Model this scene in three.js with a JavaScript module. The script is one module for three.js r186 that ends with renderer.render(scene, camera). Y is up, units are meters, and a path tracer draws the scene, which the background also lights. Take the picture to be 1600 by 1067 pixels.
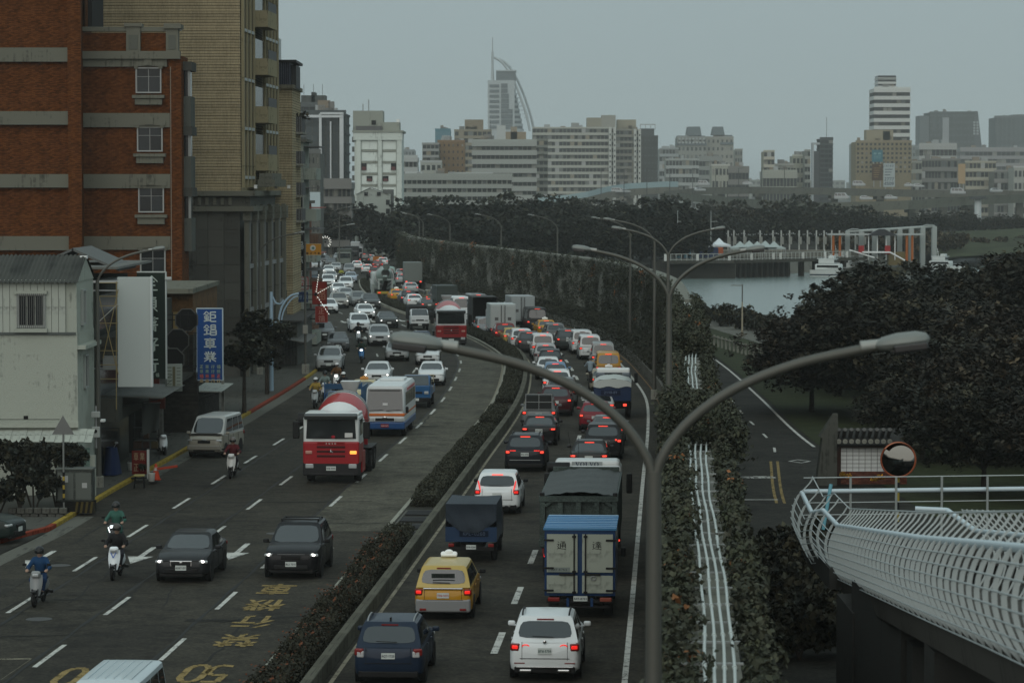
import * as THREE from 'three';
import { mergeGeometries, toCreasedNormals, mergeVertices } from 'three/addons/utils/BufferGeometryUtils.js';
import { RoundedBoxGeometry } from 'three/addons/geometries/RoundedBoxGeometry.js';
import { MarchingCubes } from 'three/addons/objects/MarchingCubes.js';

// ---------- camera, sky, sun, exposure ----------
const scene = new THREE.Scene();
const EYE = 12.9, FOCAL = 4700, PITCH = Math.atan((533.5 - 295) / FOCAL);   // metres above the road; focal length in photo pixels
const camera = new THREE.PerspectiveCamera(2 * Math.atan(533.5 / FOCAL) * 180 / Math.PI, 1600 / 1067, 1, 9000);
camera.position.set(0, EYE, 0); camera.rotation.x = -PITCH;
camera.focus = 125; camera.userData.fStop = 3.2;
scene.add(camera);
const renderer = new THREE.WebGLRenderer({ antialias: true });
renderer.toneMapping = THREE.LinearToneMapping; renderer.toneMappingExposure = 0.98;
renderer.shadowMap.enabled = true;
{ // even overcast: the zenith about three times the horizon, the same in every direction
  const w = 64, h = 256, d = new Float32Array(w * h * 4);
  for (let j = 0; j < h; j++) {
    const el = ((j + 0.5) / h - 0.5) * Math.PI, s = Math.max(0, Math.sin(el));
    const l = 0.385 * (1 + 1.1 * s), g = el > 0 ? 1 : 0.4;
    for (let i = 0; i < w; i++) d.set([0.80 * l * g, 1.0 * l * g, 1.045 * l * g, 1], (j * w + i) * 4);
  }
  const t = new THREE.DataTexture(d, w, h, THREE.RGBAFormat, THREE.FloatType);
  t.mapping = THREE.EquirectangularReflectionMapping; t.magFilter = THREE.LinearFilter; t.needsUpdate = true;
  scene.background = t; scene.environment = t;
}
const sun = new THREE.DirectionalLight(0xfff4e8, 1.35);
sun.position.set(-70, 190, 170); sun.target.position.set(0, 0, -180); sun.castShadow = true; sun.shadow.radius = 140;
Object.assign(sun.shadow.camera, { left: -260, right: 260, top: 320, bottom: -320, near: 1, far: 900 });
scene.add(sun, sun.target);
scene.fog = new THREE.FogExp2(new THREE.Color().setRGB(0.95, 1.0, 0.97), 0.000135);

// ---------- helpers ----------
let seed = 20240611;
const rnd = () => { seed = (seed + 0x6D2B79F5) | 0; let t = Math.imul(seed ^ (seed >>> 15), 1 | seed); t = (t + Math.imul(t ^ (t >>> 7), 61 | t)) ^ t; return ((t ^ (t >>> 14)) >>> 0) / 4294967296; };
const rr = (a, b) => a + (b - a) * rnd(), pick = (a) => a[Math.floor(rnd() * a.length)];
const V = (x, y, z) => new THREE.Vector3(x, y, z), lerp = (a, b, t) => a + (b - a) * t, clamp = (x, a, b) => Math.min(b, Math.max(a, x));
const cp = Math.cos(PITCH), sp = Math.sin(PITCH);
function sight(px, py) { const x = (px - 800) / FOCAL, y = (533.5 - py) / FOCAL; return V(x, y * cp - sp, -y * sp - cp); }
function at(px, py, depth) { const r = sight(px, py); return r.multiplyScalar(-depth / r.z).add(V(0, EYE, 0)); }   // a survey of the photograph: point at that distance
function onGround(px, py, y = 0) { const r = sight(px, py); return r.multiplyScalar((y - EYE) / r.y).add(V(0, EYE, 0)); }
function along(pts) { // smooth x as a function of distance d
  return (d) => {
    const n = pts.length; if (d <= pts[0][0]) return pts[0][1] + (d - pts[0][0]) * (pts[1][1] - pts[0][1]) / (pts[1][0] - pts[0][0]);
    if (d >= pts[n - 1][0]) return pts[n - 1][1] + (d - pts[n - 1][0]) * (pts[n - 1][1] - pts[n - 2][1]) / (pts[n - 1][0] - pts[n - 2][0]);
    let k = 0; while (d > pts[k + 1][0]) k++;
    const [x1, y1] = pts[k], [x2, y2] = pts[k + 1], p0 = pts[Math.max(0, k - 1)], p3 = pts[Math.min(n - 1, k + 2)];
    const m1 = (y2 - p0[1]) / (x2 - p0[0]), m2 = (p3[1] - y1) / (p3[0] - x1), h = x2 - x1, t = (d - x1) / h;
    return (2 * t ** 3 - 3 * t * t + 1) * y1 + (t ** 3 - 2 * t * t + t) * h * m1 + (-2 * t ** 3 + 3 * t * t) * y2 + (t ** 3 - t * t) * h * m2;
  };
}
const taken = {};
function numbered(name) { const n = taken[name] = (taken[name] ?? -1) + 1; return n ? name + '_' + String(n).padStart(3, '0') : name; }
function tag(o, label, category, group, kind) { if (label) o.userData.label = label; if (category) o.userData.category = category; if (group) o.userData.group = group; if (kind) o.userData.kind = kind; return o; }
function thing(name, label, category, pos = [0, 0, 0], turn = 0, group) { const o = new THREE.Group(); o.name = numbered(name); o.position.set(...(pos.isVector3 ? pos.toArray() : pos)); o.rotation.y = turn; scene.add(o); return tag(o, label, category, group); }
function mesh(name, geo, mat, parent = scene, pos, rot) {
  const g = Array.isArray(geo) ? merge(geo) : geo, m = new THREE.Mesh(g, mat); m.name = parent === scene ? numbered(name) : name;
  if (pos) m.position.set(...pos); if (rot) m.rotation.set(...rot); m.castShadow = m.receiveShadow = true; parent.add(m); return m;
}
function setting(name, geo, mat, parent = scene) { return tag(mesh(name, geo, mat, parent), null, null, null, parent === scene ? 'structure' : null); }
function copyOf(o, label, group) { const c = o.clone(); c.name = numbered(o.name.replace(/_\d{3}$/, '')); c.userData = { ...o.userData }; if (label) c.userData.label = label; if (group) c.userData.group = group; scene.add(c); return c; }
function merge(list) { const l = list.map((g) => { const n = g.index ? g.toNonIndexed() : g.clone(); for (const k of Object.keys(n.attributes)) if (!['position', 'normal', 'uv'].includes(k)) n.deleteAttribute(k); if (!n.attributes.normal) n.computeVertexNormals(); if (!n.attributes.uv) n.setAttribute('uv', new THREE.BufferAttribute(new Float32Array(n.attributes.position.count * 2), 2)); return n; }); return mergeGeometries(l); }
const M4 = new THREE.Matrix4(), EU = new THREE.Euler(), QU = new THREE.Quaternion();
function move(g, x = 0, y = 0, z = 0, rx = 0, ry = 0, rz = 0, s = 1) { return g.applyMatrix4(M4.compose(V(x, y, z), QU.setFromEuler(EU.set(rx, ry, rz)), Array.isArray(s) ? V(...s) : V(s, s, s))); }
const box = (w, h, d, x = 0, y = 0, z = 0, rx = 0, ry = 0, rz = 0) => move(new THREE.BoxGeometry(w, h, d), x, y, z, rx, ry, rz);
const rbox = (w, h, d, r, x = 0, y = 0, z = 0, rx = 0, ry = 0, rz = 0, n = 2) => move(new RoundedBoxGeometry(w, h, d, n, Math.min(r, w / 2.01, h / 2.01, d / 2.01)), x, y, z, rx, ry, rz);
const cyl = (r1, r2, h, x = 0, y = 0, z = 0, rx = 0, ry = 0, rz = 0, n = 14) => move(new THREE.CylinderGeometry(r1, r2, h, n), x, y, z, rx, ry, rz);
const ball = (r, x = 0, y = 0, z = 0, s = 1, n = 14) => move(new THREE.SphereGeometry(r, n, Math.ceil(n * 0.7)), x, y, z, 0, 0, 0, s);
function rod(a, b, r, n = 6) { const d = b.clone().sub(a), g = new THREE.CylinderGeometry(r, r, d.length(), n); g.applyQuaternion(QU.setFromUnitVectors(V(0, 1, 0), d.normalize())); const m = a.clone().add(b).multiplyScalar(0.5); return g.translate(m.x, m.y, m.z); }
function tube(points, r, seg = 24, n = 8) { return new THREE.TubeGeometry(new THREE.CatmullRomCurve3(points), seg, r, n); }
function quads(list) { // [[a,b,c,d],...] flat quads, uv in metres
  const p = [], u = [];
  for (const [a, b, c, d] of list) {
    const ex = b.clone().sub(a).normalize(), n = b.clone().sub(a).cross(d.clone().sub(a)).normalize(), ey = n.clone().cross(ex), uv = (q) => { const v = q.clone().sub(a); return [v.dot(ex), v.dot(ey)]; };
    for (const q of [a, b, c, a, c, d]) { p.push(q.x, q.y, q.z); u.push(...uv(q)); }
  }
  const g = new THREE.BufferGeometry(); g.setAttribute('position', new THREE.Float32BufferAttribute(p, 3)); g.setAttribute('uv', new THREE.Float32BufferAttribute(u, 2)); g.computeVertexNormals(); return g;
}
function grid(nu, nv, f, uvf) { // surface patch f(u,v) -> Vector3
  const p = [], uv = [], ix = [];
  for (let j = 0; j <= nv; j++) for (let i = 0; i <= nu; i++) { const q = f(i / nu, j / nv); p.push(q.x, q.y, q.z); uv.push(...(uvf ? uvf(i / nu, j / nv, q) : [i / nu, j / nv])); }
  for (let j = 0; j < nv; j++) for (let i = 0; i < nu; i++) { const a = j * (nu + 1) + i, b = a + 1, c = a + nu + 1, d = c + 1; ix.push(a, b, d, a, d, c); }
  const g = new THREE.BufferGeometry(); g.setAttribute('position', new THREE.Float32BufferAttribute(p, 3)); g.setAttribute('uv', new THREE.Float32BufferAttribute(uv, 2)); g.setIndex(ix); g.computeVertexNormals(); return g;
}
function metreUV(g) { // uv in metres from the direction each face points
  const n = g.index ? g.toNonIndexed() : g; n.computeVertexNormals(); const p = n.attributes.position, q = n.attributes.normal, u = new Float32Array(p.count * 2);
  for (let i = 0; i < p.count; i++) { const ax = Math.abs(q.getX(i)), ay = Math.abs(q.getY(i)), az = Math.abs(q.getZ(i)); u.set(ay > ax && ay > az ? [p.getX(i), p.getZ(i)] : ax > az ? [p.getZ(i), p.getY(i)] : [p.getX(i), p.getY(i)], i * 2); }
  n.setAttribute('uv', new THREE.BufferAttribute(u, 2)); return n;
}
// ---------- textures and materials ----------
function noiseTable(n, s) { const a = new Float32Array(n * n); let q = s; for (let i = 0; i < n * n; i++) { q = (Math.imul(q, 1664525) + 1013904223) | 0; a[i] = (q >>> 8) / 16777216; } return a; }
const NT = noiseTable(256, 77);
function vnoise(x, y, per) { const xi = Math.floor(x), yi = Math.floor(y), fx = x - xi, fy = y - yi, w = (i, j) => NT[((((j % per) + per) % per) * 131 + (((i % per) + per) % per) * 17 + per * 7) & 65535], sx = fx * fx * (3 - 2 * fx), sy = fy * fy * (3 - 2 * fy); return lerp(lerp(w(xi, yi), w(xi + 1, yi), sx), lerp(w(xi, yi + 1), w(xi + 1, yi + 1), sx), sy); }
function fbm(u, v, per, oct) { let s = 0, a = 0.5, t = 0; for (let o = 0; o < oct; o++) { s += a * vnoise(u * per, v * per, per); t += a; a *= 0.55; per *= 2; } return s / t; }
function texture(size, metres, f, srgb = true) { // f(u,v) -> grey factor or rgb in 0..1
  const d = new Uint8Array(size * size * 4);
  for (let j = 0; j < size; j++) for (let i = 0; i < size; i++) { const c = f(i / size, j / size), k = (j * size + i) * 4, a = Array.isArray(c) ? c : [c, c, c]; d[k] = clamp(a[0], 0, 1) * 255; d[k + 1] = clamp(a[1], 0, 1) * 255; d[k + 2] = clamp(a[2], 0, 1) * 255; d[k + 3] = 255; }
  const t = new THREE.DataTexture(d, size, size); t.wrapS = t.wrapT = THREE.RepeatWrapping; t.magFilter = THREE.LinearFilter; t.minFilter = THREE.LinearMipmapLinearFilter; t.generateMipmaps = true; t.repeat.set(1 / metres, 1 / metres); if (srgb) t.colorSpace = THREE.SRGBColorSpace; t.needsUpdate = true; return t;
}
const lin = (c) => Array.isArray(c) ? new THREE.Color().setRGB(...c) : new THREE.Color(c);
const cache = {};
function mat(color, rough = 0.8, metal = 0, more) { const k = JSON.stringify([color, rough, metal]); if (!more && cache[k]) return cache[k]; const m = metal ? new THREE.MeshStandardMaterial({ color: lin(color), roughness: rough, metalness: metal, ...more }) : new THREE.MeshPhysicalMaterial({ color: lin(color), roughness: rough, specularIntensity: rough < 0.45 ? 0.8 : 0.25, ...more }); if (!more) cache[k] = m; return m; }
function paint(color, rough = 0.32) { const k = 'p' + JSON.stringify([color, rough]); return cache[k] ??= new THREE.MeshPhysicalMaterial({ color: lin(color), roughness: rough + 0.15, specularIntensity: 0.25, clearcoat: Math.max(...color) < 0.04 ? 0.22 : 0.42, clearcoatRoughness: 0.08 }); }
function glow(color, power) { const k = 'g' + JSON.stringify([color, power]); return cache[k] ??= new THREE.MeshStandardMaterial({ color: lin(color), roughness: 0.3, emissive: lin(color), emissiveIntensity: power }); }
const grainTex = texture(512, 3, (u, v) => { const a = fbm(u, v, 8, 5), b = fbm(u + 0.37, v + 0.11, 96, 2); return 0.62 + 0.3 * (a - 0.5) + 0.42 * (b - 0.5) + 0.16; });
const stainTex = texture(512, 6, (u, v) => { const a = fbm(u, v, 5, 6), s = fbm(u, v * 0.06 + 0.3, 64, 3), c = clamp(1.16 - 0.42 * clamp((a - 0.45) * 3, 0, 1) * clamp((s - 0.3) * 2.4, 0, 1) - 0.3 * (fbm(u + 0.5, v, 40, 3) - 0.4), 0, 1); return [c * 0.93, c * 0.93, c * 0.9]; });
const fineBump = texture(256, 0.5, (u, v) => fbm(u, v, 24, 4), false);
const asphaltTex = texture(1024, 14, (u, v) => { const a = fbm(u, v, 6, 5), b = fbm(u + 0.31, v + 0.77, 180, 2), c = fbm(u * 0.999, v, 28, 4); const k = 0.74 + 0.26 * (a - 0.5) + 0.4 * (b - 0.5) + 0.26 * (c - 0.5) - 0.16 * clamp((fbm(u + 0.6, v + 0.2, 17, 4) - 0.6) * 6, 0, 1); return [k, k, k * 0.985]; });
const GLASS = new THREE.MeshPhysicalMaterial({ color: lin([0.012, 0.015, 0.016]), roughness: 0.05, metalness: 0, ior: 1.75 });
const PANE = new THREE.MeshPhysicalMaterial({ color: lin([0.012, 0.014, 0.015]), roughness: 0.12, ior: 1.28 });
const PANE2 = new THREE.MeshPhysicalMaterial({ color: lin([0.02, 0.024, 0.026]), roughness: 0.2, ior: 1.3 });
const BLACK = mat([0.012, 0.012, 0.012], 0.55), RUBBER = mat([0.014, 0.014, 0.014], 0.9), CHROME = mat([0.5, 0.5, 0.5], 0.25, 1), STEEL = mat([0.28, 0.29, 0.29], 0.5, 0.6);
const matte = (c, more) => new THREE.MeshPhysicalMaterial({ color: lin(c), roughness: 0.95, specularIntensity: 0.12, ...more });
const concrete = (c, more = {}) => matte(c, { map: stainTex, bumpMap: fineBump, bumpScale: 0.006, ...more });
const CONC = concrete([0.27, 0.27, 0.25]), CONCD = concrete([0.13, 0.13, 0.125]);
const WHITE = mat([0.62, 0.64, 0.63], 0.6);

// ---------- writing: strokes on a 100 x 100 field, y downwards ----------
const HAN = {
  '全': '50 4 8 40|50 4 92 40|28 40 72 40|24 64 76 64|8 94 92 94|50 40 50 94', '貞': '50 2 50 24|50 12 82 12|22 24 78 24|22 24 22 74|78 24 78 74|22 40 78 40|22 57 78 57|22 74 78 74|40 76 12 98|60 76 90 98',
  '菁': '4 14 96 14|32 3 32 25|68 3 68 25|16 34 84 34|22 44 78 44|6 55 94 55|50 26 50 55|26 63 26 97|74 63 74 97|26 63 74 63|26 74 74 74|26 85 74 85', '仔': '30 4 6 46|22 30 22 98|42 12 90 12|90 12 66 38|66 38 66 90|66 90 52 96|36 54 97 54',
  '行': '34 4 6 30|38 30 6 62|24 48 24 98|48 16 92 16|42 42 97 42|72 42 72 92|72 92 56 96', '鉅': '24 4 4 32|24 4 46 28|14 34 38 34|6 52 44 52|26 34 26 88|12 62 18 78|40 62 34 78|4 92 48 84|54 10 96 10|54 10 54 94|54 94 97 94|54 34 90 34|54 64 90 64|90 34 90 64',
  '錩': '24 4 4 32|24 4 46 28|14 34 38 34|6 52 44 52|26 34 26 88|4 92 48 84|58 6 90 6|58 6 58 44|90 6 90 44|58 24 90 24|58 44 90 44|54 52 96 52|54 52 54 96|96 52 96 96|54 73 96 73|54 96 96 96', '車': '8 14 92 14|22 28 78 28|22 28 22 68|78 28 78 68|22 48 78 48|22 68 78 68|4 82 96 82|50 3 50 99',
  '業': '38 3 38 24|60 3 60 24|18 8 26 22|82 8 74 22|6 26 94 26|28 30 36 40|72 30 64 40|14 42 86 42|22 54 78 54|4 66 96 66|50 42 50 99|44 68 6 94|56 68 94 94', '通': '12 6 24 18|6 34 24 34|24 34 12 62|12 62 22 80|4 90 22 82|22 82 97 94|40 8 88 8|88 8 66 22|56 14 68 24|38 28 38 80|38 28 90 28|90 28 90 78|38 44 90 44|38 60 90 60|64 28 64 78',
  '達': '12 6 24 18|6 34 24 34|24 34 12 62|12 62 22 80|4 90 22 82|22 82 97 94|64 4 64 26|40 13 88 13|34 26 96 26|52 30 56 38|78 30 72 38|38 41 92 41|40 54 90 54|34 66 96 66|65 38 65 82', '禁': '4 16 46 16|25 3 25 48|25 18 6 40|25 18 44 36|54 16 96 16|75 3 75 48|75 18 56 40|75 18 95 40|24 54 76 54|8 67 92 67|50 67 50 92|50 92 40 96|30 76 14 92|70 76 88 92',
  '機': '4 26 40 26|21 3 21 98|21 30 4 60|21 32 38 54|52 6 44 22|44 22 58 24|58 24 46 42|84 6 76 22|76 22 92 24|92 24 80 42|42 54 97 54|54 42 54 58|66 4 74 66|74 66 94 96|50 54 42 96|86 66 60 94', '正': '8 10 92 10|52 10 52 92|52 48 86 48|24 42 24 92|4 92 96 92', '汽': '8 8 22 20|4 36 18 46|20 62 6 94|46 4 34 30|44 16 96 16|42 32 88 32|36 48 82 48|82 48 84 88|84 88 97 94', '慢': '10 20 6 50|20 4 20 98|30 20 34 40|44 6 90 6|44 6 44 32|90 6 90 32|44 19 90 19|44 32 90 32|38 40 96 40|38 40 38 58|96 40 96 58|38 58 96 58|42 68 88 68|86 68 44 98|52 70 94 98',
  '5': '78 4 26 4|26 4 22 44|22 44 60 40|60 40 80 56|80 56 78 82|78 82 56 98|56 98 18 92', '0': '34 4 66 4|66 4 82 24|82 24 82 78|82 78 66 98|66 98 34 98|34 98 18 78|18 78 18 24|18 24 34 4',
  '福': '4 22 40 22|40 22 8 60|24 44 24 98|20 4 28 14|50 8 96 8|54 20 54 42|92 20 92 42|54 20 92 20|54 42 92 42|48 52 48 97|96 52 96 97|48 52 96 52|48 74 96 74|48 97 96 97|72 52 72 97',
};
const strokesOf = (ch) => HAN[ch].split('|').map((s) => s.split(' ').map(Number));
function brush(g, ch, x, y, w, h, thick) { g.lineWidth = thick; g.lineCap = 'butt'; for (const [a, b, c, d] of strokesOf(ch)) { g.beginPath(); g.moveTo(x + a / 100 * w, y + b / 100 * h); g.lineTo(x + c / 100 * w, y + d / 100 * h); g.stroke(); } }
function canvas(w, h, draw) { const c = document.createElement('canvas'); c.width = w; c.height = h; const g = c.getContext('2d'); draw(g, w, h); const t = new THREE.CanvasTexture(c); t.colorSpace = THREE.SRGBColorSpace; return t; }
function strokeGeo(ch, w, h, thick) { // flat strokes in the xy plane, centred
  return merge(strokesOf(ch).map(([a, b, c, d]) => { const p = V((a / 100 - 0.5) * w, (0.5 - b / 100) * h, 0), q = V((c / 100 - 0.5) * w, (0.5 - d / 100) * h, 0), e = q.clone().sub(p), flat = Math.abs(e.x) > Math.abs(e.y), t = flat ? V(0, thick[1] / 2, 0) : V(thick[0] / 2, 0, 0); return flat ? quads([[p.clone().sub(t), q.clone().sub(t), q.clone().add(t), p.clone().add(t)]]) : quads([[p.clone().sub(t), p.clone().add(t), q.clone().add(t), q.clone().sub(t)]]); }));
}

// ---------- the place: road edges as x over distance ----------
const medL = along([[30, -9.4], [78.5, -6.72], [103, -5.35], [140, -3.3], [176, -1.4], [205, -0.72], [228, -0.85], [250, -2.6], [270, -5.1], [300, -9.6], [331, -14.2], [370, -18.2], [407, -20.8], [459, -23.0], [520, -24.6], [640, -27]]);
const medR = (d) => medL(d) + 1.8;
const kerbL = along([[40, -21.4], [80, -19.6], [104, -18.2], [112, -17.5], [129, -16.9], [150, -15.9], [205, -13.9], [228, -14.0], [250, -15.8], [270, -18.3], [300, -22.8], [331, -27.4], [370, -31.4], [407, -34], [459, -36.2], [520, -37.8], [640, -40]]);
const lineR = along([[30, 0.35], [78.5, 2.97], [132.6, 5.8], [163, 7.4], [185, 8.25], [207, 8.2], [230, 7.8], [262, 6.4], [282, 4.4], [334, -4], [381, -11.2], [432, -16.5], [520, -20.2], [640, -22.5]]);
const wallX = along([[20, 1.6], [42, 2.8], [78, 4.75], [106, 6.25], [132, 7.7], [175, 10.05], [205, 11.3], [224, 11.8], [250, 11.2], [282, 8.8], [334, 0], [381, -8.1], [432, -14.9], [520, -19.2], [640, -21.5]]);
const laneR = along([[60, -1.8], [85.5, -0.36], [106.5, 0.82], [156, 3.5], [180, 4.3], [201, 4.45], [227, 4.05], [240, 3.6], [262, 1.4], [282, -1.2], [334, -8.6], [381, -15], [432, -19], [520, -21.6], [640, -24]]);
const slope = (f, d) => (f(d + 4) - f(d - 4)) / 8;
const heading = (d) => -Math.atan((slope(medL, d) + slope(lineR, d)) / 2);   // turn about y that brings -z along the road
function strip(fa, fb, d0, d1, y, step = 3, seg = 1) { const n = Math.max(1, Math.round((d1 - d0) / step)); return grid(seg, n, (u, v) => { const d = lerp(d0, d1, v); return V(lerp(fa(d), fb(d), u), typeof y === 'function' ? y(d) : y, -d); }, (u, v, q) => [q.x, q.z]); }
function wallStrip(fx, d0, d1, y0, y1, step = 3) { const n = Math.max(1, Math.round((d1 - d0) / step)); return grid(n, 1, (u, v) => { const d = lerp(d0, d1, u); return V(fx(d), lerp(y0, y1, v), -d); }, (u, v, q) => [lerp(d0, d1, u), q.y]); }
const off = (f, k) => (d) => f(d) + k;
function slabAlong(fa, fb, d0, d1, y0, y1, step = 3) { const e = (d, f) => quads([[V(fa(d), y0, -d), V(fb(d), y0, -d), V(fb(d), y1, -d), V(fa(d), y1, -d)]]); return merge([strip(fa, fb, d0, d1, y1, step), wallStrip(fa, d0, d1, y0, y1, step), wallStrip(fb, d0, d1, y0, y1, step), e(d0), e(d1)]); }

const tar = (c) => matte(c, { specularIntensity: 0.25, roughness: 0.85, map: asphaltTex, bumpMap: fineBump, bumpScale: 0.008 }), ASPH = tar([0.06, 0.054, 0.041]);
const ASPH_PALE = tar([0.138, 0.13, 0.1]);
const ASPH_DARK = tar([0.046, 0.043, 0.035]);
const ASPH_PATCH = tar([0.05, 0.045, 0.035]);
const GRASS = mat([0.045, 0.055, 0.022], 0.95, 0, { map: grainTex });
const EARTH = mat([0.05, 0.048, 0.038], 0.95, 0, { map: grainTex });
const wornTex = texture(512, 2.2, (u, v) => { const a = fbm(u, v, 7, 5), b = fbm(u + 0.2, v + 0.6, 60, 3); return clamp(0.99 - 1.3 * clamp((a - 0.5) * 2, 0, 1) * clamp((b - 0.34) * 2.4, 0, 1) - 0.25 * (b - 0.4), 0, 1); });
const LINE = matte([0.5, 0.5, 0.46], { map: wornTex }), YELLOW = matte([0.27, 0.2, 0.085], { map: wornTex }), DULL = matte([0.26, 0.24, 0.18], { map: wornTex });

// ground with the river cut out of it, water below
const riverEdge = [[-9, 475], [3, 430], [13, 385], [20, 335], [23, 292], [40, 262], [90, 235], [300, 200], [1500, 120], [1500, 900], [420, 900], [175, 770], [100, 670], [80, 600], [62, 562], [46, 530], [30, 513], [-2, 508]];
{
  const s = new THREE.Shape([[-2600, 200], [2600, 200], [2600, -4200], [-2600, -4200]].map(([x, z]) => new THREE.Vector2(x, z)));
  s.holes.push(new THREE.Path(riverEdge.map(([x, d]) => new THREE.Vector2(x, -d))));
  const g = new THREE.ShapeGeometry(s); const p = g.attributes.position, u = g.attributes.uv; for (let i = 0; i < p.count; i++) { u.setXY(i, p.getX(i), p.getY(i)); p.setXYZ(i, p.getX(i), -0.03, p.getY(i)); } g.computeVertexNormals();
  setting('ground', g, EARTH);
  const n = riverEdge.length, bank = [];
  const cx = 300, cz = -500;
  riverEdge.forEach(([x, d], i) => { const [x2, d2] = riverEdge[(i + 1) % n], pull = (X, D) => { const e = V(cx - X, 0, cz + D).normalize().multiplyScalar(2.5); return V(X + e.x, -2.6, -D + e.z); }; bank.push([V(x, -0.03, -d), V(x2, -0.03, -d2), pull(x2, d2), pull(x, d)]); });
  setting('riverbank', quads(bank), concrete([0.14, 0.14, 0.13]));
  const rip = texture(512, 9, (u, v) => 0.6 * fbm(u, v * 1, 12, 4) + 0.4 * fbm(u + 0.3, v, 40, 3), false);
  const wg = new THREE.PlaneGeometry(1700, 1000, 1, 1).rotateX(-Math.PI / 2).translate(700, -2.1, -560); { const p = wg.attributes.position, u = wg.attributes.uv; for (let i = 0; i < 4; i++) u.setXY(i, p.getX(i), p.getZ(i) * 0.45); }
  setting('river_water', wg, new THREE.MeshPhysicalMaterial({ color: lin([0.13, 0.17, 0.16]), roughness: 0.22, bumpMap: rip, bumpScale: 0.1, ior: 1.33 }));
}
// carriageways
setting('road', strip(kerbL, medL, 20, 700, 0, 3, 1), ASPH);
setting('road', strip(medR, off(lineR, 1.0), 20, 700, 0.001, 3, 1), ASPH);
setting('road', strip(off(medL, -3.25), medL, 113, 238, 0.004), ASPH_PALE);       // paler resurfaced lane beside the median
for (const [a, b, d0, d1, m] of [[-9.1, -6.4, 95, 118, ASPH_PATCH], [-13, -9.3, 118, 133, ASPH_PATCH], [-6.2, -3.4, 140, 152, ASPH_PATCH], [-9, -6.6, 190, 222, ASPH_PATCH], [-12.9, -10.4, 86, 99, ASPH_DARK], [-6.2, -3.4, 62, 88, ASPH_PATCH]]) setting('road_patch', strip(off(medL, a), off(medL, b), d0, d1, 0.006), m);
for (const [k, d0, d1] of [[-3.3, 60, 236], [-6.55, 60, 200], [-9.0, 84, 180]]) setting('road_seam', strip((d) => medL(d) + k - 0.05 + 0.03 * Math.sin(d * 0.9), (d) => medL(d) + k + 0.05 + 0.03 * Math.sin(d * 1.7), d0, d1, 0.009, 1), mat([0.018, 0.018, 0.017], 0.7));
for (const [x, y, w, l] of [[-9, 123.5, 6.4, 0.16], [-6, 165, 5, 0.12], [-5.4, 158, 2.6, 0.18], [-10, 196, 5.5, 0.14], [-12.4, 104, 4, 0.14], [-13.2, 94, 2.4, 0.1]]) setting('road_joint', box(w, 0.004, l, x, 0.009, -y, 0, rr(-0.04, 0.1), 0), mat([0.02, 0.02, 0.019], 0.8));
// pavement on the shop side, gutter and painted kerb stones
setting('pavement', slabAlong((d) => kerbL(d) - 9 - (d < 128 ? (128 - d) * 0.35 : 0), off(kerbL, -0.28), 112.5, 420, -0.02, 0.13, 3), concrete([0.085, 0.085, 0.08]));
setting('gutter', strip(off(kerbL, 0.0), off(kerbL, 0.75), 100, 240, 0.004), concrete([0.12, 0.12, 0.11]));
setting('side_street', strip((d) => -60, off(kerbL, -0.1), 60, 112.5, 0.002), ASPH_DARK);
{ const RED = concrete([0.24, 0.05, 0.03]), YEL = concrete([0.33, 0.24, 0.05]), k = thing('kerb', null, null); k.userData.kind = 'structure';
  const kx = (d) => d < 113 ? kerbL(113) - (113 - d) * 0.27 - Math.max(0, 109 - d) * 0.35 - 0.1 : kerbL(d);
  for (let d = 99; d < 236; d += 1.02) { const m = d < 114 ? RED : d < 172 ? YEL : Math.sin(d * 0.11) > -0.3 ? RED : YEL, a = V(kx(d), 0.07, -d), b = V(kx(d + 1), 0.07, -d - 1); mesh('kerb_stone', rbox(0.22, 0.2, a.distanceTo(b), 0.03), m, k, [(a.x + b.x) / 2 - 0.12, 0.055, (a.z + b.z) / 2], [0, -Math.atan2(b.x - a.x, 1), 0]); } }
// painted lines
function dashes(f, phase, d0, d1, m, w = 0.14, len = 4, per = 10) { for (let d = phase; d < d1; d += per) if (d >= d0) setting('lane_marking', strip(off(f, -w / 2), off(f, w / 2), d, d + len, 0.012, 1), m); }
dashes(off(medL, -3.1), 41.8, 60, 330, LINE); dashes(off(medL, -6.3), 40.6, 60, 330, LINE); dashes(off(medL, -9.35), 41, 60, 240, LINE);
dashes(laneR, 43, 60, 420, LINE, 0.2);
setting('edge_marking', strip(off(lineR, -0.08), off(lineR, 0.08), 60, 420, 0.012), LINE);
setting('edge_marking', strip(off(lineR, 0.66), off(lineR, 0.74), 60, 330, 0.012), mat([0.2, 0.11, 0.04], 0.8, 0, { map: wornTex }));
setting('edge_marking', strip(off(medL, -0.12), off(medL, 0.0), 60, 330, 0.012), DULL);
setting('edge_marking', strip(off(medR, 0.14), off(medR, 0.26), 60, 330, 0.012), DULL);
for (let i = 0; i < 22; i++) { let x = rr(-12.5, -0.8), d = rr(80, 190); const w = rr(0.02, 0.05), l = rr(3, 11), dir = rnd() < 0.5, pts = []; for (let k = 0; k < 14; k++) { pts.push([medL(d) + x, d]); if (dir) d += l / 13, x += rr(-0.12, 0.12); else x += l * 0.5 / 13, d += rr(-0.25, 0.25); } setting('road_crack', quads(pts.slice(1).map(([b, e], k) => { const [a, c] = pts[k]; return dir ? [V(a - w, 0.0095, -c), V(a + w, 0.0095, -c), V(b + w, 0.0095, -e), V(b - w, 0.0095, -e)] : [V(a, 0.0095, -c + w * 2), V(b, 0.0095, -e + w * 2), V(b, 0.0095, -e - w * 2), V(a, 0.0095, -c - w * 2)]; })), mat([0.02, 0.02, 0.018], 0.9)); }
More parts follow.
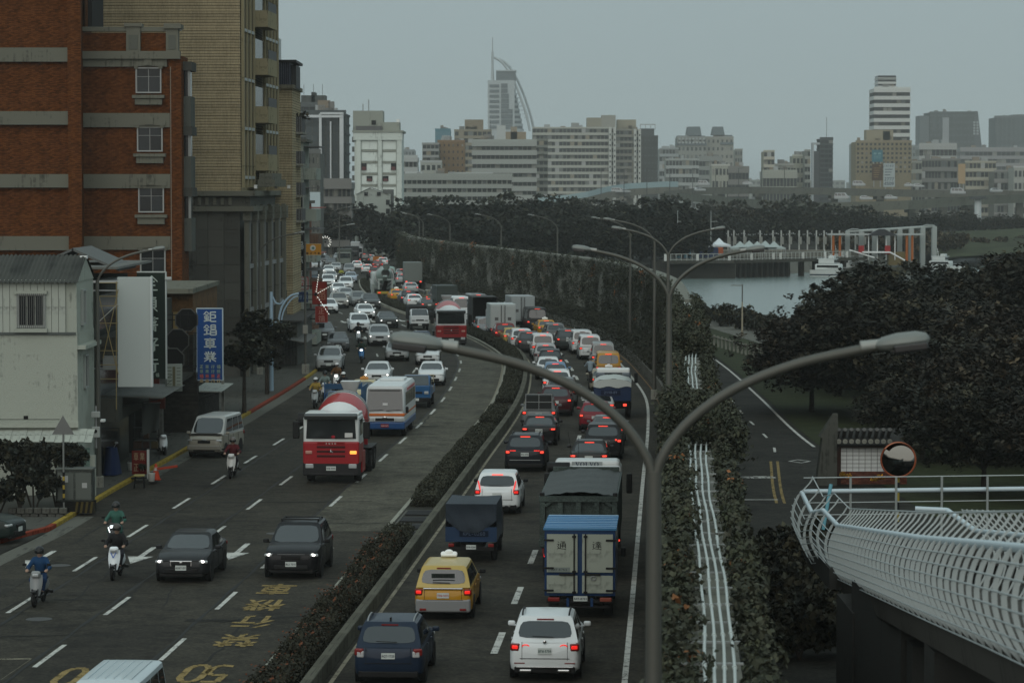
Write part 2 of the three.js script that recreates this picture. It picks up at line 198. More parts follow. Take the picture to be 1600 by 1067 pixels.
for (const [px, py] of [[632, 664]]) { const p = onGround(px, py); setting('stop_marking', box(1.9, 0.004, 0.35, p.x + 0.4, 0.013, p.z), DULL); }
{ // arrows and words painted for the oncoming traffic
  const arrow = (px, py, s = 1) => { const p = onGround(px, py), g = new THREE.ShapeGeometry(new THREE.Shape([[-0.1, 2.4], [0.1, 2.4], [0.1, -0.4], [0.45, -0.4], [0, -2.4], [-0.45, -0.4], [-0.1, -0.4]].map(([x, y]) => new THREE.Vector2(x * s, y * s)))).rotateX(-Math.PI / 2); const t = new THREE.ShapeGeometry(new THREE.Shape([[0.1, 1.6], [0.75, 0.5], [0.55, 0.35], [1.05, -0.5], [1.0, 0.75], [0.86, 0.62], [0.1, 1.95]].map(([x, y]) => new THREE.Vector2(x * s, y * s)))).rotateX(-Math.PI / 2); return [p, g, t]; };
  for (const [px, py] of [[62, 874], [222, 868], [372, 862], [505, 854], [536, 503], [582, 502], [627, 501], [571, 528]]) { const [p, g] = arrow(px, py); tag(mesh('arrow_marking', g, LINE, scene, [p.x, 0.014, p.z], [0, heading(-p.z), 0]), null, null, null, 'structure'); }
  const d0 = heading(90);
  for (const [ch, px, py] of [['車', 431, 921], ['機', 412, 946], ['行', 394, 972], ['禁', 371, 1001]]) { const p = onGround(px, py); tag(mesh('road_lettering', strokeGeo(ch, 1.25, 2.6, [0.16, 0.26]).rotateX(-Math.PI / 2).rotateY(Math.PI), YELLOW, scene, [p.x, 0.014, p.z], [0, d0, 0]), null, null, null, 'structure'); }
  for (const [ch, px, py] of [['5', 338, 1053], ['0', 303, 1053], ['5', 156, 1058], ['0', 108, 1058]]) { const p = onGround(px, py); tag(mesh('road_lettering', strokeGeo(ch, 0.85, 2.9, [0.2, 0.3]).rotateX(-Math.PI / 2).rotateY(Math.PI), YELLOW, scene, [p.x, 0.014, p.z], [0, d0, 0]), null, null, null, 'structure'); }
  for (const [a, b] of [[[0, 1063], [48, 1030]], [[48, 1030], [-60, 1031]]]) { const p = onGround(...a), q = onGround(...b); setting('box_marking', quads([[V(p.x, 0.013, p.z + 0.08), V(q.x, 0.013, q.z + 0.08), V(q.x, 0.013, q.z - 0.08), V(p.x, 0.013, p.z - 0.08)]]), DULL); }
}
// manhole lids and drain covers
for (const [px, py, r] of [[263, 882, 0.4], [92, 884, 0.38], [60, 968, 0.4], [540, 636, 0.4], [430, 834, 0.35]]) { const p = onGround(px, py); tag(mesh('manhole_cover', cyl(r, r, 0.02, 0, 0.006, 0), mat([0.05, 0.05, 0.047], 0.6, 0.4), scene, [p.x, 0, p.z]), 'round iron manhole lid set flush in the oncoming carriageway', 'manhole cover', 'manhole lids in the carriageway'); }

// ---------- foliage ----------
function leafCloud(points, size, flat = 0.5) { // one bent two-triangle leaf at each [x,y,z,nx,ny,nz]
  const out = [], col = [];
  for (const [x, y, z, tone = 1, warm = 0] of points) { const q = tone * rr(0.75, 1.3), w0 = [q * (1 + warm), q * (1 + warm * 0.3), q * (1 - warm * 0.4)]; for (let k = 0; k < 6; k++) col.push(...w0);
    const s = size * rr(0.6, 1.3), a = rr(0, 6.28), b = rr(-1, 1) * flat * 1.6 + 0.2, ca = Math.cos(a), sa = Math.sin(a), cb = Math.cos(b), sb = Math.sin(b), w = s * 0.34;
    const L = [ca * cb * s, sb * s, sa * cb * s], W = [-sa * w, rr(-0.4, 0.4) * w, ca * w];
    const A = [x - L[0] / 2, y - L[1] / 2, z - L[2] / 2], C = [x + L[0] / 2, y + L[1] / 2 - s * 0.12, z + L[2] / 2], B = [x + W[0], y + W[1], z + W[2]], D = [x - W[0], y - W[1], z - W[2]];
    out.push(...A, ...B, ...C, ...A, ...C, ...D);
  }
  const g = new THREE.BufferGeometry(); g.setAttribute('position', new THREE.Float32BufferAttribute(out, 3)); g.setAttribute('color', new THREE.Float32BufferAttribute(col, 3)); g.computeVertexNormals(); return g;
}
const leafMat = (c) => { const k = 'leaf' + c; return cache[k] ??= new THREE.MeshPhysicalMaterial({ color: lin(c), roughness: 0.75, vertexColors: true, side: THREE.DoubleSide, specularIntensity: 0.25 }); };
function crownPoints(r, n, lobes, hollow = 0.45) { // leaves grouped in tufts through a lumpy volume
  const L = []; for (let i = 0; i < lobes; i++) { const a = rr(0, 6.28), e = rr(-0.35, 1), k = rr(0.35, 0.82), c = Math.sqrt(1 - Math.min(1, e * e * 0.8)); L.push([Math.cos(a) * c * k * r, e * k * r * 0.72, Math.sin(a) * c * k * r, rr(0.26, 0.46) * r]); }
  const out = [];
  const tuft = Math.max(6, Math.round(n / lobes / 26));
  for (const [x, y, z, q] of L) for (let t = 0; t < 26; t++) {
    const a = rr(0, 6.28), cz = rr(-0.75, 1), s = Math.sqrt(1 - cz * cz), k = q * lerp(hollow, 1.05, Math.sqrt(rnd())), tx = x + Math.cos(a) * s * k, ty = y + cz * k * 0.8, tz = z + Math.sin(a) * s * k, tr = q * rr(0.12, 0.3), tone = rnd() < 0.12 ? rr(1.7, 2.6) : rr(0.45, 1.35), warm = rr(-0.15, 0.35);
    for (let i = 0; i < tuft; i++) out.push([tx + (rnd() + rnd() - 1) * tr, ty + (rnd() + rnd() - 1) * tr * 0.7, tz + (rnd() + rnd() - 1) * tr, tone, warm]);
  }
  return [out, L];
}
function limbGeo(h, r, lobes, y0, spread = 1) { // tapered trunk and limbs reaching the lobes
  const parts = [], bend = rr(-0.04, 0.04) * h;
  const seg = (a, b, r1, r2) => { const d = b.clone().sub(a), g = new THREE.CylinderGeometry(r2, r1, d.length(), 6); g.applyQuaternion(QU.setFromUnitVectors(V(0, 1, 0), d.clone().normalize())); const m = a.clone().add(b).multiplyScalar(0.5); parts.push(g.translate(m.x, m.y, m.z)); };
  const fork = V(bend, h, bend * 0.6); seg(V(0, -0.1, 0), V(bend * 0.4, h * 0.5, 0), r, r * 0.82); seg(V(bend * 0.4, h * 0.5, 0), fork, r * 0.82, r * 0.66);
  for (const [x, y, z] of lobes.slice(0, 9)) { const e = V(x, y + y0, z), m = fork.clone().lerp(e, 0.5).add(V(rr(-0.2, 0.2), rr(0, 0.4), rr(-0.2, 0.2))); seg(fork, m, r * 0.45, r * 0.3); seg(m, e, r * 0.3, r * 0.12); }
  return merge(parts);
}
const BARK = mat([0.06, 0.052, 0.043], 0.9, 0, { map: grainTex });
const treeShapes = {};
function treeShape(key, R, n, leaf, lobes, trunk, radius) { return treeShapes[key] ??= (() => { const [p, L] = crownPoints(R, n, lobes); return { crown: leafCloud(p, leaf), limbs: limbGeo(trunk, radius, L, trunk + R * 0.35), y: trunk + R * 0.35 }; })(); }
function tree(shape, name, label, x, z, s, color, group, y = 0) {
  const t = thing(name, label, 'tree', [x, y, z], rr(0, 6.28), group); t.scale.set(s, s * rr(0.92, 1.06), s);
  mesh('trunk', shape.limbs, BARK, t); const c = mesh('crown', shape.crown, leafMat(color), t, [0, shape.y, 0]); c.userData.kind = 'stuff'; return t;
}
// ---------- floodwall with creeper, conduits on top ----------
const WALLH = 6.0;
{
  const w = thing('floodwall', 'tall concrete floodwall overgrown with creeper along the right carriageway', 'wall');
  // poured panels, each with its own joint
  const PAN = [concrete([0.19, 0.19, 0.175]), concrete([0.22, 0.22, 0.2]), concrete([0.165, 0.165, 0.155])];
  for (let d = 24; d < 470; d += 6) { const a = V(wallX(d), 0, -d), b = V(wallX(d + 5.96), 0, -d - 5.96), l = a.distanceTo(b), m = mesh('panel', metreUV(box(0.9, WALLH, l)), PAN[Math.floor(rnd() * 3)], w, [(a.x + b.x) / 2, WALLH / 2, (a.z + b.z) / 2], [0, -Math.atan2(b.x - a.x, 5.96), 0]); m.scale.y = 1 + rr(-0.004, 0.004); }
  mesh('coping', slabAlong(off(wallX, -0.55), off(wallX, 0.55), 182, 470, WALLH + 0.03, WALLH + 0.22, 4), concrete([0.2, 0.205, 0.19]), w);
  // creeper: tufts of leaves hanging on the road face, thin where the concrete shows
  const tuft = (n, s) => leafCloud(Array.from({ length: n }, () => [rr(-0.1, 0.22), rr(-0.45, 0.45), rr(-0.45, 0.45)]), s, 0.7);
  const shapes = [tuft(64, 0.115), tuft(56, 0.13), tuft(48, 0.15)], spots = [[], [], []];
  const bare = (d, y) => { const k = fbm((d + 0.4 * Math.sin(y * 1.3)) / 300, 0.2, 150, 2), j = fbm(d / 300 + 0.4, y / 60, 22, 2); return d > 235 && d < 470 && k > 0.65 && y < 4.9 && j > 0.4; };
  for (let d = 26; d < 470; d += d < 120 ? 0.3 : d < 240 ? 0.4 : 0.6) for (let k = 0; k < (d < 200 ? 9 : 8); k++) {
    const y = rr(0.1, WALLH + 0.1); if (bare(d, y)) continue;
    const dd = d + rr(-0.3, 0.3), th = 0.06 + 0.5 * fbm(dd / 200, y / 200 + 0.3, 60, 3); spots[Math.floor(rnd() * 3)].push([wallX(dd) - 0.45 - th * rr(0.1, 0.9), y, -dd, rr(0.7, 1.25) * (d > 240 ? 1.3 : 1)]);
  }
  for (let d = 26; d < 186; d += 0.3) { const lush = clamp((fbm(d / 200, 0.6, 40, 2) - 0.43) * 6, 0, 1), bush = (d > 79 && d < 91) || (d > 122 && d < 152);   // over the top, in clumps
    for (let k = 0; k < (bush ? 16 : 4 + 4 * lush); k++) { const x = bush ? rr(-0.9, d > 100 ? 0.8 : 1.25) : (rnd() < 0.62 ? rr(-0.75, -0.3) : rr(0.5, 0.8)), h = bush ? rr(0.0, 1.0) * (1 - 0.62 * Math.max(0, x)) * (0.5 + 0.8 * fbm(d / 60, x / 20 + 0.5, 12, 2)) : rr(-0.25, 0.12); spots[Math.floor(rnd() * 3)].push([wallX(d) + x, WALLH + h, -d + rr(-0.2, 0.2), rr(0.6, 1.1)]); } }
  for (let d = 60; d < 190; d += 0.4) for (let k = 0; k < 2; k++) { const h = rr(2.2, 5.9); if (fbm(d / 90, h / 60, 18, 2) > 0.5) spots[2].push([wallX(d) + 0.5 + rr(0, 0.3), h, -d, rr(0.7, 1.3)]); }
  const tones = [[0.034, 0.038, 0.025], [0.044, 0.046, 0.031], [0.028, 0.031, 0.021]];
  spots.forEach((list, i) => { const m = new THREE.InstancedMesh(shapes[i], leafMat(tones[i]), list.length), o = new THREE.Object3D(), c = new THREE.Color(); m.name = 'ivy'; m.userData.kind = 'stuff'; m.castShadow = m.receiveShadow = true; w.add(m);
    list.forEach(([x, y, z, s], k) => { o.position.set(x, y, z); o.rotation.set(rr(-0.3, 0.3), rr(-0.4, 0.4), rr(-0.5, 0.5)); o.scale.setScalar(s); o.updateMatrix(); m.setMatrixAt(k, o.matrix); const b = rr(0.65, 1.35); m.setColorAt(k, rnd() < 0.012 ? c.setRGB(5, 2.0, 1.2) : c.setRGB(b, b * rr(0.94, 1.04), b * rr(0.88, 1.05))); }); });
}
{ // four pale conduits on brackets along the top of the floodwall
  const PIPE = mat([0.42, 0.46, 0.44], 0.5), CLIP = mat([0.3, 0.32, 0.31], 0.6, 0.3);
  for (let i = 0; i < 4; i++) {
    const t = thing('conduit_pipe', ['pale conduit pipe on the floodwall top, nearest the road', 'pale conduit pipe on the floodwall top, second from the road', 'pale conduit pipe on the floodwall top, third from the road', 'pale conduit pipe on the floodwall top, farthest from the road'][i], 'pipe', [0, 0, 0], 0, 'conduits on the floodwall');
    const pts = []; for (let d = 34; d <= 178; d += 2) pts.push(V(wallX(d) - 0.1 + i * 0.135 + 0.05 * Math.sin(d * 0.16) + 0.012 * Math.sin(d * 0.7 + i), WALLH + 0.16 + 0.02 * Math.sin(d * 0.5 + i), -d));
    mesh('pipe', tube(pts, 0.026, 220, 7), PIPE, t);
    for (let d = 36; d < 178; d += 3.1) mesh('coupling', cyl(0.036, 0.036, 0.12, 0, 0, 0, Math.PI / 2), PIPE, t, [wallX(d) - 0.1 + i * 0.135 + 0.05 * Math.sin(d * 0.16) + 0.012 * Math.sin(d * 0.7 + i), WALLH + 0.16 + 0.02 * Math.sin(d * 0.5 + i), -d]);
  }
  for (let d = 36.6; d < 178; d += 2.05) tag(mesh('pipe_bracket', box(0.95, 0.03, 0.05), CLIP, scene, [wallX(d), WALLH + 0.112, -d]), 'steel bracket bar crossing under the conduits on the floodwall', 'bracket', 'brackets under the conduits');
  tag(mesh('conduit_loop', tube([V(-0.3, 0.05, 4), V(-0.42, 0.1, 2.4), V(-0.62, 0.12, 0.8), V(-0.6, 0.12, -0.6), V(-0.4, 0.1, -2)], 0.05, 30), PIPE, scene, [wallX(81), WALLH + 0.16, -81]), 'conduit bulging out in a loop beside the straight pipes', 'pipe');
}
// barrier and clipped hedge in front of the floodwall
setting('roadside_barrier', slabAlong(off(lineR, 1.0), off(lineR, 1.25), 60, 420, -0.02, 0.72, 3), concrete([0.15, 0.15, 0.14]));
const hedgeLeaf = (n, w, h, l, s) => leafCloud(Array.from({ length: n }, () => { const f = rnd(), x = rr(-1, 1) * w / 2, z = rr(-1, 1) * l / 2, y = rr(0, 1) * h; const e = rr(-0.06, 0.1); return f < 0.45 ? [x, h + e - 0.05 * Math.abs(x), z] : f < 0.8 ? [Math.sign(x) * (w / 2 + e), y, z] : [x, y, Math.sign(z) * (l / 2 + e)]; }), s, 0.8);
function hedgeKind(w, h, l, n, s) { return { core: rbox(w * 0.92, h, l * 0.97, 0.12, 0, h / 2 - 0.04, 0), leaf: hedgeLeaf(n, w, h, l, s) }; }
const hedgeCore = matte([0.032, 0.03, 0.02], { map: grainTex });
function hedge(k, x, y, z, turn, color, label, group) { const t = thing('hedge', label, 'hedge', [x, y, z], turn, group); mesh('branches', k.core, hedgeCore, t); mesh('foliage', k.leaf, leafMat(color), t).userData.kind = 'stuff'; return t; }
{
  const kinds = [0, 1, 2].map(() => hedgeKind(0.9, 1.0, 5.2, 2400, 0.13));
  for (let d = 64; d < 400; d += 5.0) { const x = lerp(lineR(d) + 1.3, wallX(d) - 0.7, 0.5), room = wallX(d) - 0.5 - lineR(d) - 1.3; hedge(kinds[Math.floor(rnd() * 3)], x, 0, -d, heading(d), [0.028, 0.03, 0.02], 'clipped hedge between the roadside barrier and the floodwall', 'hedges at the foot of the floodwall').scale.set(clamp(room / 0.9, 0.6, 3), rr(0.85, 1.15) * (d > 190 ? 1.2 : 0.9), 1); }
}
// ---------- planted median ----------
{
  setting('median_kerb', slabAlong(off(medL, 0.04), off(medL, 0.2), 60, 420, -0.02, 0.2, 2), concrete([0.3, 0.3, 0.27]));
  const k = thing('median_barrier', null, null); k.userData.kind = 'structure'; const CB = [concrete([0.12, 0.118, 0.1]), concrete([0.1, 0.098, 0.083])];
  for (let d = 60; d < 420; d += 2) { const f = off(medR, -0.15), a = V(f(d), 0, -d), b = V(f(d + 1.97), 0, -d - 1.97); mesh('barrier_block', move(new RoundedBoxGeometry(0.3, 0.46, a.distanceTo(b), 1, 0.03), 0, 0.21, 0), CB[Math.floor(d / 2) % 2], k, [(a.x + b.x) / 2, 0, (a.z + b.z) / 2], [0, -Math.atan2(b.x - a.x, 1.97), 0]); }
  setting('median_soil', strip(off(medL, 0.2), off(medR, -0.3), 60, 420, 0.16), EARTH);
  const kinds = [0, 1, 2, 3].map(() => hedgeKind(0.88, 0.42, 3.0, 2600, 0.09));
  let n = 0;
  for (let d = 70; d < 410; d += d < 172 ? 2.72 : 3.0) {
    if ((d > 108.5 && d < 119) || (d > 158 && d < 161.5) || (d > 171 && d < 177)) continue;
    const hh = hedge(kinds[Math.floor(rnd() * 4)], (medL(d) + medR(d)) / 2 - 0.06 + rr(-0.05, 0.05), 0.14, -d, heading(d), d < 108 ? [0.026, 0.025, 0.016] : [0.036, 0.037, 0.025], d < 108 ? 'dark clipped shrub with reddish tips at the near end of the median' : 'clipped grey-green shrub block in the long median planting', d < 108 ? 'near median shrubs' : 'median shrubs'); hh.scale.set(rr(0.94, 1.1), rr(0.85, 1.25), rr(0.96, 1.04));
    if (d < 108) mesh('red_tips', hedgeLeafTips(), leafMat([0.1, 0.035, 0.015]), hh).userData.kind = 'stuff';
    n++;
  }
  function hedgeLeafTips() { return cache.tips ??= leafCloud(Array.from({ length: 34 }, () => [rr(-0.55, 0.55), rr(0.45, 0.68), rr(-1.4, 1.4)]), 0.1); }
  // drain grates where the planting is interrupted
  const gr = thing('drain_grate', 'black slatted drain grates let into the gap of the median planting', 'grate', [medL(114) + 0.95, 0.17, -114], heading(114));
  mesh('frame', [box(1.3, 0.04, 0.08, 0, 0, -4.6), box(1.3, 0.04, 0.08, 0, 0, 4.6), box(0.08, 0.04, 9.2, -0.62, 0, 0), box(0.08, 0.04, 9.2, 0.62, 0, 0)], CONCD, gr);
  for (let i = 0; i < 22; i++) if (i % 6 < 4) mesh('slat', box(1.1, 0.05, 0.24, 0, 0, 0), BLACK, gr, [0, 0.015, -4.3 + i * 0.4]);
}

// ---------- vehicles: front towards +z, wheels on y = 0 ----------
function loft(st, ring) { // stations -> closed skin with end caps
  const R = st.map(ring), n = R[0].length, p = [], ix = [];
  for (const r of R) for (const q of r) p.push(...q);
  for (let j = 0; j < R.length - 1; j++) for (let i = 0; i < n; i++) { const a = j * n + i, b = j * n + (i + 1) % n, c = a + n, d = b + n; ix.push(a, b, d, a, d, c); }
  for (const [j, flip] of [[0, 1], [R.length - 1, 0]]) { const c = R[j].reduce((s, q) => [s[0] + q[0] / n, s[1] + q[1] / n, s[2] + q[2] / n], [0, 0, 0]), k = p.length / 3; p.push(...c); for (let i = 0; i < n; i++) { const a = j * n + i, b = j * n + (i + 1) % n; flip ? ix.push(k, b, a) : ix.push(k, a, b); } }
  const g = new THREE.BufferGeometry(); g.setAttribute('position', new THREE.Float32BufferAttribute(p, 3)); g.setIndex(ix); return toCreasedNormals(g, 0.62);
}
const wheelGeo = {};
function wheelSet(t, r, w, xs, zs, rim = 0) {
  const k = r + '_' + w; const G = wheelGeo[k] ??= [move(new THREE.LatheGeometry([[r * 0.6, -w / 2], [r * 0.92, -w / 2], [r, -w * 0.34], [r, w * 0.34], [r * 0.92, w / 2], [r * 0.6, w / 2]].map(([a, b]) => new THREE.Vector2(a, b)), 20), 0, 0, 0, 0, 0, Math.PI / 2), merge([cyl(r * 0.62, r * 0.62, w * 0.8, 0, 0, 0, 0, 0, Math.PI / 2, 18), ...[0, 1, 2, 3, 4].map((i) => box(w * 0.9, r * 1.16, r * 0.14, 0, 0, 0, i * Math.PI / 5, 0, 0))])];
  for (const z of zs) for (const x of xs) { const g = new THREE.Group(); g.name = 'wheel'; g.position.set(x, r, z); t.add(g); mesh('tyre', G[0], RUBBER, g); mesh('rim', G[1], rim ? mat([0.07, 0.07, 0.07], 0.5, 0.3) : mat([0.34, 0.34, 0.34], 0.4, 0.7), g); }
}
const plateTex = {};
function plate(t, text, x, y, z, back, w = 0.38, h = 0.16, bg = '#c9d0cc', ink = '#20262a', tilt = 0) {
  const m = text ? plateTex[text] ??= mat([0.8, 0.8, 0.8], 0.5, 0, { map: canvas(128, 56, (g, W, H) => { g.fillStyle = bg; g.fillRect(0, 0, W, H); g.fillStyle = ink; g.font = 'bold 34px sans-serif'; g.textAlign = 'center'; g.fillText(text, W / 2, 41, W - 8); }) }) : mat([0.5, 0.53, 0.51], 0.5);
  const g = mesh('license_plate', cache['plate' + w] ??= box(w, h, 0.015), m, t, [x, y, z], [tilt, back ? Math.PI : 0, 0]); return g;
}
const RED_ON = glow([0.75, 0.018, 0.012], 0.9), RED_HOT = glow([1, 0.07, 0.04], 1.25), RED_OFF = mat([0.16, 0.012, 0.01], 0.25), HEAD_ON = glow([1, 0.97, 0.9], 3), HEAD_OFF = new THREE.MeshPhysicalMaterial({ color: lin([0.34, 0.36, 0.36]), roughness: 0.15, clearcoat: 1 }), AMBER = glow([1, 0.38, 0.06], 1.2), LED = glow([0.92, 0.97, 1], 1.2);
const KINDS = { // length, width, height, hood, belt, deck, windscreen foot and head, rear window head and foot (from the front axle side +z)
  sedan: { L: 4.6, W: 1.78, H: 1.46, hood: 0.98, belt: 0.97, deck: 1.04, wf: 0.95, wh: 0.15, rh: -1.15, rf: -1.8, base: 0.2 },
  hatch: { L: 4.2, W: 1.74, H: 1.5, hood: 0.98, belt: 0.98, deck: 1.0, wf: 1.0, wh: 0.2, rh: -1.55, rf: -2.0, base: 0.2 },
  suv: { L: 4.55, W: 1.86, H: 1.67, hood: 1.08, belt: 1.06, deck: 1.08, wf: 0.95, wh: 0.15, rh: -1.72, rf: -2.16, base: 0.24 },
  mpv: { L: 4.7, W: 1.74, H: 1.62, hood: 1.0, belt: 1.02, deck: 1.02, wf: 1.25, wh: 0.35, rh: -1.95, rf: -2.28, base: 0.2 },
  van: { L: 4.6, W: 1.74, H: 1.95, hood: 1.12, belt: 1.1, deck: 1.1, wf: 1.72, wh: 1.0, rh: -2.1, rf: -2.24, base: 0.22 },
  bigvan: { L: 5.4, W: 1.95, H: 2.4, hood: 1.25, belt: 1.25, deck: 1.25, wf: 2.1, wh: 1.35, rh: -2.5, rf: -2.62, base: 0.25 },
};
const carShapes = {};
function carShape(kind) {
  return carShapes[kind] ??= (() => {
    const p = KINDS[kind], l = p.L / 2, w = p.W / 2, S = {};
    const ring = ([z, k, top, bot]) => { const W = w * k, h = top - bot, half = [[0, bot], [W * 0.86, bot], [W * 0.97, bot + 0.07], [W, bot + 0.3 * h], [W * 0.995, bot + 0.62 * h], [W * 0.965, top - 0.07], [W * 0.9, top - 0.012], [W * 0.5, top + 0.012]]; return [...half.map(([x, y]) => [x, y, z]), [0, top + 0.018, z], ...half.slice(1).reverse().map(([x, y]) => [-x, y, z])]; };
    const tall = kind !== 'sedan';
    S.body = loft([[-l, 0.82, p.deck - 0.2, 0.42], [-l + 0.035, 0.9, p.deck - 0.12, 0.33], [-l + 0.12, 0.96, p.deck - (tall ? 0.03 : 0.05), 0.27], [-l + 0.4, 1, p.deck, 0.24], [-l * 0.45, 1, p.belt + 0.01, 0.22], [0, 0.985, p.belt, 0.22], [p.wf - 0.05, 0.995, p.belt + 0.0, 0.22], [p.wf + 0.15, 0.995, p.hood + 0.03, 0.22], [l - 0.62, 0.99, p.hood - 0.03, 0.23], [l - 0.28, 0.955, p.hood - 0.1, 0.25], [l - 0.1, 0.89, p.hood - 0.18, 0.28], [l - 0.03, 0.8, p.hood - 0.26, 0.33], [l, 0.68, p.hood - 0.34, 0.42]], ring);
    // cabin: v from belt to roof edge; front and rear bow outwards a little
    const y = (v) => lerp(p.belt - 0.03, p.H - 0.07, v), hw = (v) => w * lerp(0.935, 0.72 + (p.H > 1.9 ? 0.1 : p.H > 1.6 ? 0.045 : 0), v ** 1.15), zf = (v) => lerp(p.wf + 0.12, p.wh, v), zr = (v) => lerp(p.rf - 0.05, p.rh, v), bow = 0.1;
    const level = (v, k = 1, yy) => { const o = [], W = hw(v) * k, f = zf(v) - (1 - k) * 0.5, r = zr(v) + (1 - k) * 0.5, Y = yy ?? y(v); for (let i = 0; i <= 6; i++) { const u = 1 - i / 3; o.push([u * W, Y, f - bow * u * u * k]); } for (let i = 1; i < 6; i++) o.push([-W * (1 + 0.015 * Math.sin(Math.PI * i / 6)), Y, lerp(f - bow * k, r + bow * 0.6 * k, i / 6)]); for (let i = 0; i <= 6; i++) { const u = -1 + i / 3; o.push([u * W, Y, r + bow * 0.6 * u * u * k]); } for (let i = 1; i < 6; i++) o.push([W * (1 + 0.015 * Math.sin(Math.PI * i / 6)), Y, lerp(r + bow * 0.6 * k, f - bow * k, i / 6)]); return o; };
    S.cabin = loft([0, 1, 2, 3, 4, 5], (i) => i < 4 ? level(i / 3) : i === 4 ? level(1, 0.9, p.H - 0.02) : level(1, 0.55, p.H));
    const fr = (u, v) => V(u * hw(v), y(v), zf(v) - bow * u * u + 0.012), re = (u, v) => V(-u * hw(v), y(v), zr(v) + bow * 0.6 * u * u - 0.012), sd = (s, v, k) => V(k * hw(v) * (1 + 0.015 * Math.sin(Math.PI * s)) + k * 0.012, y(v), lerp(zr(v) + bow * 0.6, zf(v) - bow, s));
    const rounded = (f) => (U0, U1, V0, V1) => grid(8, 4, (u, v) => { const c = Math.abs(u * 2 - 1), e = Math.abs(v * 2 - 1); return f(lerp(U0, U1, 0.5 + (u - 0.5) * (1 - 0.07 * e ** 6)), lerp(V0, V1, 0.5 + (v - 0.5) * (1 - 0.16 * c ** 8))); });
    S.windscreen = rounded((u, v) => fr(u, v).add(V(0, 0.008, 0)))(-0.9, 0.9, 0.1, 0.95);
    S.rear = rounded(re)(-0.86, 0.86, kind === 'sedan' ? 0.12 : 0.2, 0.9);
    S.side = [-1, 1].flatMap((k) => (p.L > 4.65 || tall ? [[0.03, 0.24], [0.27, 0.57], [0.6, 0.9]] : [[0.08, 0.5], [0.53, 0.89]]).map(([a, b]) => grid(4, 2, (u, v) => sd(lerp(a, b, k > 0 ? 1 - u : u), lerp(0.12, 0.88, v), k))));
    S.highstop = move(new THREE.BoxGeometry(p.W * 0.24, 0.035, 0.03), ...re(0, 0.97).toArray());
    S.head = [-1, 1].map((k) => rbox(0.3, 0.1, 0.3, 0.045, k * (w * 0.77), p.hood - 0.265, l - 0.2, 0.1, k * 0.42, -k * 0.1));
    S.tail = [-1, 1].map((k) => tall ? rbox(0.25, 0.2, 0.18, 0.05, k * (w * 0.83), p.deck - 0.17, -l + 0.09, 0, -k * 0.35, 0) : rbox(0.36, 0.15, 0.18, 0.05, k * (w * 0.77), p.deck - 0.2, -l + 0.09, 0, -k * 0.35, 0));
    S.core = [-1, 1].map((k) => tall ? rbox(0.17, 0.1, 0.1, 0.03, k * (w * 0.83), p.deck - 0.16, -l + 0.03, 0, -k * 0.35, 0) : rbox(0.22, 0.08, 0.1, 0.03, k * (w * 0.79), p.deck - 0.19, -l + 0.035, 0, -k * 0.35, 0));
    S.beam = [-1, 1].map((k) => ball(0.1, k * (w * 0.75), p.hood - 0.265, l - 0.085, [1.15, 0.5, 0.6], 10));
    S.gap = [[-1, 1].map((k) => rbox(0.014, p.deck - 0.6, 0.02, 0.004, k * w * 0.64, (p.deck + 0.55) / 2, -l + 0.008)), [rbox(p.W * 0.82, 0.02, 0.14, 0.006, 0, p.belt + 0.012, p.wf + 0.19), rbox(p.W * 0.7, 0.014, 0.03, 0.004, 0, p.hood - 0.245, l - 0.035)], [-1, 1].flatMap((k) => [0.95, 0.02, -0.95].map((z) => box(0.012, p.belt - 0.42, 0.014, k * (w * 0.995), p.belt / 2 + 0.15, z)))];
    S.grille = rbox(p.W * 0.36, 0.14, 0.06, 0.03, 0, p.hood - 0.34, l - 0.005); S.lower = rbox(p.W * 0.62, 0.16, 0.08, 0.04, 0, 0.41, l - 0.01);
    S.valance = [rbox(p.W * 0.86, 0.2, 0.2, 0.05, 0, 0.32, -l + 0.1), rbox(p.W * 0.8, 0.13, 0.16, 0.05, 0, 0.27, l - 0.12)];
    S.seam = rbox(p.W * 0.7, 0.018, 0.03, 0.005, 0, tall ? 0.62 : p.deck - 0.34, -l + 0.004);
    S.arch = [-1, 1].flatMap((k) => [l - 0.86, -l + 0.9].map((z) => cyl(0.365, 0.365, 0.12, k * (w - 0.045), 0.335, z, 0, 0, Math.PI / 2, 20)));
    S.mirror = [-1, 1].map((k) => merge([rbox(0.2, 0.14, 0.1, 0.05, k * (w + 0.1), p.belt + 0.06, p.wf - 0.22), box(0.1, 0.03, 0.05, k * (w - 0.0), p.belt + 0.01, p.wf - 0.22)]));
    S.rail = [-1, 1].map((k) => tube([V(k * hw(1) * 0.86, p.H - 0.06, zf(1) - 0.2), V(k * hw(1) * 0.87, p.H + 0.03, zf(1) - 0.45), V(k * hw(1) * 0.87, p.H + 0.03, zr(1) + 0.4), V(k * hw(1) * 0.86, p.H - 0.06, zr(1) + 0.15)], 0.024, 16, 6));
    S.handle = [-1, 1].flatMap((k) => [0.35, -0.75].map((z) => box(0.03, 0.03, 0.18, k * (w + 0.005), p.belt - 0.12, z)));
    S.wiper = move(new THREE.BoxGeometry(p.W * 0.3, 0.018, 0.018), 0.05, lerp(p.belt, p.H, 0.2), re(0, 0.2).z - 0.015, 0, 0, 0.04);
    S.p = p; return S;
  })();
}
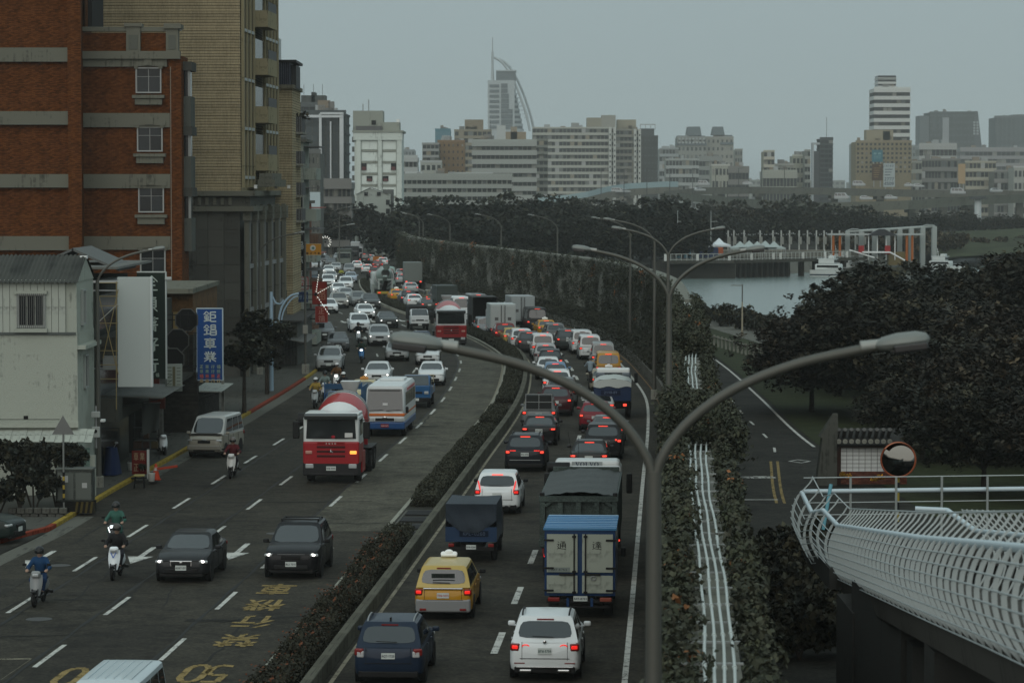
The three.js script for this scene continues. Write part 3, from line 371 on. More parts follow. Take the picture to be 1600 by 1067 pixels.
function car(kind, label, category, px, py, away, color, o = {}) { // o: on (head or brake lights), plate, rail, trim colour, turn, group
  const S = carShape(kind), p = S.p, q = onGround(px, py), d = -q.z, th = (o.turn ?? heading(d + (away ? 2 : 2))) + (away ? Math.PI : 0), f = V(Math.sin(th), 0, Math.cos(th));
  const t = thing(o.name ?? { sedan: 'sedan_car', hatch: 'hatchback_car', suv: 'suv_car', mpv: 'estate_car', van: 'minivan', bigvan: 'high_roof_van' }[kind], label, category, q.addScaledVector(f, (away ? 1 : -1) * p.L / 2), th, away ? 'cars queuing away from the camera' : 'cars coming towards the camera');
  if (o.scale) t.scale.set(...o.scale);
  const P = paint(color), far = d > 300;
  mesh('body', S.body, P, t); mesh('cabin', S.cabin, o.roof ? paint(o.roof) : P, t); mesh('windscreen', S.windscreen, GLASS, t); mesh('rear_window', S.rear, GLASS, t); S.side.forEach((g) => mesh('side_window', g, GLASS, t));
  S.tail.forEach((g, i) => { mesh('tail_light', g, RED_OFF, t); if (away && o.on !== 0) mesh('brake_lamp', S.core[i], d > 130 ? RED_HOT : RED_ON, t); }); if (away) mesh('brake_light', S.highstop, o.on === 0 || o.stop === 0 ? RED_OFF : RED_HOT, t);
  S.head.forEach((g, i) => { mesh('headlight', g, HEAD_OFF, t); if (!away && o.on) mesh('headlight_beam', S.beam[i], HEAD_ON, t); });
  mesh('grille', S.grille, BLACK, t); mesh('air_intake', S.lower, BLACK, t); S.valance.forEach((g) => mesh('valance', g, BLACK, t));
  wheelSet(t, 0.325, 0.21, [-p.W / 2 + 0.1, p.W / 2 - 0.1], [p.L / 2 - 0.86, -p.L / 2 + 0.9], far);
  if (!far) { S.arch.forEach((g) => mesh('wheel_arch', g, BLACK, t)); mesh('boot_seam', S.seam, BLACK, t); S.gap[away ? 0 : 1].concat(S.gap[2]).forEach((g) => mesh('panel_gap', g, BLACK, t)); S.handle.forEach((g) => mesh('door_handle', g, P, t)); }
  S.mirror.forEach((g) => mesh('mirror', g, o.blackMirror ? BLACK : P, t));
  if (o.rail) S.rail.forEach((g) => mesh('roof_rail', g, o.rail === 2 ? STEEL : BLACK, t)); if (away && d < 130) mesh('rear_wiper', S.wiper, BLACK, t);
  const back = away; plate(t, o.plate, 0, back ? (kind === 'sedan' ? p.deck - 0.26 : p.deck - 0.26) : 0.52, back ? -p.L / 2 - 0.02 : p.L / 2 + 0.03, back, 0.36, 0.16, o.plateBg, o.ink);
  return t;
}
const taxiSign = (t, x, y, z, col = [0.8, 0.82, 0.8]) => { mesh('taxi_sign', [rbox(0.5, 0.1, 0.16, 0.04, x, y + 0.06, z), ball(0.13, x, y + 0.13, z, [1.1, 0.8, 0.5]), ball(0.09, x - 0.17, y + 0.1, z, [1, 0.8, 0.5]), ball(0.09, x + 0.17, y + 0.1, z, [1, 0.8, 0.5])], mat(col, 0.4), t); };
const TAXI = [0.4, 0.2, 0.012], WH = [0.62, 0.65, 0.65], SIL = [0.33, 0.35, 0.35], DK = [0.016, 0.017, 0.018], GREY = [0.085, 0.09, 0.092], NAVY = [0.012, 0.017, 0.032];
// oncoming carriageway
car('van', 'pale blue-white minivan roof at the bottom edge of the picture', 'van', 150, 1216, 0, [0.45, 0.52, 0.54], { plate: 0, rail: 0 });
{ const t = scene.children[scene.children.length - 1]; for (let i = 0; i < 6; i++) mesh('roof_rib', rbox(0.05, 0.03, 2.6, 0.012), paint([0.45, 0.52, 0.54]), t, [-0.5 + i * 0.2, 1.955, -0.5]); }
{ const t = car('sedan', 'black saloon with lit headlights and chrome grille beside the white scooter', 'car', 282, 912, 0, DK, { on: 1, plate: '6267-EV' }); mesh('grille_trim', rbox(0.74, 0.19, 0.04, 0.05, 0, 0.66, 2.29), CHROME, t); mesh('grille_mesh', rbox(0.66, 0.13, 0.05, 0.04, 0, 0.66, 2.295), BLACK, t); mesh('badge', rbox(0.1, 0.07, 0.06, 0.02, 0, 0.69, 2.3), CHROME, t); [-1, 1].forEach((k) => mesh('fog_light', rbox(0.2, 0.08, 0.05, 0.02, k * 0.58, 0.4, 2.24, 0, k * 0.3, 0), CHROME, t)); mesh('dashboard_screen', box(0.1, 0.06, 0.02, 0.5, 0.93, 1.02), RED_OFF, t); }
{ const t = car('suv', 'black sport utility car with bright headlights and roof bars near the median', 'car', 454, 906, 0, [0.007, 0.007, 0.008], { on: 1, plate: 'BLX 7515', rail: 1, blackMirror: 1 }); [-0.35, 0.45].forEach((z) => mesh('roof_bar', rbox(1.3, 0.04, 0.08, 0.015, 0, 1.73, z - 0.7), BLACK, t)); mesh('bonnet_vent', box(0.9, 0.02, 0.05, 0, 0.84, 2.24), mat([0.1, 0.1, 0.1], 0.4), t); }
car('sedan', 'white saloon with dark lower air intakes behind the blue kei truck', 'car', 673, 603, 0, WH, { plate: 0 });
car('sedan', 'white saloon with black spindle grille half hidden by the lamp head', 'car', 668, 571, 0, WH, { plate: 0 });
car('sedan', 'silver saloon with its lights off in the middle lane, under the lamp head', 'car', 620, 565, 0, SIL, {});
car('sedan', 'white saloon with lit headlights right behind the cream taxi', 'car', 588, 603, 0, WH, { on: 1 });
{ const t = car('sedan', 'cream yellow taxi with orange roof sign between the cement truck and minibus', 'taxi', 563, 636, 0, [0.42, 0.36, 0.2], { name: 'taxi' }); taxiSign(t, 0, 1.46, -0.4, [0.5, 0.22, 0.04]); }
car('suv', 'silver four-wheel-drive car parked at the kerb beside the street lamp', 'car', 513, 581, 0, SIL, { rail: 1 });
car('sedan', 'dark grey saloon parked behind the silver four-wheel-drive', 'car', 528, 550, 0, GREY, {});
car('sedan', 'grey saloon farther along the kerb, half behind the parked dark one', 'car', 507, 532, 0, [0.11, 0.12, 0.125], {});
car('suv', 'silver sport utility car with headlights on beside the blue scooter', 'car', 593, 541, 0, [0.4, 0.42, 0.42], { on: 1, rail: 1 });
car('suv', 'white sport utility car behind the scooter with the round white shield', 'car', 563, 520, 0, WH, { on: 0 });
car('sedan', 'dark green-grey saloon with amber-tinged headlights in the inner lane', 'car', 608, 513, 0, [0.035, 0.04, 0.038], { on: 1 });
car('sedan', 'white saloon with broad grille ahead of the dark estate pair', 'car', 573, 499, 0, WH, { on: 1 });
car('hatch', 'white hatchback at the kerb lane below the red lantern sign', 'car', 516, 490, 0, WH, {});
car('suv', 'pale beige sport utility car with two bright headlights', 'car', 532, 482, 0, [0.24, 0.24, 0.22], { on: 1 });
car('suv', 'dark charcoal sport utility car with bright headlights by the median bend', 'car', 582, 484, 0, [0.05, 0.055, 0.055], { on: 1 });
car('mpv', 'dull grey estate car tucked beside the charcoal one', 'car', 562, 479, 0, [0.15, 0.16, 0.155], {});
car('sedan', 'dark blue saloon roof hidden under the near lamp head', 'car', 660, 548, 0, [0.02, 0.03, 0.06], {});
const farOn = [['sedan', 542, 470, SIL, 1, 'silver saloon leading the far oncoming queue'], ['sedan', 530, 461, WH, 1, 'white saloon overlapped by the leading silver one'], ['suv', 541, 453, WH, 0, 'white sport utility car third in the far queue'], ['sedan', 548, 442, [0.3, 0.36, 0.42], 0, 'pale blue saloon beside the yellow-jacketed rider'], ['suv', 513, 449, WH, 1, 'white car with a black windscreen beside the red sign'], ['sedan', 517, 440, SIL, 1, 'silver saloon with one lamp glinting in the far queue'], ['sedan', 513, 430, WH, 1, 'white saloon far up the kerb lane'], ['sedan', 524, 425, SIL, 0, 'silver saloon below the olive truck'], ['mpv', 545, 429, [0.2, 0.21, 0.21], 0, 'grey estate beside the far median'], ['sedan', 516, 417, GREY, 0, 'grey saloon in front of the olive truck, kerb side'], ['sedan', 507, 412, GREY, 0, 'dark grey saloon far up under the trees'], ['van', 488, 443, [0.03, 0.045, 0.06], 0, 'dark blue-grey van partly behind the red shop sign'], ['suv', 484, 419, WH, 1, 'white car beyond the orange advertising sign'], ['sedan', 494, 421, SIL, 0, 'silver car between the sign poles'], ['sedan', 528, 408, [0.2, 0.22, 0.22], 0, 'small grey saloon just before the bend'], ['sedan', 500, 406, WH, 0, 'white car farthest up the kerb lane']];
for (const [k, x, y, c, on, l] of farOn) car(k, l, k === 'van' ? 'van' : 'car', x, y, 0, c, { on });
// parked and side-street vehicles
{ const t = car('van', 'silver and beige minivan parked beside the dark shopfronts', 'van', 318, 716, 0, [0.26, 0.245, 0.2], { roof: [0.36, 0.37, 0.35], turn: -0.16, plate: 0 }); mesh('bumper', rbox(1.66, 0.24, 0.14, 0.06, 0, 0.5, 2.28), mat([0.2, 0.19, 0.16], 0.4), t); mesh('grille_badge', rbox(0.24, 0.12, 0.05, 0.03, 0, 0.84, 2.27), CHROME, t); }
car('sedan', 'dark car nosing in from the side street at the picture edge', 'car', 30, 848, 0, [0.012, 0.02, 0.018], { turn: 1.35 });
// departing carriageway, inner lane
{ const t = car('suv', 'dark blue crossover with silver roof rails at the bottom of the picture', 'car', 606, 1073, 1, [0.009, 0.018, 0.036], { on: 0, stop: 0, rail: 2, plate: 'AQT-1720', scale: [0.98, 0.97, 0.98] }); [-1, 1].forEach((k) => mesh('clear_lamp', rbox(0.2, 0.18, 0.1, 0.04, k * 0.74, 0.86, -2.24, 0, -k * 0.3, 0), mat([0.4, 0.4, 0.4], 0.2), t)); mesh('aerial_fin', box(0.04, 0.1, 0.16, 0, 1.7, -1.5), BLACK, t); }
{ const t = car('mpv', 'yellow and silver taxi estate with white roof sign', 'taxi', 692, 970, 1, TAXI, { name: 'taxi', plate: 'TDN-1073', ink: '#a02020', blackMirror: 1, stop: 0, roof: [0.4, 0.29, 0.08] }); taxiSign(t, 0, 1.62, 0.1); mesh('rear_bumper', rbox(1.66, 0.42, 0.2, 0.08, 0, 0.45, -2.27), paint([0.2, 0.205, 0.205]), t); mesh('chrome_bar', rbox(1.2, 0.05, 0.04, 0.02, 0, 0.96, -2.34), CHROME, t); mesh('window_lettering', new THREE.PlaneGeometry(0.7, 0.15), mat([0.8, 0.8, 0.8], 0.6, 0, { map: canvas(256, 56, (g, W, H) => { g.fillStyle = '#3a423f'; g.fillRect(0, 0, W, H); g.fillStyle = '#141816'; g.font = 'bold 46px sans-serif'; g.textAlign = 'center'; g.fillText('TDN-1073', W / 2, 45, W - 6); }) }), t, [0, 1.34, -2.27], [-0.28, Math.PI, 0]); [-1, 1].forEach((k) => mesh('reflector', rbox(0.2, 0.07, 0.03, 0.02, k * 0.6, 0.34, -2.375), RED_OFF, t)); }
{ const t = car('suv', 'white crossover with tall L-shaped red tail lights', 'car', 776, 805, 1, WH, { plate: 0, blackMirror: 1, scale: [0.98, 0.98, 0.96], rail: 0, stop: 1 }); [-1, 1].forEach((k) => { mesh('tail_light', rbox(0.05, 0.42, 0.08, 0.02, k * 0.72, 1.17, -2.12, 0.3, 0, -k * 0.22), RED_ON, t); mesh('tail_light', rbox(0.2, 0.07, 0.08, 0.02, k * 0.74, 0.94, -2.2, 0, -k * 0.3, 0), RED_HOT, t); }); mesh('skid_plate', rbox(1.1, 0.1, 0.06, 0.03, 0, 0.38, -2.3), STEEL, t); }
{ const t = car('suv', 'dark sport utility car with white number plate behind the white crossover', 'car', 820, 738, 1, [0.012, 0.014, 0.018], { plate: 'BHL-5765', rail: 1 }); [-1, 1].forEach((k) => mesh('light_bar', rbox(0.42, 0.05, 0.06, 0.02, k * 0.62, 0.98, -2.22), RED_ON, t)); mesh('bumper_line', rbox(1.4, 0.03, 0.03, 0.01, 0, 0.56, -2.3), STEEL, t); }
car('sedan', 'black saloon with brake lights on ahead of the dark sport utility car', 'car', 842, 697, 1, [0.01, 0.01, 0.011], { plate: 'AGX-1165' });
{ const t = car('suv', 'silver pickup with a wire cage over its bed', 'pickup', 842, 672, 1, [0.13, 0.14, 0.14], { name: 'pickup_truck', stop: 0 }); const c = new THREE.Group(); c.name = 'cage'; t.add(c); mesh('panel', rbox(1.4, 0.8, 1.6, 0.04, 0, 1.45, -1.4), mat([0.02, 0.022, 0.022], 0.7), c); for (const x of [-0.7, 0, 0.7]) mesh('bar', box(0.03, 0.85, 0.03, x, 1.5, -2.22), STEEL, c); for (const y of [1.1, 1.5, 1.92]) mesh('bar', box(1.45, 0.03, 0.03, 0, y, -2.23), STEEL, c); }
car('suv', 'dark red sport utility car ahead of the caged pickup', 'car', 868, 651, 1, [0.045, 0.008, 0.01], {});
car('suv', 'grey sport utility car beside the dark red one, one tail light showing', 'car', 877, 636, 1, [0.09, 0.095, 0.095], { stop: 0 });
car('suv', 'white sport utility car with silver rails above the lamp arm', 'car', 871, 621, 1, WH, { rail: 2 });
car('hatch', 'pale blue hatchback with a bright high brake light', 'car', 868, 603, 1, [0.12, 0.2, 0.3], {});
car('hatch', 'white hatchback just behind the pale blue one', 'car', 857, 594, 1, WH, { stop: 0 });
car('mpv', 'dark taxi-height estate with wide brake bar in the inner lane', 'car', 860, 583, 1, [0.025, 0.027, 0.03], {});
car('mpv', 'silver estate behind the small white van', 'car', 853, 573, 1, SIL, {});
car('van', 'small white van with a tall rear window in the inner lane', 'van', 849, 561, 1, WH, { scale: [1, 0.96, 0.9] });
car('suv', 'dark grey sport utility car leading the inner lane bend', 'car', 828, 552, 1, [0.05, 0.05, 0.05], {});
car('suv', 'white crossover squeezed beside the dark grey one at the bend', 'car', 816, 547, 1, WH, {});
car('sedan', 'cream and yellow taxi at the median bend', 'taxi', 803, 541, 1, [0.4, 0.3, 0.09], { name: 'taxi', stop: 0 });
car('suv', 'bright red car with a glowing tail light at the median bend', 'car', 790, 537, 1, [0.14, 0.012, 0.012], {});
car('van', 'silver pickup-sized van beside the container truck', 'van', 760, 524, 1, [0.3, 0.33, 0.35], { scale: [0.95, 0.8, 0.8], stop: 0 });
// departing carriageway, outer lane
{ const t = car('suv', 'white sport utility car with ring-shaped red tail lights, foremost in the outer lane', 'car', 851, 1066, 1, WH, { plate: 'BFW-5759', rail: 1, stop: 0, ink: '#1c3a34' }); [-1, 1].forEach((k) => { for (const i of [0, 1]) mesh('light_ring', move(new THREE.TorusGeometry(0.075, 0.018, 6, 18), k * (0.5 + i * 0.22), 0.92, -2.24 + i * 0.05, 0, -k * 0.25 * i, 0, [1.25, 0.8, 1]), RED_ON, t); mesh('exhaust_trim', rbox(0.34, 0.1, 0.1, 0.04, k * 0.5, 0.3, -2.27), CHROME, t); mesh('reflector', rbox(0.28, 0.03, 0.03, 0.01, k * 0.66, 0.5, -2.27), RED_OFF, t); }); mesh('bumper_trim', rbox(1.5, 0.03, 0.04, 0.01, 0, 0.4, -2.3), CHROME, t); mesh('badge', ball(0.05, 0, 1.06, -2.26, [1, 1, 0.4]), CHROME, t); }
car('sedan', 'dark saloon roof showing just ahead of the dump truck', 'car', 920, 742, 1, [0.02, 0.02, 0.02], {});
{ const t = car('suv', 'black sport utility car with four-point tail lights ahead of the dump truck', 'car', 942, 719, 1, [0.012, 0.012, 0.013], {}); [-1, 1].forEach((k) => { for (const i of [0, 1]) mesh('light_point', ball(0.06, k * (0.62 + i * 0.17), 0.95, -2.2 + i * 0.04), RED_HOT, t); }); mesh('boot_lettering', [-3, -2, -1, 0, 1, 2, 3].map((i) => box(0.07, 0.045, 0.02, i * 0.1, 0.93, -2.27)), CHROME, t); }
car('sedan', 'silver-grey saloon with brake bar lit, under the lamp arm', 'car', 948, 698, 1, GREY, {});
car('hatch', 'red hatchback with bright tail lights, left of the lamp arm', 'car', 930, 674, 1, [0.17, 0.012, 0.02], {});
car('sedan', 'silver saloon crossed by the lamp arm ahead of the red hatchback', 'car', 936, 657, 1, SIL, { stop: 0 });
car('sedan', 'silver taxi-like saloon behind the yellow van', 'car', 943, 614, 1, [0.24, 0.22, 0.17], {});
{ const t = car('van', 'yellow taxi van with a large dark rear window', 'taxi', 951, 597, 1, TAXI, { name: 'taxi_van' }); taxiSign(t, 0, 1.0, -2.6); }
car('van', 'silver minivan ahead of the yellow taxi van', 'van', 943, 579, 1, [0.26, 0.28, 0.28], {});
car('van', 'small white van with lit brakes two ahead of the yellow van', 'van', 923, 563, 1, WH, { scale: [0.98, 0.95, 0.9] });
car('van', 'white van roof half hidden behind another white van', 'van', 911, 554, 1, WH, { scale: [0.98, 0.95, 0.9], stop: 0 });
car('suv', 'dark teal-grey sport utility car at the hedge bend', 'car', 888, 548, 1, [0.045, 0.055, 0.055], { rail: 2 });
car('mpv', 'grey estate beside the hedge, ahead of the teal-grey car', 'car', 869, 536, 1, [0.14, 0.15, 0.15], {});
{ const t = car('sedan', 'yellow taxi with white roof sign at the hedge bend', 'taxi', 856, 527, 1, TAXI, { name: 'taxi' }); taxiSign(t, 0, 1.46, 0); }
car('bigvan', 'black high-roofed van left of the hedge-bend taxi', 'van', 840, 521, 1, [0.012, 0.013, 0.014], { scale: [1, 0.95, 1] });
{ const t = car('sedan', 'yellow taxi roof peeking above the open-backed truck', 'taxi', 778, 502, 1, TAXI, { name: 'taxi' }); taxiSign(t, 0, 1.46, 0); }
car('bigvan', 'white high-roofed minibus seen from behind beside the far cement truck', 'van', 722, 506, 1, WH, { scale: [1.02, 1.08, 1] });
car('bigvan', 'grey high-roofed van behind the open-backed truck', 'van', 748, 497, 1, [0.15, 0.16, 0.16], {});
const farOff = [['sedan', 671, 488, [0.04, 0.05, 0.045], 'dark green saloon beside the far white car'], ['sedan', 649, 481, WH, 'white saloon with two red brake lamps, far inner lane'], ['suv', 639, 478, [0.03, 0.03, 0.033], 'black sport utility car behind the far yellow taxi'], ['sedan', 643, 460, SIL, 'silver saloon roof behind the black far car'], ['sedan', 643, 446, [0.05, 0.06, 0.06], 'dark saloon behind the grey box truck'], ['sedan', 629, 445, SIL, 'silver saloon in the gap left of the grey box truck'], ['sedan', 627, 436, [0.3, 0.32, 0.32], 'pale car ahead in the outer lane'], ['suv', 586, 434, [0.09, 0.02, 0.02], 'dark red car left of the green minibus'], ['sedan', 573, 428, WH, 'white saloon left of the far red car'], ['sedan', 557, 422, WH, 'white saloon with tail lamps lit next to the olive truck'], ['sedan', 590, 421, [0.12, 0.03, 0.03], 'maroon car beyond the white saloon'], ['van', 569, 414, DK, 'black van at the far bend'], ['sedan', 578, 411, SIL, 'silver car at the far bend'], ['sedan', 598, 416, WH, 'white car roof at the far bend, by the orange board'], ['mpv', 677, 476, [0.1, 0.09, 0.05], 'dim yellowish car behind the dark truck box']];
for (const [k, x, y, c, l] of farOff) car(k, l, k === 'van' ? 'van' : 'car', x, y, 1, c, {});
{ const t = car('sedan', 'yellow taxi beside the grey-green mixer truck', 'taxi', 622, 472, 1, TAXI, { name: 'taxi' }); taxiSign(t, 0, 1.46, 0); }

// ---------- trucks and buses ----------
function place(name, label, category, px, py, away, L, turn) { const q = onGround(px, py), th = (turn ?? heading(-q.z + L / 2)) + (away ? Math.PI : 0), f = V(Math.sin(th), 0, Math.cos(th)); return thing(name, label, category, q.addScaledVector(f, (away ? 1 : -1) * L / 2), th, away ? 'cars queuing away from the camera' : 'cars coming towards the camera'); }
const textPlane = (txt, w, h, bg, ink, font = 'bold 70px serif') => [new THREE.PlaneGeometry(w, h), mat([0.8, 0.8, 0.8], 0.6, 0, { map: canvas(512, Math.round(512 * h / w), (g, W, H) => { g.fillStyle = bg; g.fillRect(0, 0, W, H); g.fillStyle = ink; g.font = font; g.textAlign = 'center'; g.textBaseline = 'middle'; g.fillText(txt, W / 2, H / 2, W * 0.96); }) })];
const REDP = [0.26, 0.014, 0.018];
function truckFrame(t, L, zs, w = 2.4, r = 0.5) { mesh('chassis', [box(0.9, 0.3, L - 1, 0, 0.8, -0.2), box(2.1, 0.5, 1.6, 0, 0.75, -0.4)], BLACK, t); wheelSet(t, r, 0.3, [-w / 2 + 0.2, w / 2 - 0.2], zs, 1); mesh('mudguard', [box(w, 0.06, 2.6, 0, 2 * r + 0.1, zs[zs.length - 1] + 0.6)], BLACK, t); }
function mixer(label, px, py, away, P) { // P: lower cab, upper cab, drum bands
  const L = 8.6, t = place('cement_truck', label, 'cement truck', px, py, away, L), z = L / 2;
  truckFrame(t, L, [z - 1.35, -z + 2.6, -z + 1.25], 2.48, 0.5);
  const c = mesh('cab', [rbox(2.46, 1.5, 1.9, 0.12, 0, 2.22, z - 1.0), rbox(2.4, 0.16, 1.5, 0.07, 0, 3.02, z - 1.1)], paint(P.upper), t);
  mesh('cab_front', [rbox(2.48, 1.05, 0.5, 0.08, 0, 1.33, z - 0.24), rbox(2.475, 0.9, 1.8, 0.06, 0, 1.3, z - 0.98)], paint(P.lower), t);
  mesh('windscreen', grid(8, 3, (u, v) => V((u - 0.5) * lerp(2.2, 2.1, v), lerp(1.98, 2.86, v), z - 0.03)), GLASS, t);
  [-1, 1].forEach((k) => mesh('side_window', box(0.03, 0.7, 0.95, k * 1.235, 2.45, z - 0.95), GLASS, t));
  mesh('sun_visor', rbox(2.34, 0.2, 0.3, 0.05, 0, 2.96, z + 0.05, 0.35, 0, 0), mat([0.03, 0.033, 0.033], 0.3), t);
  for (let i = 0; i < 3; i++) mesh('grille_slot', rbox(1.25, 0.1, 0.05, 0.02, 0, 1.62 - i * 0.2, z + 0.01), mat([0.05, 0.01, 0.01], 0.5), t);
  mesh('lettering', textPlane(P.text ?? '', 1.2, 0.12, '#5a0f12', '#b9b9b4', 'bold 46px sans-serif')[0], textPlane(P.text ?? '', 1.2, 0.12, '#7c1216', '#c4c4be', 'bold 48px sans-serif')[1], t, [0, 1.77, z + 0.015]);
  mesh('emblem', [0, 1, 2].map((i) => move(new THREE.ConeGeometry(0.045, 0.12, 4), Math.sin(i * 2.094) * 0.06, 1.42 + Math.cos(i * 2.094) * 0.06, z + 0.045, 0, 0, -i * 2.094, [1, 1, 0.3])), CHROME, t);
  mesh('bumper', [rbox(2.5, 0.62, 0.5, 0.08, 0, 0.66, z - 0.24), rbox(2.0, 0.1, 0.1, 0.03, 0, 0.42, z - 0.02)], mat([0.02, 0.02, 0.021], 0.6), t);
  [-1, 1].forEach((k) => { mesh('headlight', rbox(0.36, 0.2, 0.08, 0.04, k * 0.95, 0.78, z + 0.01), HEAD_OFF, t); mesh('turn_signal', rbox(0.3, 0.15, 0.08, 0.04, k * 0.98, 1.38, z + 0.01), k > 0 && P.signal ? AMBER : mat([0.4, 0.2, 0.16], 0.3), t); const m = new THREE.Group(); m.name = 'mirror'; t.add(m); mesh('housing', rbox(0.3, 0.75, 0.2, 0.06, k * 1.55, 2.35, z - 0.15), BLACK, m); mesh('bracket', box(0.4, 0.04, 0.04, k * 1.38, 2.78, z - 0.2), BLACK, m); mesh('wiper', box(0.8, 0.03, 0.03, k * 0.5 + 0.1, 2.02, z + 0.03, 0, 0, 0.06), BLACK, t); mesh('step', box(0.3, 0.9, 1.2, k * 1.1, 0.85, z - 1.9), paint(P.lower), t); });
  plate(t, P.plate, 0, 0.68, z + 0.02, 0, 0.42, 0.18);
  // drum: a lathe tilted up at the back
  const prof = [[0.02, 0], [0.55, 0.02], [0.9, 0.25], [1.16, 1.1], [1.2, 1.9], [1.12, 2.7], [0.86, 3.9], [0.62, 4.5], [0.5, 4.62]], drum = new THREE.Group(); drum.name = 'drum'; t.add(drum); drum.position.set(0, 2.0, z - 2.5); drum.rotation.x = -Math.PI / 2 + 0.22;
  const cut = [0, 3, 5, 9]; for (let i = 0; i < 3; i++) mesh('drum_band', new THREE.LatheGeometry(prof.slice(cut[i], cut[i + 1] + (i < 2 ? 1 : 0)).map(([a, b]) => new THREE.Vector2(a, b)), 28), paint(P.bands[i], 0.4), drum);
  mesh('drum_ring', cyl(1.13, 1.13, 0.12, 0, 3.0, 0, 0, 0, 0, 28), STEEL, drum); mesh('drum_frame', [box(0.16, 1.3, 0.16, -0.8, 1.7, -z + 1.4), box(0.16, 1.3, 0.16, 0.8, 1.7, -z + 1.4), box(1.9, 0.16, 0.3, 0, 2.3, -z + 1.4)], paint(P.lower), t);
  mesh('hopper', [cyl(0.62, 0.3, 0.6, 0, 3.7, -z + 0.55, 0, Math.PI / 4, 0, 4), box(0.5, 0.2, 1.4, 0.2, 2.3, -z + 0.3, 0.7, 0, 0)], paint(P.bands[2], 0.5), t); mesh('chute', [box(0.5, 0.08, 1.4, 0.2, 1.6, -z + 0.12, 1.0, 0.2, 0)], BLACK, t); mesh('water_tank', cyl(0.3, 0.3, 1.2, -1.0, 2.3, z - 2.25, 0, 0, Math.PI / 2), mat([0.02, 0.02, 0.02], 0.6), t, [-0.1, 0.35, 0]);
  mesh('ladder', [-1, 1].map((k) => box(0.05, 1.9, 0.05, k * 0.2 - 0.8, 1.9, -z + 0.25)), STEEL, t); mesh('tail_board', rbox(2.3, 0.3, 0.1, 0.03, 0, 0.8, -z + 0.1), P.tail ? mat(P.tail, 0.6) : BLACK, t); [-1, 1].forEach((k) => mesh('tail_light', rbox(0.3, 0.14, 0.06, 0.02, k * 0.85, 0.8, -z + 0.04), away ? RED_ON : RED_OFF, t));
  return t;
}
{ const t = mixer('red and white cement truck in front, one amber signal lit', 517, 756, 0, { lower: REDP, upper: [0.55, 0.58, 0.57], bands: [[0.6, 0.62, 0.61], [0.3, 0.018, 0.02], [0.6, 0.62, 0.61]], plate: 'KEB-5995', text: 'F  U  S  O', signal: 1 }); mesh('permit_card', box(0.34, 0.24, 0.01, 0.78, 2.12, 4.31), mat([0.5, 0.5, 0.48], 0.7), t); mesh('pennant', ball(0.07, 0.1, 2.06, 4.32, [1.3, 1, 0.4]), mat([0.3, 0.02, 0.03], 0.7), t); }
mixer('far red and white cement truck beside the white minibus', 705, 544, 0, { lower: [0.24, 0.014, 0.016], upper: [0.58, 0.6, 0.6], bands: [[0.62, 0.64, 0.63], [0.4, 0.1, 0.1], [0.6, 0.6, 0.6]], plate: '' });
mixer('grey-green cement truck seen from behind in the far inner lane', 604, 468, 1, { lower: [0.3, 0.35, 0.33], upper: [0.4, 0.44, 0.43], bands: [[0.5, 0.55, 0.53], [0.46, 0.52, 0.5], [0.2, 0.25, 0.23]], tail: [0.3, 0.24, 0.05], plate: '' });
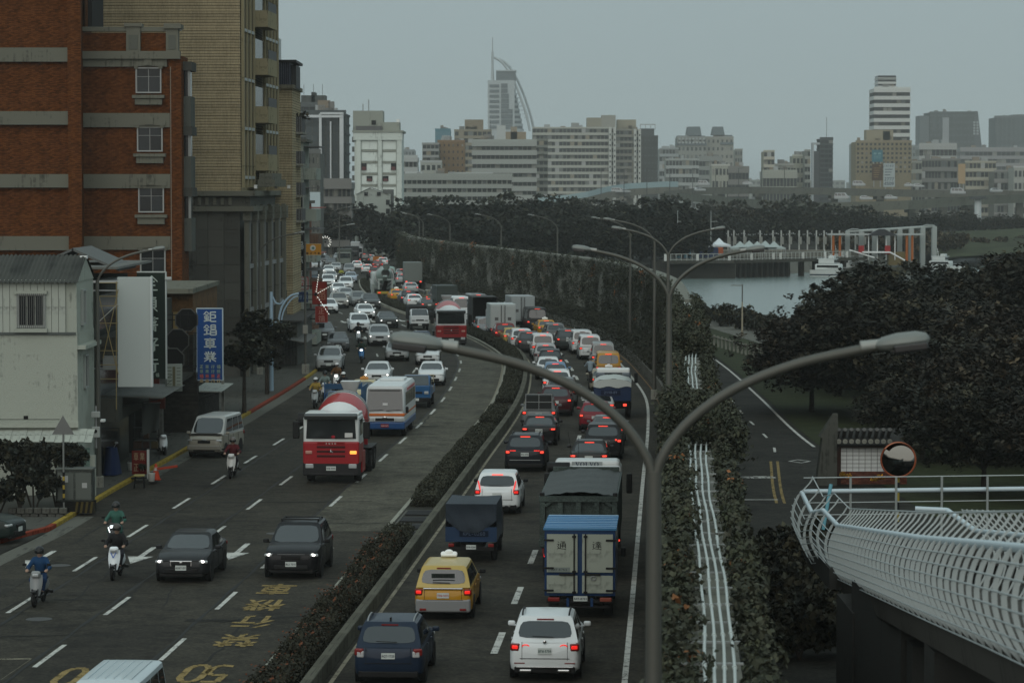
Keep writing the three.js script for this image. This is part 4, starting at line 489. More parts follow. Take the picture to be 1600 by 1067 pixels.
{ // minibus
  const L = 7, z = L / 2, t = place('minibus', 'white minibus with orange and blue stripes and an unlit windscreen', 'minibus', 601, 683, 0, L);
  const P = paint([0.58, 0.61, 0.61]), R = (w, h, d, x, y, zz, r = 0.1) => rbox(w, h, d, r, x, y, zz);
  mesh('body', [loft([[-z, 0.93], [-z + 0.1, 1], [z - 0.5, 1], [z - 0.28, 0.98], [z - 0.02, 0.92]], ([q, k]) => { const h = q > z - 0.4 ? lerp(2.64, 1.36, clamp((q - z + 0.28) / 0.26, 0, 1)) : 2.66, w = 1.03 * k; return [[w, 1.05, q], [w * 0.99, Math.max(1.1, h - 0.5), q], [w * 0.95, h - 0.14, q], [w * 0.84, h, q], [-w * 0.84, h, q], [-w * 0.95, h - 0.14, q], [-w * 0.99, Math.max(1.1, h - 0.5), q], [-w, 1.05, q]]; })], P, t); mesh('orange_stripe', R(2.08, 0.17, L, 0, 1.16, 0.012, 0.06), paint([0.5, 0.12, 0.02]), t); mesh('waist', R(2.07, 0.36, L - 0.01, 0, 0.96, 0, 0.1), P, t); mesh('blue_skirt', R(2.09, 0.42, L + 0.02, 0, 0.6, 0.01, 0.1), paint([0.016, 0.06, 0.17]), t);
  mesh('windscreen', grid(8, 4, (u, v) => V((u - 0.5) * lerp(1.9, 1.78, v), lerp(1.38, 2.5, v), lerp(z + 0.02, z - 0.22, v))), GLASS, t); mesh('destination_blind', rbox(1.6, 0.05, 0.02, 0.01, 0, 2.42, z - 0.17), mat([0.03, 0.03, 0.03], 0.5), t);
  for (const k of [-1, 1]) { for (let i = 0; i < 5; i++) mesh('side_window', rbox(0.03, 0.68, 1.02, 0.012, k * 1.03, 1.95, 2.2 - i * 1.18), GLASS, t); mesh('headlight', rbox(0.44, 0.22, 0.1, 0.06, k * 0.76, 0.9, z - 0.02), HEAD_OFF, t); mesh('mirror', rbox(0.16, 0.34, 0.14, 0.05, k * 1.16, 1.42, z - 0.1), BLACK, t); mesh('wiper', box(0.75, 0.025, 0.025, k * 0.45, 1.4, z + 0.04, 0, 0, 0.05), BLACK, t); mesh('red_flash', box(0.02, 0.14, 4.4, k * 1.035, 2.4, -0.4), mat([0.4, 0.12, 0.12], 0.5), t); }
  mesh('grille', R(1.0, 0.14, 0.08, 0, 0.92, z + 0.0, 0.03), BLACK, t); mesh('emblem', ball(0.1, 0, 1.02, z + 0.05, [1.2, 0.8, 0.3]), CHROME, t); mesh('permit_card', box(0.26, 0.12, 0.01, 0.02, 1.72, z - 0.03), mat([0.6, 0.6, 0.6], 0.7), t); mesh('air_unit', R(1.3, 0.16, 1.8, 0, 2.72, -1.6, 0.06), P, t);
  plate(t, '660-W3', 0, 0.6, z + 0.035, 0, 0.42, 0.18, '#7c1a22', '#c8b0b0'); wheelSet(t, 0.38, 0.24, [-0.9, 0.9], [z - 1.1, -z + 1.9]);
}
function smallTruck(label, px, py, away, C, body, extra = {}) { // cab-over pickup with some load body built by «body»
  const L = extra.L ?? 4.6, W = extra.W ?? 1.68, z = L / 2, t = place('light_truck', label, 'truck', px, py, away, L);
  const P = paint(C); mesh('cab', [rbox(W, 0.85, 1.35, 0.1, 0, 0.95, z - 0.68), loft([[z - 1.34, 0.96], [z - 1.3, 1], [z - 0.75, 1], [z - 0.28, 0.98], [z - 0.06, 0.94]], ([zz, k]) => { const h = zz > z - 0.5 ? lerp(1.9, 1.32, clamp((zz - z + 0.75) / 0.69, 0, 1)) : 1.9, w = W / 2 * k; return [[w, 1.2, zz], [w * 0.95, h - 0.1, zz], [w * 0.84, h, zz], [-w * 0.84, h, zz], [-w * 0.95, h - 0.1, zz], [-w, 1.2, zz]]; })], P, t);
  mesh('windscreen', grid(6, 2, (u, v) => V((u - 0.5) * W * lerp(0.9, 0.8, v), lerp(1.36, 1.9, v), lerp(z - 0.08, z - 0.66, v) + 0.06)), GLASS, t); [-1, 1].forEach((k) => { mesh('side_window', box(0.02, 0.42, 0.66, k * W / 2 * 0.985, 1.55, z - 0.94), GLASS, t); mesh('headlight', rbox(0.26, 0.18, 0.1, 0.04, k * W * 0.36, 0.92, z - 0.0), extra.on ? HEAD_ON : HEAD_OFF, t); mesh('mirror', rbox(0.14, 0.2, 0.1, 0.04, k * (W / 2 + 0.12), 1.45, z - 0.35), BLACK, t); mesh('tail_light', rbox(0.2, 0.12, 0.06, 0.02, k * W * 0.4, 0.62, -z + 0.03), away && !extra.off ? RED_ON : RED_OFF, t); });
  mesh('grille', rbox(W * 0.44, 0.12, 0.06, 0.02, 0, 0.92, z), BLACK, t); mesh('bumper', rbox(W * 0.98, 0.26, 0.16, 0.05, 0, 0.5, z - 0.04), BLACK, t); mesh('chassis', [box(0.8, 0.2, L - 0.6, 0, 0.55, 0), box(W * 0.9, 0.12, 0.1, 0, 0.5, -z + 0.05)], BLACK, t); wheelSet(t, 0.3, 0.2, [-W / 2 + 0.12, W / 2 - 0.12], [z - 0.75, -z + 1.0], 1);
  plate(t, extra.plate, 0, away ? 0.56 : 0.52, away ? -z - 0.02 : z + 0.05, away, 0.34, 0.15); body(t, z, W, L); return t;
}
const BLUE = [0.02, 0.07, 0.17];
smallTruck('bright blue pickup truck beside the minibus', 650, 638, 0, [0.02, 0.085, 0.2], (t, z, W) => { mesh('bed', [box(W, 0.42, 0.05, 0, 0.95, -z + 0.05), box(0.05, 0.42, 2.9, -W / 2 + 0.03, 0.95, -0.75), box(0.05, 0.42, 2.9, W / 2 - 0.03, 0.95, -0.75), box(W, 0.06, 2.9, 0, 0.76, -0.75)], paint([0.03, 0.09, 0.2]), t); mesh('bed_rail', [box(W + 0.1, 0.05, 0.06, 0, 1.78, -0.75), box(0.05, 0.9, 0.06, W / 2, 1.35, -0.75), box(0.05, 0.9, 0.06, -W / 2, 1.35, -0.75)], mat([0.3, 0.27, 0.18], 0.6), t); });
smallTruck('blue stake-sided truck following the cement truck', 531, 668, 0, BLUE, (t, z, W) => { for (const k of [-1, 1]) { mesh('side_board', box(0.05, 1.2, 3.2, k * (W / 2 + 0.14), 1.5, -0.75), paint([0.025, 0.09, 0.18]), t); mesh('frame_post', box(0.06, 1.5, 0.06, k * (W / 2 + 0.14), 1.6, 0.86), paint(BLUE), t); } mesh('head_board', box(W + 0.3, 0.3, 0.06, 0, 2.12, 0.84), paint([0.02, 0.06, 0.12]), t); mesh('bed', box(W + 0.2, 0.1, 3.2, 0, 0.85, -0.75), BLACK, t); }, { W: 1.75, L: 5 });
smallTruck('white pickup truck with a black canopy, inner lane', 656, 516, 0, WH, (t, z, W) => { mesh('canopy', rbox(W + 0.06, 1.3, 2.9, 0.08, 0, 1.5, -0.8), mat([0.02, 0.02, 0.02], 0.8), t); });
smallTruck('navy truck with its load under a slack blue tarpaulin', 736, 880, 1, NAVY, (t, z, W) => {
  mesh('bed', [box(W + 0.06, 0.5, 0.06, 0, 1.0, -z + 0.04), box(0.06, 0.5, 3.0, -W / 2, 1.0, -0.8), box(0.06, 0.5, 3.0, W / 2, 1.0, -0.8), box(W, 0.08, 3.0, 0, 0.78, -0.8)], paint([0.016, 0.035, 0.075]), t);
  const T = mat([0.022, 0.03, 0.04], 0.55, 0, { bumpMap: fineBump, bumpScale: 0.01 }); mesh('tarpaulin', [grid(14, 8, (u, v) => { const x = (u - 0.5) * (W + 0.04), y = lerp(2.05, 1.05 + 0.45 * Math.abs(2 * u - 1) ** 2, v); return V(x, y, -z + 0.0 + 0.05 * Math.sin(v * 5) * Math.sin(u * Math.PI) - 0.05 * Math.sin(u * 19 + v * 7) * v); }), grid(6, 10, (u, v) => V((u - 0.5) * (W + 0.04), 2.05 - 0.04 * Math.sin(v * 17) ** 2 * Math.sin(u * Math.PI), lerp(-z, z - 1.5, v))), ...[-1, 1].map((k) => grid(10, 4, (u, v) => V(k * (W / 2 + 0.02 + 0.03 * Math.sin(u * 23)), lerp(2.05, 1.15 + 0.1 * Math.sin(u * 12), v), lerp(-z, z - 1.5, u))))], T, t);
  mesh('tail_lettering', ...textPlane('KPL-0260', 1.0, 0.2, '#0e1b2e', '#4d5a6b', 'bold 84px monospace'), t, [-0.1, 1.02, -z - 0.005], [0, Math.PI, 0]);
}, { plate: 'RFN-0260', W: 1.72, off: 1 });
{ // blue box truck
  const L = 5.4, z = L / 2, W = 2.12, t = place('box_truck', 'blue and white box truck with two tall rear doors', 'truck', 906, 968, 1, L), B = paint([0.01, 0.035, 0.1]);
  mesh('cargo_box', [box(W, 2.35, 3.8, 0, 2.02, -z + 1.95)], B, t);
  const roof = new THREE.Group(); roof.name = 'roof'; t.add(roof); for (let i = 0; i < 8; i++) mesh('roof_panel', box(W + 0.06, 0.05, 0.45), paint([0.09, 0.24, 0.42]), roof, [0, 3.225 + (i % 2) * 0.006, -z + 0.27 + i * 0.48]); for (let i = 0; i < 8; i++) mesh('roof_rib', box(W + 0.08, 0.08, 0.05), paint([0.05, 0.16, 0.3]), roof, [0, 3.24, -z + 0.03 + i * 0.48]);
  for (const k of [-1, 1]) { const d = new THREE.Group(); d.name = 'rear_door'; d.position.set(k * 0.53, 0, -z - 0.012); t.add(d);
    const WP = mat([0.33, 0.36, 0.33], 0.55, 0, { map: stainTex }); mesh('door_panel', metreUV(box(0.92, 1.36, 0.05)), WP, d, [0, 2.38, 0]); mesh('door_panel', metreUV(box(0.92, 0.62, 0.05)), WP, d, [0, 1.27, 0]);
    for (const y of [2.85, 1.85, 1.05]) mesh('hinge', rbox(0.3, 0.07, 0.05, 0.02), BLACK, d, [k * 0.4, y, -0.045]);
    mesh('lock_rod', cyl(0.022, 0.022, 2.15, 0, 0, 0), BLACK, d, [-k * 0.36, 2.0, -0.055]); for (const y of [2.98, 1.72, 0.98]) mesh('rod_clamp', rbox(0.12, 0.08, 0.06, 0.02), BLACK, d, [-k * 0.36, y, -0.05]); mesh('latch', rbox(0.46, 0.07, 0.05, 0.02), BLACK, d, [-k * 0.14, 1.62, -0.055]); if (k < 0) mesh('handle', move(new THREE.TorusGeometry(0.07, 0.018, 6, 14), 0.12, 1.5, -0.06), STEEL, d);
    mesh('lettering', strokeGeo(k > 0 ? '通' : '達', 0.29, 0.32, [0.026, 0.022]).rotateY(Math.PI), BLACK, d, [0.02, 2.66, -0.028]); }
  mesh('number_lettering', ...textPlane('AXF-8763', 0.66, 0.17, '#7f8883', '#15181a', '88px sans-serif'), t, [0.62, 1.79, -z - 0.04], [0, Math.PI, 0]);
  mesh('cab', rbox(2.0, 1.9, 1.5, 0.12, 0, 1.4, z - 0.75), B, t); mesh('chassis', [box(0.9, 0.25, L - 0.4, 0, 0.65, 0), box(2.0, 0.14, 0.12, 0, 0.66, -z + 0.05), box(1.7, 0.08, 0.1, 0, 0.45, -z + 0.08)], BLACK, t); for (const k of [-1, 1]) { mesh('tail_light', rbox(0.36, 0.15, 0.08, 0.03, k * 0.78, 0.72, -z), k > 0 ? RED_OFF : mat([0.2, 0.04, 0.02], 0.4), t); mesh('bumper_post', box(0.08, 0.3, 0.06, k * 0.36, 0.62, -z - 0.01), B, t); mesh('mirror', rbox(0.16, 0.36, 0.14, 0.05, k * 1.22, 1.7, z - 0.3), BLACK, t); } wheelSet(t, 0.38, 0.3, [-0.82, 0.82], [z - 0.9, -z + 1.15], 1); plate(t, 'AXF-8763', -0.02, 0.76, -z - 0.06, 1, 0.42, 0.18); t.scale.y = 0.84;
}
{ // dump truck with sheeted load
  const L = 11.4, z = L / 2, W = 2.56, t = place('dump_truck', 'green-grey dump truck with a black sheet over its load', 'truck', 904, 910, 1, L), G = mat([0.075, 0.1, 0.09], 0.55, 0, { map: grainTex });
  truckFrame(t, L, [z - 1.4, -z + 2.9, -z + 1.5], 2.5, 0.52);
  mesh('tipper_body', metreUV(merge([box(0.1, 1.75, 8.7, -W / 2 + 0.05, 2.22, -z + 4.4), box(0.1, 1.75, 8.7, W / 2 - 0.05, 2.22, -z + 4.4), box(W, 0.14, 8.7, 0, 1.32, -z + 4.4), box(W - 0.2, 2.0, 0.1, 0, 2.3, -z + 8.7), box(W - 0.4, 1.5, 0.06, 0, 2.2, -z + 0.12)])), G, t);
  const tg = new THREE.Group(); tg.name = 'tailgate'; t.add(tg); mesh('frame', metreUV(merge([box(W + 0.04, 0.2, 0.14, 0, 3.02, -z), box(W + 0.04, 0.22, 0.14, 0, 1.42, -z), ...[-1.18, -0.6, 0, 0.6, 1.18].map((x) => box(0.16, 1.4, 0.12, x, 2.2, -z)), ...[[-1, -1], [1, -1]].map(([k]) => box(0.3, 0.1, 0.11, k * 0.98, 2.86, -z, 0, 0, -k * 0.7))])), G, tg); for (const k of [-1, 1]) mesh('hinge', rbox(0.16, 0.3, 0.22, 0.04, k * 1.2, 3.1, -z + 0.05), BLACK, tg);
  mesh('load_sheet', grid(12, 22, (u, v) => V((u - 0.5) * (W - 0.12), 3.12 + 0.13 * Math.sin(Math.PI * u) + 0.022 * Math.sin(u * 31 + v * 3) + 0.018 * Math.sin(v * 26 + u * 4) * Math.sin(Math.PI * u), lerp(-z + 0.05, -z + 8.75, v))), mat([0.03, 0.034, 0.031], 0.5, 0, { bumpMap: grainTex, bumpScale: 0.02 }), t);
  mesh('cab', [rbox(2.46, 2.3, 1.9, 0.14, 0, 2.1, z - 1.0), rbox(2.36, 0.5, 1.2, 0.16, 0, 3.2, z - 1.1)], paint([0.5, 0.52, 0.51]), t);
  mesh('roof_lettering', ...textPlane('VOLVO', 1.1, 0.2, '#9da3a2', '#16203a', 'bold 110px serif'), t, [0, 3.3, z - 1.72], [-0.02, Math.PI, 0]); mesh('air_filter', cyl(0.2, 0.2, 0.8, 1.02, 3.2, z - 1.9, 0, 0, Math.PI / 2), BLACK, t); mesh('aerial', [rod(V(0.55, 3.6, z - 1.7), V(0.68, 4.6, z - 1.9), 0.008), rod(V(0.3, 3.6, z - 1.7), V(0.32, 4.4, z - 1.9), 0.008)], BLACK, t);
  for (const k of [-1, 1]) { mesh('mirror', rbox(0.22, 0.8, 0.2, 0.06, k * 1.5, 2.4, z - 0.3), BLACK, t); mesh('tail_light', rbox(0.3, 0.16, 0.08, 0.03, k * 1.0, 0.98, -z + 0.1), RED_ON, t); mesh('mud_flap', box(0.5, 0.6, 0.04, k * 0.95, 0.6, -z + 0.6), BLACK, t); mesh('marker_light', ball(0.05, k * 1.27, 1.25, -z + 2.2), RED_HOT, t); } t.scale.y = 0.91; mesh('red_panel', box(0.34, 0.18, 0.03, 1.02, 1.14, -z - 0.07), mat([0.12, 0.02, 0.02], 0.5), t);
}
{ // navy tipper with pale sheet
  const L = 5.4, z = L / 2, W = 2.1, t = place('tipper_truck', 'navy tipper truck with a bulging white load sheet', 'truck', 957, 655, 1, L), N = paint([0.014, 0.028, 0.07]);
  truckFrame(t, L, [z - 1.0, -z + 1.2], 2.1, 0.4); mesh('tipper_body', rbox(W, 1.0, 3.7, 0.05, 0, 1.5, -z + 1.9), N, t); mesh('load_sheet', grid(12, 10, (u, v) => V((u - 0.5) * (W + 0.02), 2.02 + 0.34 * Math.sin(Math.PI * u) ** 0.5 * Math.sin(Math.PI * (0.25 + v * 0.5)) + 0.03 * Math.sin(u * 17 + v * 9), lerp(-z, -z + 3.7, v))), mat([0.42, 0.45, 0.43], 0.7), t); mesh('sheet_edge', grid(12, 3, (u, v) => V((u - 0.5) * (W + 0.02), lerp(2.02 + 0.24 * Math.sin(Math.PI * u) ** 0.5, 1.8 + 0.05 * Math.sin(u * 13), v), -z - 0.02)), mat([0.42, 0.45, 0.43], 0.7), t);
  mesh('cab', rbox(2.0, 1.6, 1.5, 0.12, 0, 1.6, z - 0.75), paint([0.1, 0.12, 0.14]), t); mesh('rear_window', box(1.0, 0.34, 0.04, 0, 2.2, z - 1.5), GLASS, t); mesh('cab_roof', rbox(1.9, 0.3, 1.3, 0.1, 0, 2.45, z - 0.8), WHITE, t); mesh('lettering', ...textPlane('2119-8Y', 1.1, 0.26, '#131d38', '#5a657a', 'bold 96px sans-serif'), t, [0.1, 1.5, -z - 0.01], [0, Math.PI, 0]); for (const k of [-1, 1]) { mesh('tail_light', rbox(0.2, 0.14, 0.06, 0.03, k * 0.7, 0.8, -z + 0.02), k > 0 ? RED_OFF : RED_HOT, t); mesh('mirror', rbox(0.2, 0.6, 0.16, 0.05, k * 1.3, 2.0, z - 0.3), BLACK, t); }
}
function boxTruck(label, px, py, away, L, W, H, C, cab, extra) { const z = L / 2, t = place('box_truck', label, 'truck', px, py, away, L); truckFrame(t, L, [z - 1.1, -z + 1.4], W, 0.42); mesh('cargo_box', extra?.open ? [box(0.08, H - 1, L - 1.9, -W / 2, H / 2 + 0.5, -0.9), box(0.08, H - 1, L - 1.9, W / 2, H / 2 + 0.5, -0.9), box(W, 0.08, L - 1.9, 0, H, -0.9), box(W, 0.1, L - 1.9, 0, 1, -0.9), box(W, H - 1, 0.08, 0, H / 2 + 0.5, z - 1.9)] : rbox(W, H - 0.9, L - 1.8, 0.05, 0, H / 2 + 0.45, -0.9), mat(C, 0.55), t); mesh('cab', rbox(W * 0.94, 1.9, 1.6, 0.14, 0, 1.55, z - 0.8), paint(cab), t); mesh('windscreen', rbox(W * 0.84, 0.8, 0.05, 0.02, 0, 1.95, z), GLASS, t);
  if (extra?.doors) for (const k of [-1, 1]) { const d = new THREE.Group(); d.name = 'rear_door'; t.add(d); mesh('door_panel', rbox(W / 2 - 0.12, H - 1.15, 0.06, 0.02, k * W / 4, H / 2 + 0.45, -z - 0.02), mat(extra.doors, 0.55), d); mesh('lock_rod', cyl(0.03, 0.03, H - 1.1, k * 0.16, H / 2 + 0.45, -z - 0.07), BLACK, d); mesh('sticker', box(0.3, 0.26, 0.01, k * W / 4, H / 2 + 0.3, -z - 0.06), mat([0.1, 0.1, 0.1], 0.6), d); }
  for (const k of [-1, 1]) mesh('tail_light', rbox(0.24, 0.16, 0.06, 0.02, k * W * 0.4, 0.9, -z), away ? RED_HOT : RED_OFF, t); return t; }
boxTruck('white container truck with framed double doors at the median bend', 786, 532, 1, 5.6, 2.2, 3.1, [0.4, 0.43, 0.42], [0.5, 0.5, 0.5], { doors: [0.38, 0.41, 0.4] });
boxTruck('pale grey box truck with a rounded roof beside the hedge', 817, 518, 1, 6, 2.2, 3.2, [0.26, 0.28, 0.28], [0.3, 0.3, 0.3], { doors: [0.3, 0.33, 0.33] });
boxTruck('open-backed dark truck with an empty box', 758, 518, 1, 5.5, 2.2, 3.1, [0.02, 0.02, 0.019], [0.05, 0.06, 0.06], { open: 1 });
boxTruck('grey box truck with two round vents far ahead', 646, 451, 1, 6, 2.3, 3.4, [0.14, 0.16, 0.15], [0.1, 0.1, 0.1], {});
boxTruck('dark box truck near the floodwall lamp, its roof level with the white minibus', 699, 488, 1, 6, 2.2, 2.8, [0.04, 0.05, 0.046], [0.05, 0.05, 0.05], {});
boxTruck('olive grey truck heading the far oncoming queue', 537, 418, 0, 6.5, 2.4, 3.0, [0.06, 0.07, 0.06], [0.13, 0.15, 0.13], {});
boxTruck('dark box truck behind the olive one', 549, 415, 0, 6.5, 2.3, 3.2, [0.03, 0.033, 0.033], [0.04, 0.04, 0.04], {});
boxTruck('white box truck far up the road, under the green trees', 557, 408, 0, 6.5, 2.3, 3.4, [0.4, 0.42, 0.42], [0.4, 0.4, 0.4], {});
car('bigvan', 'pale teal-green minibus ahead of the grey-green mixer truck', 'minibus', 606, 449, 1, [0.24, 0.36, 0.33], { name: 'green_minibus', scale: [1.08, 1.12, 1.1], stop: 0 });

// ---------- scooters and riders ----------
const scooterShape = (() => {
  const S = {};
  S.shield = grid(6, 8, (u, v) => { const a = (u - 0.5) * 2; return V(a * lerp(0.13, 0.2, Math.sin(v * 2.4)), lerp(0.34, 0.98, v), lerp(0.62, 0.42, v) - 0.12 * a * a + 0.02); });
  S.nose = rbox(0.3, 0.24, 0.18, 0.08, 0, 0.98, 0.42, 0.35, 0, 0); S.floor = rbox(0.3, 0.1, 0.5, 0.04, 0, 0.3, 0.1); S.tail = loft([[-0.92, 0.4], [-0.8, 0.8], [-0.4, 1], [-0.12, 0.85]], ([z, k]) => [[0.15 * k, 0.42, z], [0.2 * k, 0.55, z], [0.17 * k, 0.72, z], [-0.17 * k, 0.72, z], [-0.2 * k, 0.55, z], [-0.15 * k, 0.42, z]]); S.seat = rbox(0.3, 0.11, 0.72, 0.05, 0, 0.77, -0.42);
  S.bar = [rod(V(-0.34, 1.06, 0.34), V(0.34, 1.06, 0.34), 0.018), rod(V(0, 1.05, 0.36), V(0, 0.3, 0.62), 0.03)]; S.fork = [rod(V(-0.09, 0.55, 0.58), V(-0.09, 0.24, 0.72), 0.025), rod(V(0.09, 0.55, 0.58), V(0.09, 0.24, 0.72), 0.025), rbox(0.14, 0.05, 0.4, 0.02, 0, 0.5, 0.72)]; S.wheel = [0.7, -0.62].map((z) => move(new THREE.TorusGeometry(0.19, 0.058, 8, 18), 0, 0.245, z, 0, Math.PI / 2, 0)); S.engine = [rbox(0.26, 0.24, 0.5, 0.06, 0, 0.34, -0.5), cyl(0.05, 0.06, 0.5, 0.19, 0.33, -0.7, Math.PI / 2 - 0.15)]; S.mirror = [-1, 1].map((k) => merge([rod(V(k * 0.26, 1.06, 0.34), V(k * 0.36, 1.26, 0.3), 0.009), rbox(0.13, 0.08, 0.03, 0.014, k * 0.38, 1.28, 0.3)])); S.lamp = rbox(0.2, 0.1, 0.08, 0.03, 0, 0.97, 0.53, 0.3, 0, 0); S.rear = rbox(0.16, 0.08, 0.06, 0.02, 0, 0.66, -0.9); return S;
})();
// rider: capsule skeleton joined into one skin; jacket and trousers wrap the same bones
function skin(bones, grow, N = 46) {
  const mc = new MarchingCubes(N, new THREE.MeshBasicMaterial(), false, false, 60000), S = 1.0, cx = 0, cy = 1.05, cz = -0.1; mc.isolation = 0;
  const sd = (p, [a, b, r1, r2]) => { const ab = [b[0] - a[0], b[1] - a[1], b[2] - a[2]], ap = [p[0] - a[0], p[1] - a[1], p[2] - a[2]], t = clamp((ap[0] * ab[0] + ap[1] * ab[1] + ap[2] * ab[2]) / (ab[0] ** 2 + ab[1] ** 2 + ab[2] ** 2 + 1e-9), 0, 1); return Math.hypot(ap[0] - ab[0] * t, ap[1] - ab[1] * t, ap[2] - ab[2] * t) - lerp(r1, r2, t) - grow; };
  for (let k = 0; k < N; k++) for (let j = 0; j < N; j++) for (let i = 0; i < N; i++) { const p = [cx + (i - N / 2) / (N / 2) * S, cy + (j - N / 2) / (N / 2) * S, cz + (k - N / 2) / (N / 2) * S]; let m = 1; for (const b of bones) { const d = sd(p, b), h = clamp(0.5 + 0.5 * (m - d) / 0.05, 0, 1); m = lerp(m, d, h) - 0.05 * h * (1 - h); } mc.field[k * N * N + j * N + i] = -m; }
  mc.update(); const n = mc.count, g = new THREE.BufferGeometry(); g.setAttribute('position', new THREE.Float32BufferAttribute(Array.from(mc.positionArray.slice(0, n * 3)), 3)); g.scale(S, S, S).translate(cx, cy, cz); const h = mergeVertices(g, 0.002); h.computeVertexNormals(); return h;
}
const riderShape = (() => {
  const hip = [0, 0.86, -0.3], chest = [0, 1.26, -0.2], neck = [0, 1.44, -0.17], head = [0, 1.6, -0.12], arms = [-1, 1].flatMap((k) => [[[k * 0.19, 1.36, -0.19], [k * 0.33, 1.13, -0.02], 0.06, 0.048], [[k * 0.33, 1.13, -0.02], [k * 0.31, 1.08, 0.24], 0.046, 0.036]]), hands = [-1, 1].flatMap((k) => [[[k * 0.31, 1.08, 0.26], [k * 0.3, 1.07, 0.34], 0.036, 0.036], ...[0, 1, 2, 3].map((i) => [[k * (0.27 + i * 0.022), 1.09, 0.35], [k * (0.27 + i * 0.022), 1.05, 0.385 - i * 0.004], 0.011, 0.009]), [[k * 0.27, 1.07, 0.3], [k * 0.25, 1.045, 0.345], 0.012, 0.01]]);
  const torso = [[hip, chest, 0.155, 0.17], [[-0.13, 1.36, -0.19], [0.13, 1.36, -0.19], 0.075, 0.075], [chest, neck, 0.12, 0.06]], legs = [-1, 1].flatMap((k) => [[[k * 0.1, 0.84, -0.28], [k * 0.2, 0.76, 0.14], 0.095, 0.068], [[k * 0.2, 0.76, 0.14], [k * 0.14, 0.42, 0.12], 0.062, 0.046]]), feet = [-1, 1].map((k) => [[k * 0.13, 0.385, 0.08], [k * 0.14, 0.38, 0.28], 0.042, 0.036]);
  const face = [[neck, head, 0.055, 0.1], [[0, 1.64, -0.13], [0, 1.56, -0.09], 0.1, 0.075], [[0, 1.6, -0.02], [0, 1.58, 0.005], 0.02, 0.016]];
  return { body: skin([...torso, ...arms, ...hands, ...legs, ...feet, ...face], 0, 60), jacket: skin([...torso, ...arms], 0.016), trousers: skin([[hip, [0, 0.95, -0.28], 0.15, 0.15], ...legs], 0.012), shoe: skin(feet, 0.012), helmet: merge([ball(0.15, 0, 1.65, -0.13, [0.95, 0.95, 1.1], 18), rbox(0.2, 0.03, 0.1, 0.012, 0, 1.66, 0.04)]), visor: grid(8, 4, (u, v) => { const a = (u - 0.5) * 2.4, e = lerp(-0.35, 0.3, v); return V(Math.sin(a) * 0.158 * Math.cos(e), 1.62 + Math.sin(e) * 0.16, -0.13 + Math.cos(a) * 0.172 * Math.cos(e)); }) };
})();
function scooter(label, who, px, py, o) {
  const q = onGround(px, py), th = o.turn ?? heading(-q.z) + (o.away ? Math.PI : 0), f = V(Math.sin(th), 0, Math.cos(th)); if (!o.away) q.addScaledVector(f, -0.95); else q.addScaledVector(f, 0.9);
  const t = thing('scooter', label, 'scooter', q, th, 'scooters'), S = scooterShape, P = paint(o.color ?? WH), D = paint(o.under ?? DK), rot = o.lean ?? 0; t.rotation.z = rot;
  mesh('front_shield', S.shield, P, t); mesh('handlebar_cover', S.nose, P, t); mesh('floor', S.floor, D, t); mesh('tail_cover', S.tail, o.tail ? paint(o.tail) : P, t); mesh('seat', S.seat, BLACK, t); mesh('handlebar', S.bar, BLACK, t); mesh('fork', S.fork, D, t); S.wheel.forEach((g) => mesh('wheel', g, RUBBER, t)); mesh('engine', S.engine, BLACK, t); S.mirror.forEach((g) => mesh('mirror', g, BLACK, t)); mesh('headlight', S.lamp, o.on ? (o.led ? LED : HEAD_ON) : HEAD_OFF, t); mesh('tail_light', S.rear, o.away ? RED_ON : RED_OFF, t);
  if (o.v) mesh('emblem', [-1, 1].map((k) => box(0.03, 0.2, 0.01, k * 0.045, 0.83, 0.56, -0.28, 0, -k * 0.45)), mat([0.03, 0.1, 0.35], 0.4), t); if (o.led) [-1, 1].forEach((k) => mesh('led_strip', box(0.035, 0.2, 0.03, k * 0.13, 0.86, 0.53, -0.3, 0, -k * 0.35), LED, t));
  if (who) { const p = thing('person', who, 'person', q, th, 'scooter riders'), R = riderShape; p.rotation.z = rot; p.position.y = 0.02; mesh('body', R.body, mat([0.3, 0.2, 0.15], 0.7), p); mesh('jacket', R.jacket, mat(o.jacket, 0.75), p); mesh('trousers', R.trousers, mat(o.legs ?? [0.02, 0.02, 0.025], 0.8), p); mesh('shoes', R.shoe, BLACK, p); mesh('helmet', R.helmet, paint(o.helmet), p); mesh('visor', R.visor, GLASS, p); }
  return t;
}
scooter('silver-grey scooter at the lower picture edge', 'rider in a blue rain jacket and black helmet', 50, 951, { color: [0.2, 0.21, 0.21], jacket: [0.01, 0.04, 0.1], legs: [0.01, 0.03, 0.08], helmet: DK });
scooter('white scooter with a blue chevron on its shield', 'rider all in black on the white chevron scooter', 173, 909, { color: [0.66, 0.7, 0.72], jacket: [0.012, 0.012, 0.013], helmet: [0.05, 0.045, 0.04], v: 1 });
scooter('scooter with bright V-shaped daytime lights behind the white one', 'rider in a teal-green raincoat and black and white helmet', 172, 868, { color: [0.03, 0.03, 0.03], led: 1, on: 1, jacket: [0.035, 0.1, 0.078], legs: [0.03, 0.08, 0.065], helmet: [0.03, 0.03, 0.03] });
scooter('white and black scooter passing the parked minivan', 'rider in dark red with a grey helmet beside the parked minivan', 358, 749, { color: [0.5, 0.5, 0.48], jacket: [0.07, 0.012, 0.015], helmet: [0.1, 0.09, 0.08] });
scooter('scooter with a yellow-clad rider left of the blue truck', 'rider in a mustard yellow jacket and pale helmet', 490, 639, { color: [0.3, 0.33, 0.33], jacket: [0.26, 0.18, 0.04], helmet: [0.5, 0.5, 0.48] });
scooter('grey scooter behind the yellow-clad rider', 'rider in a pale grey-green raincoat and black helmet', 505, 627, { color: [0.4, 0.42, 0.42], jacket: [0.14, 0.18, 0.17], helmet: DK });
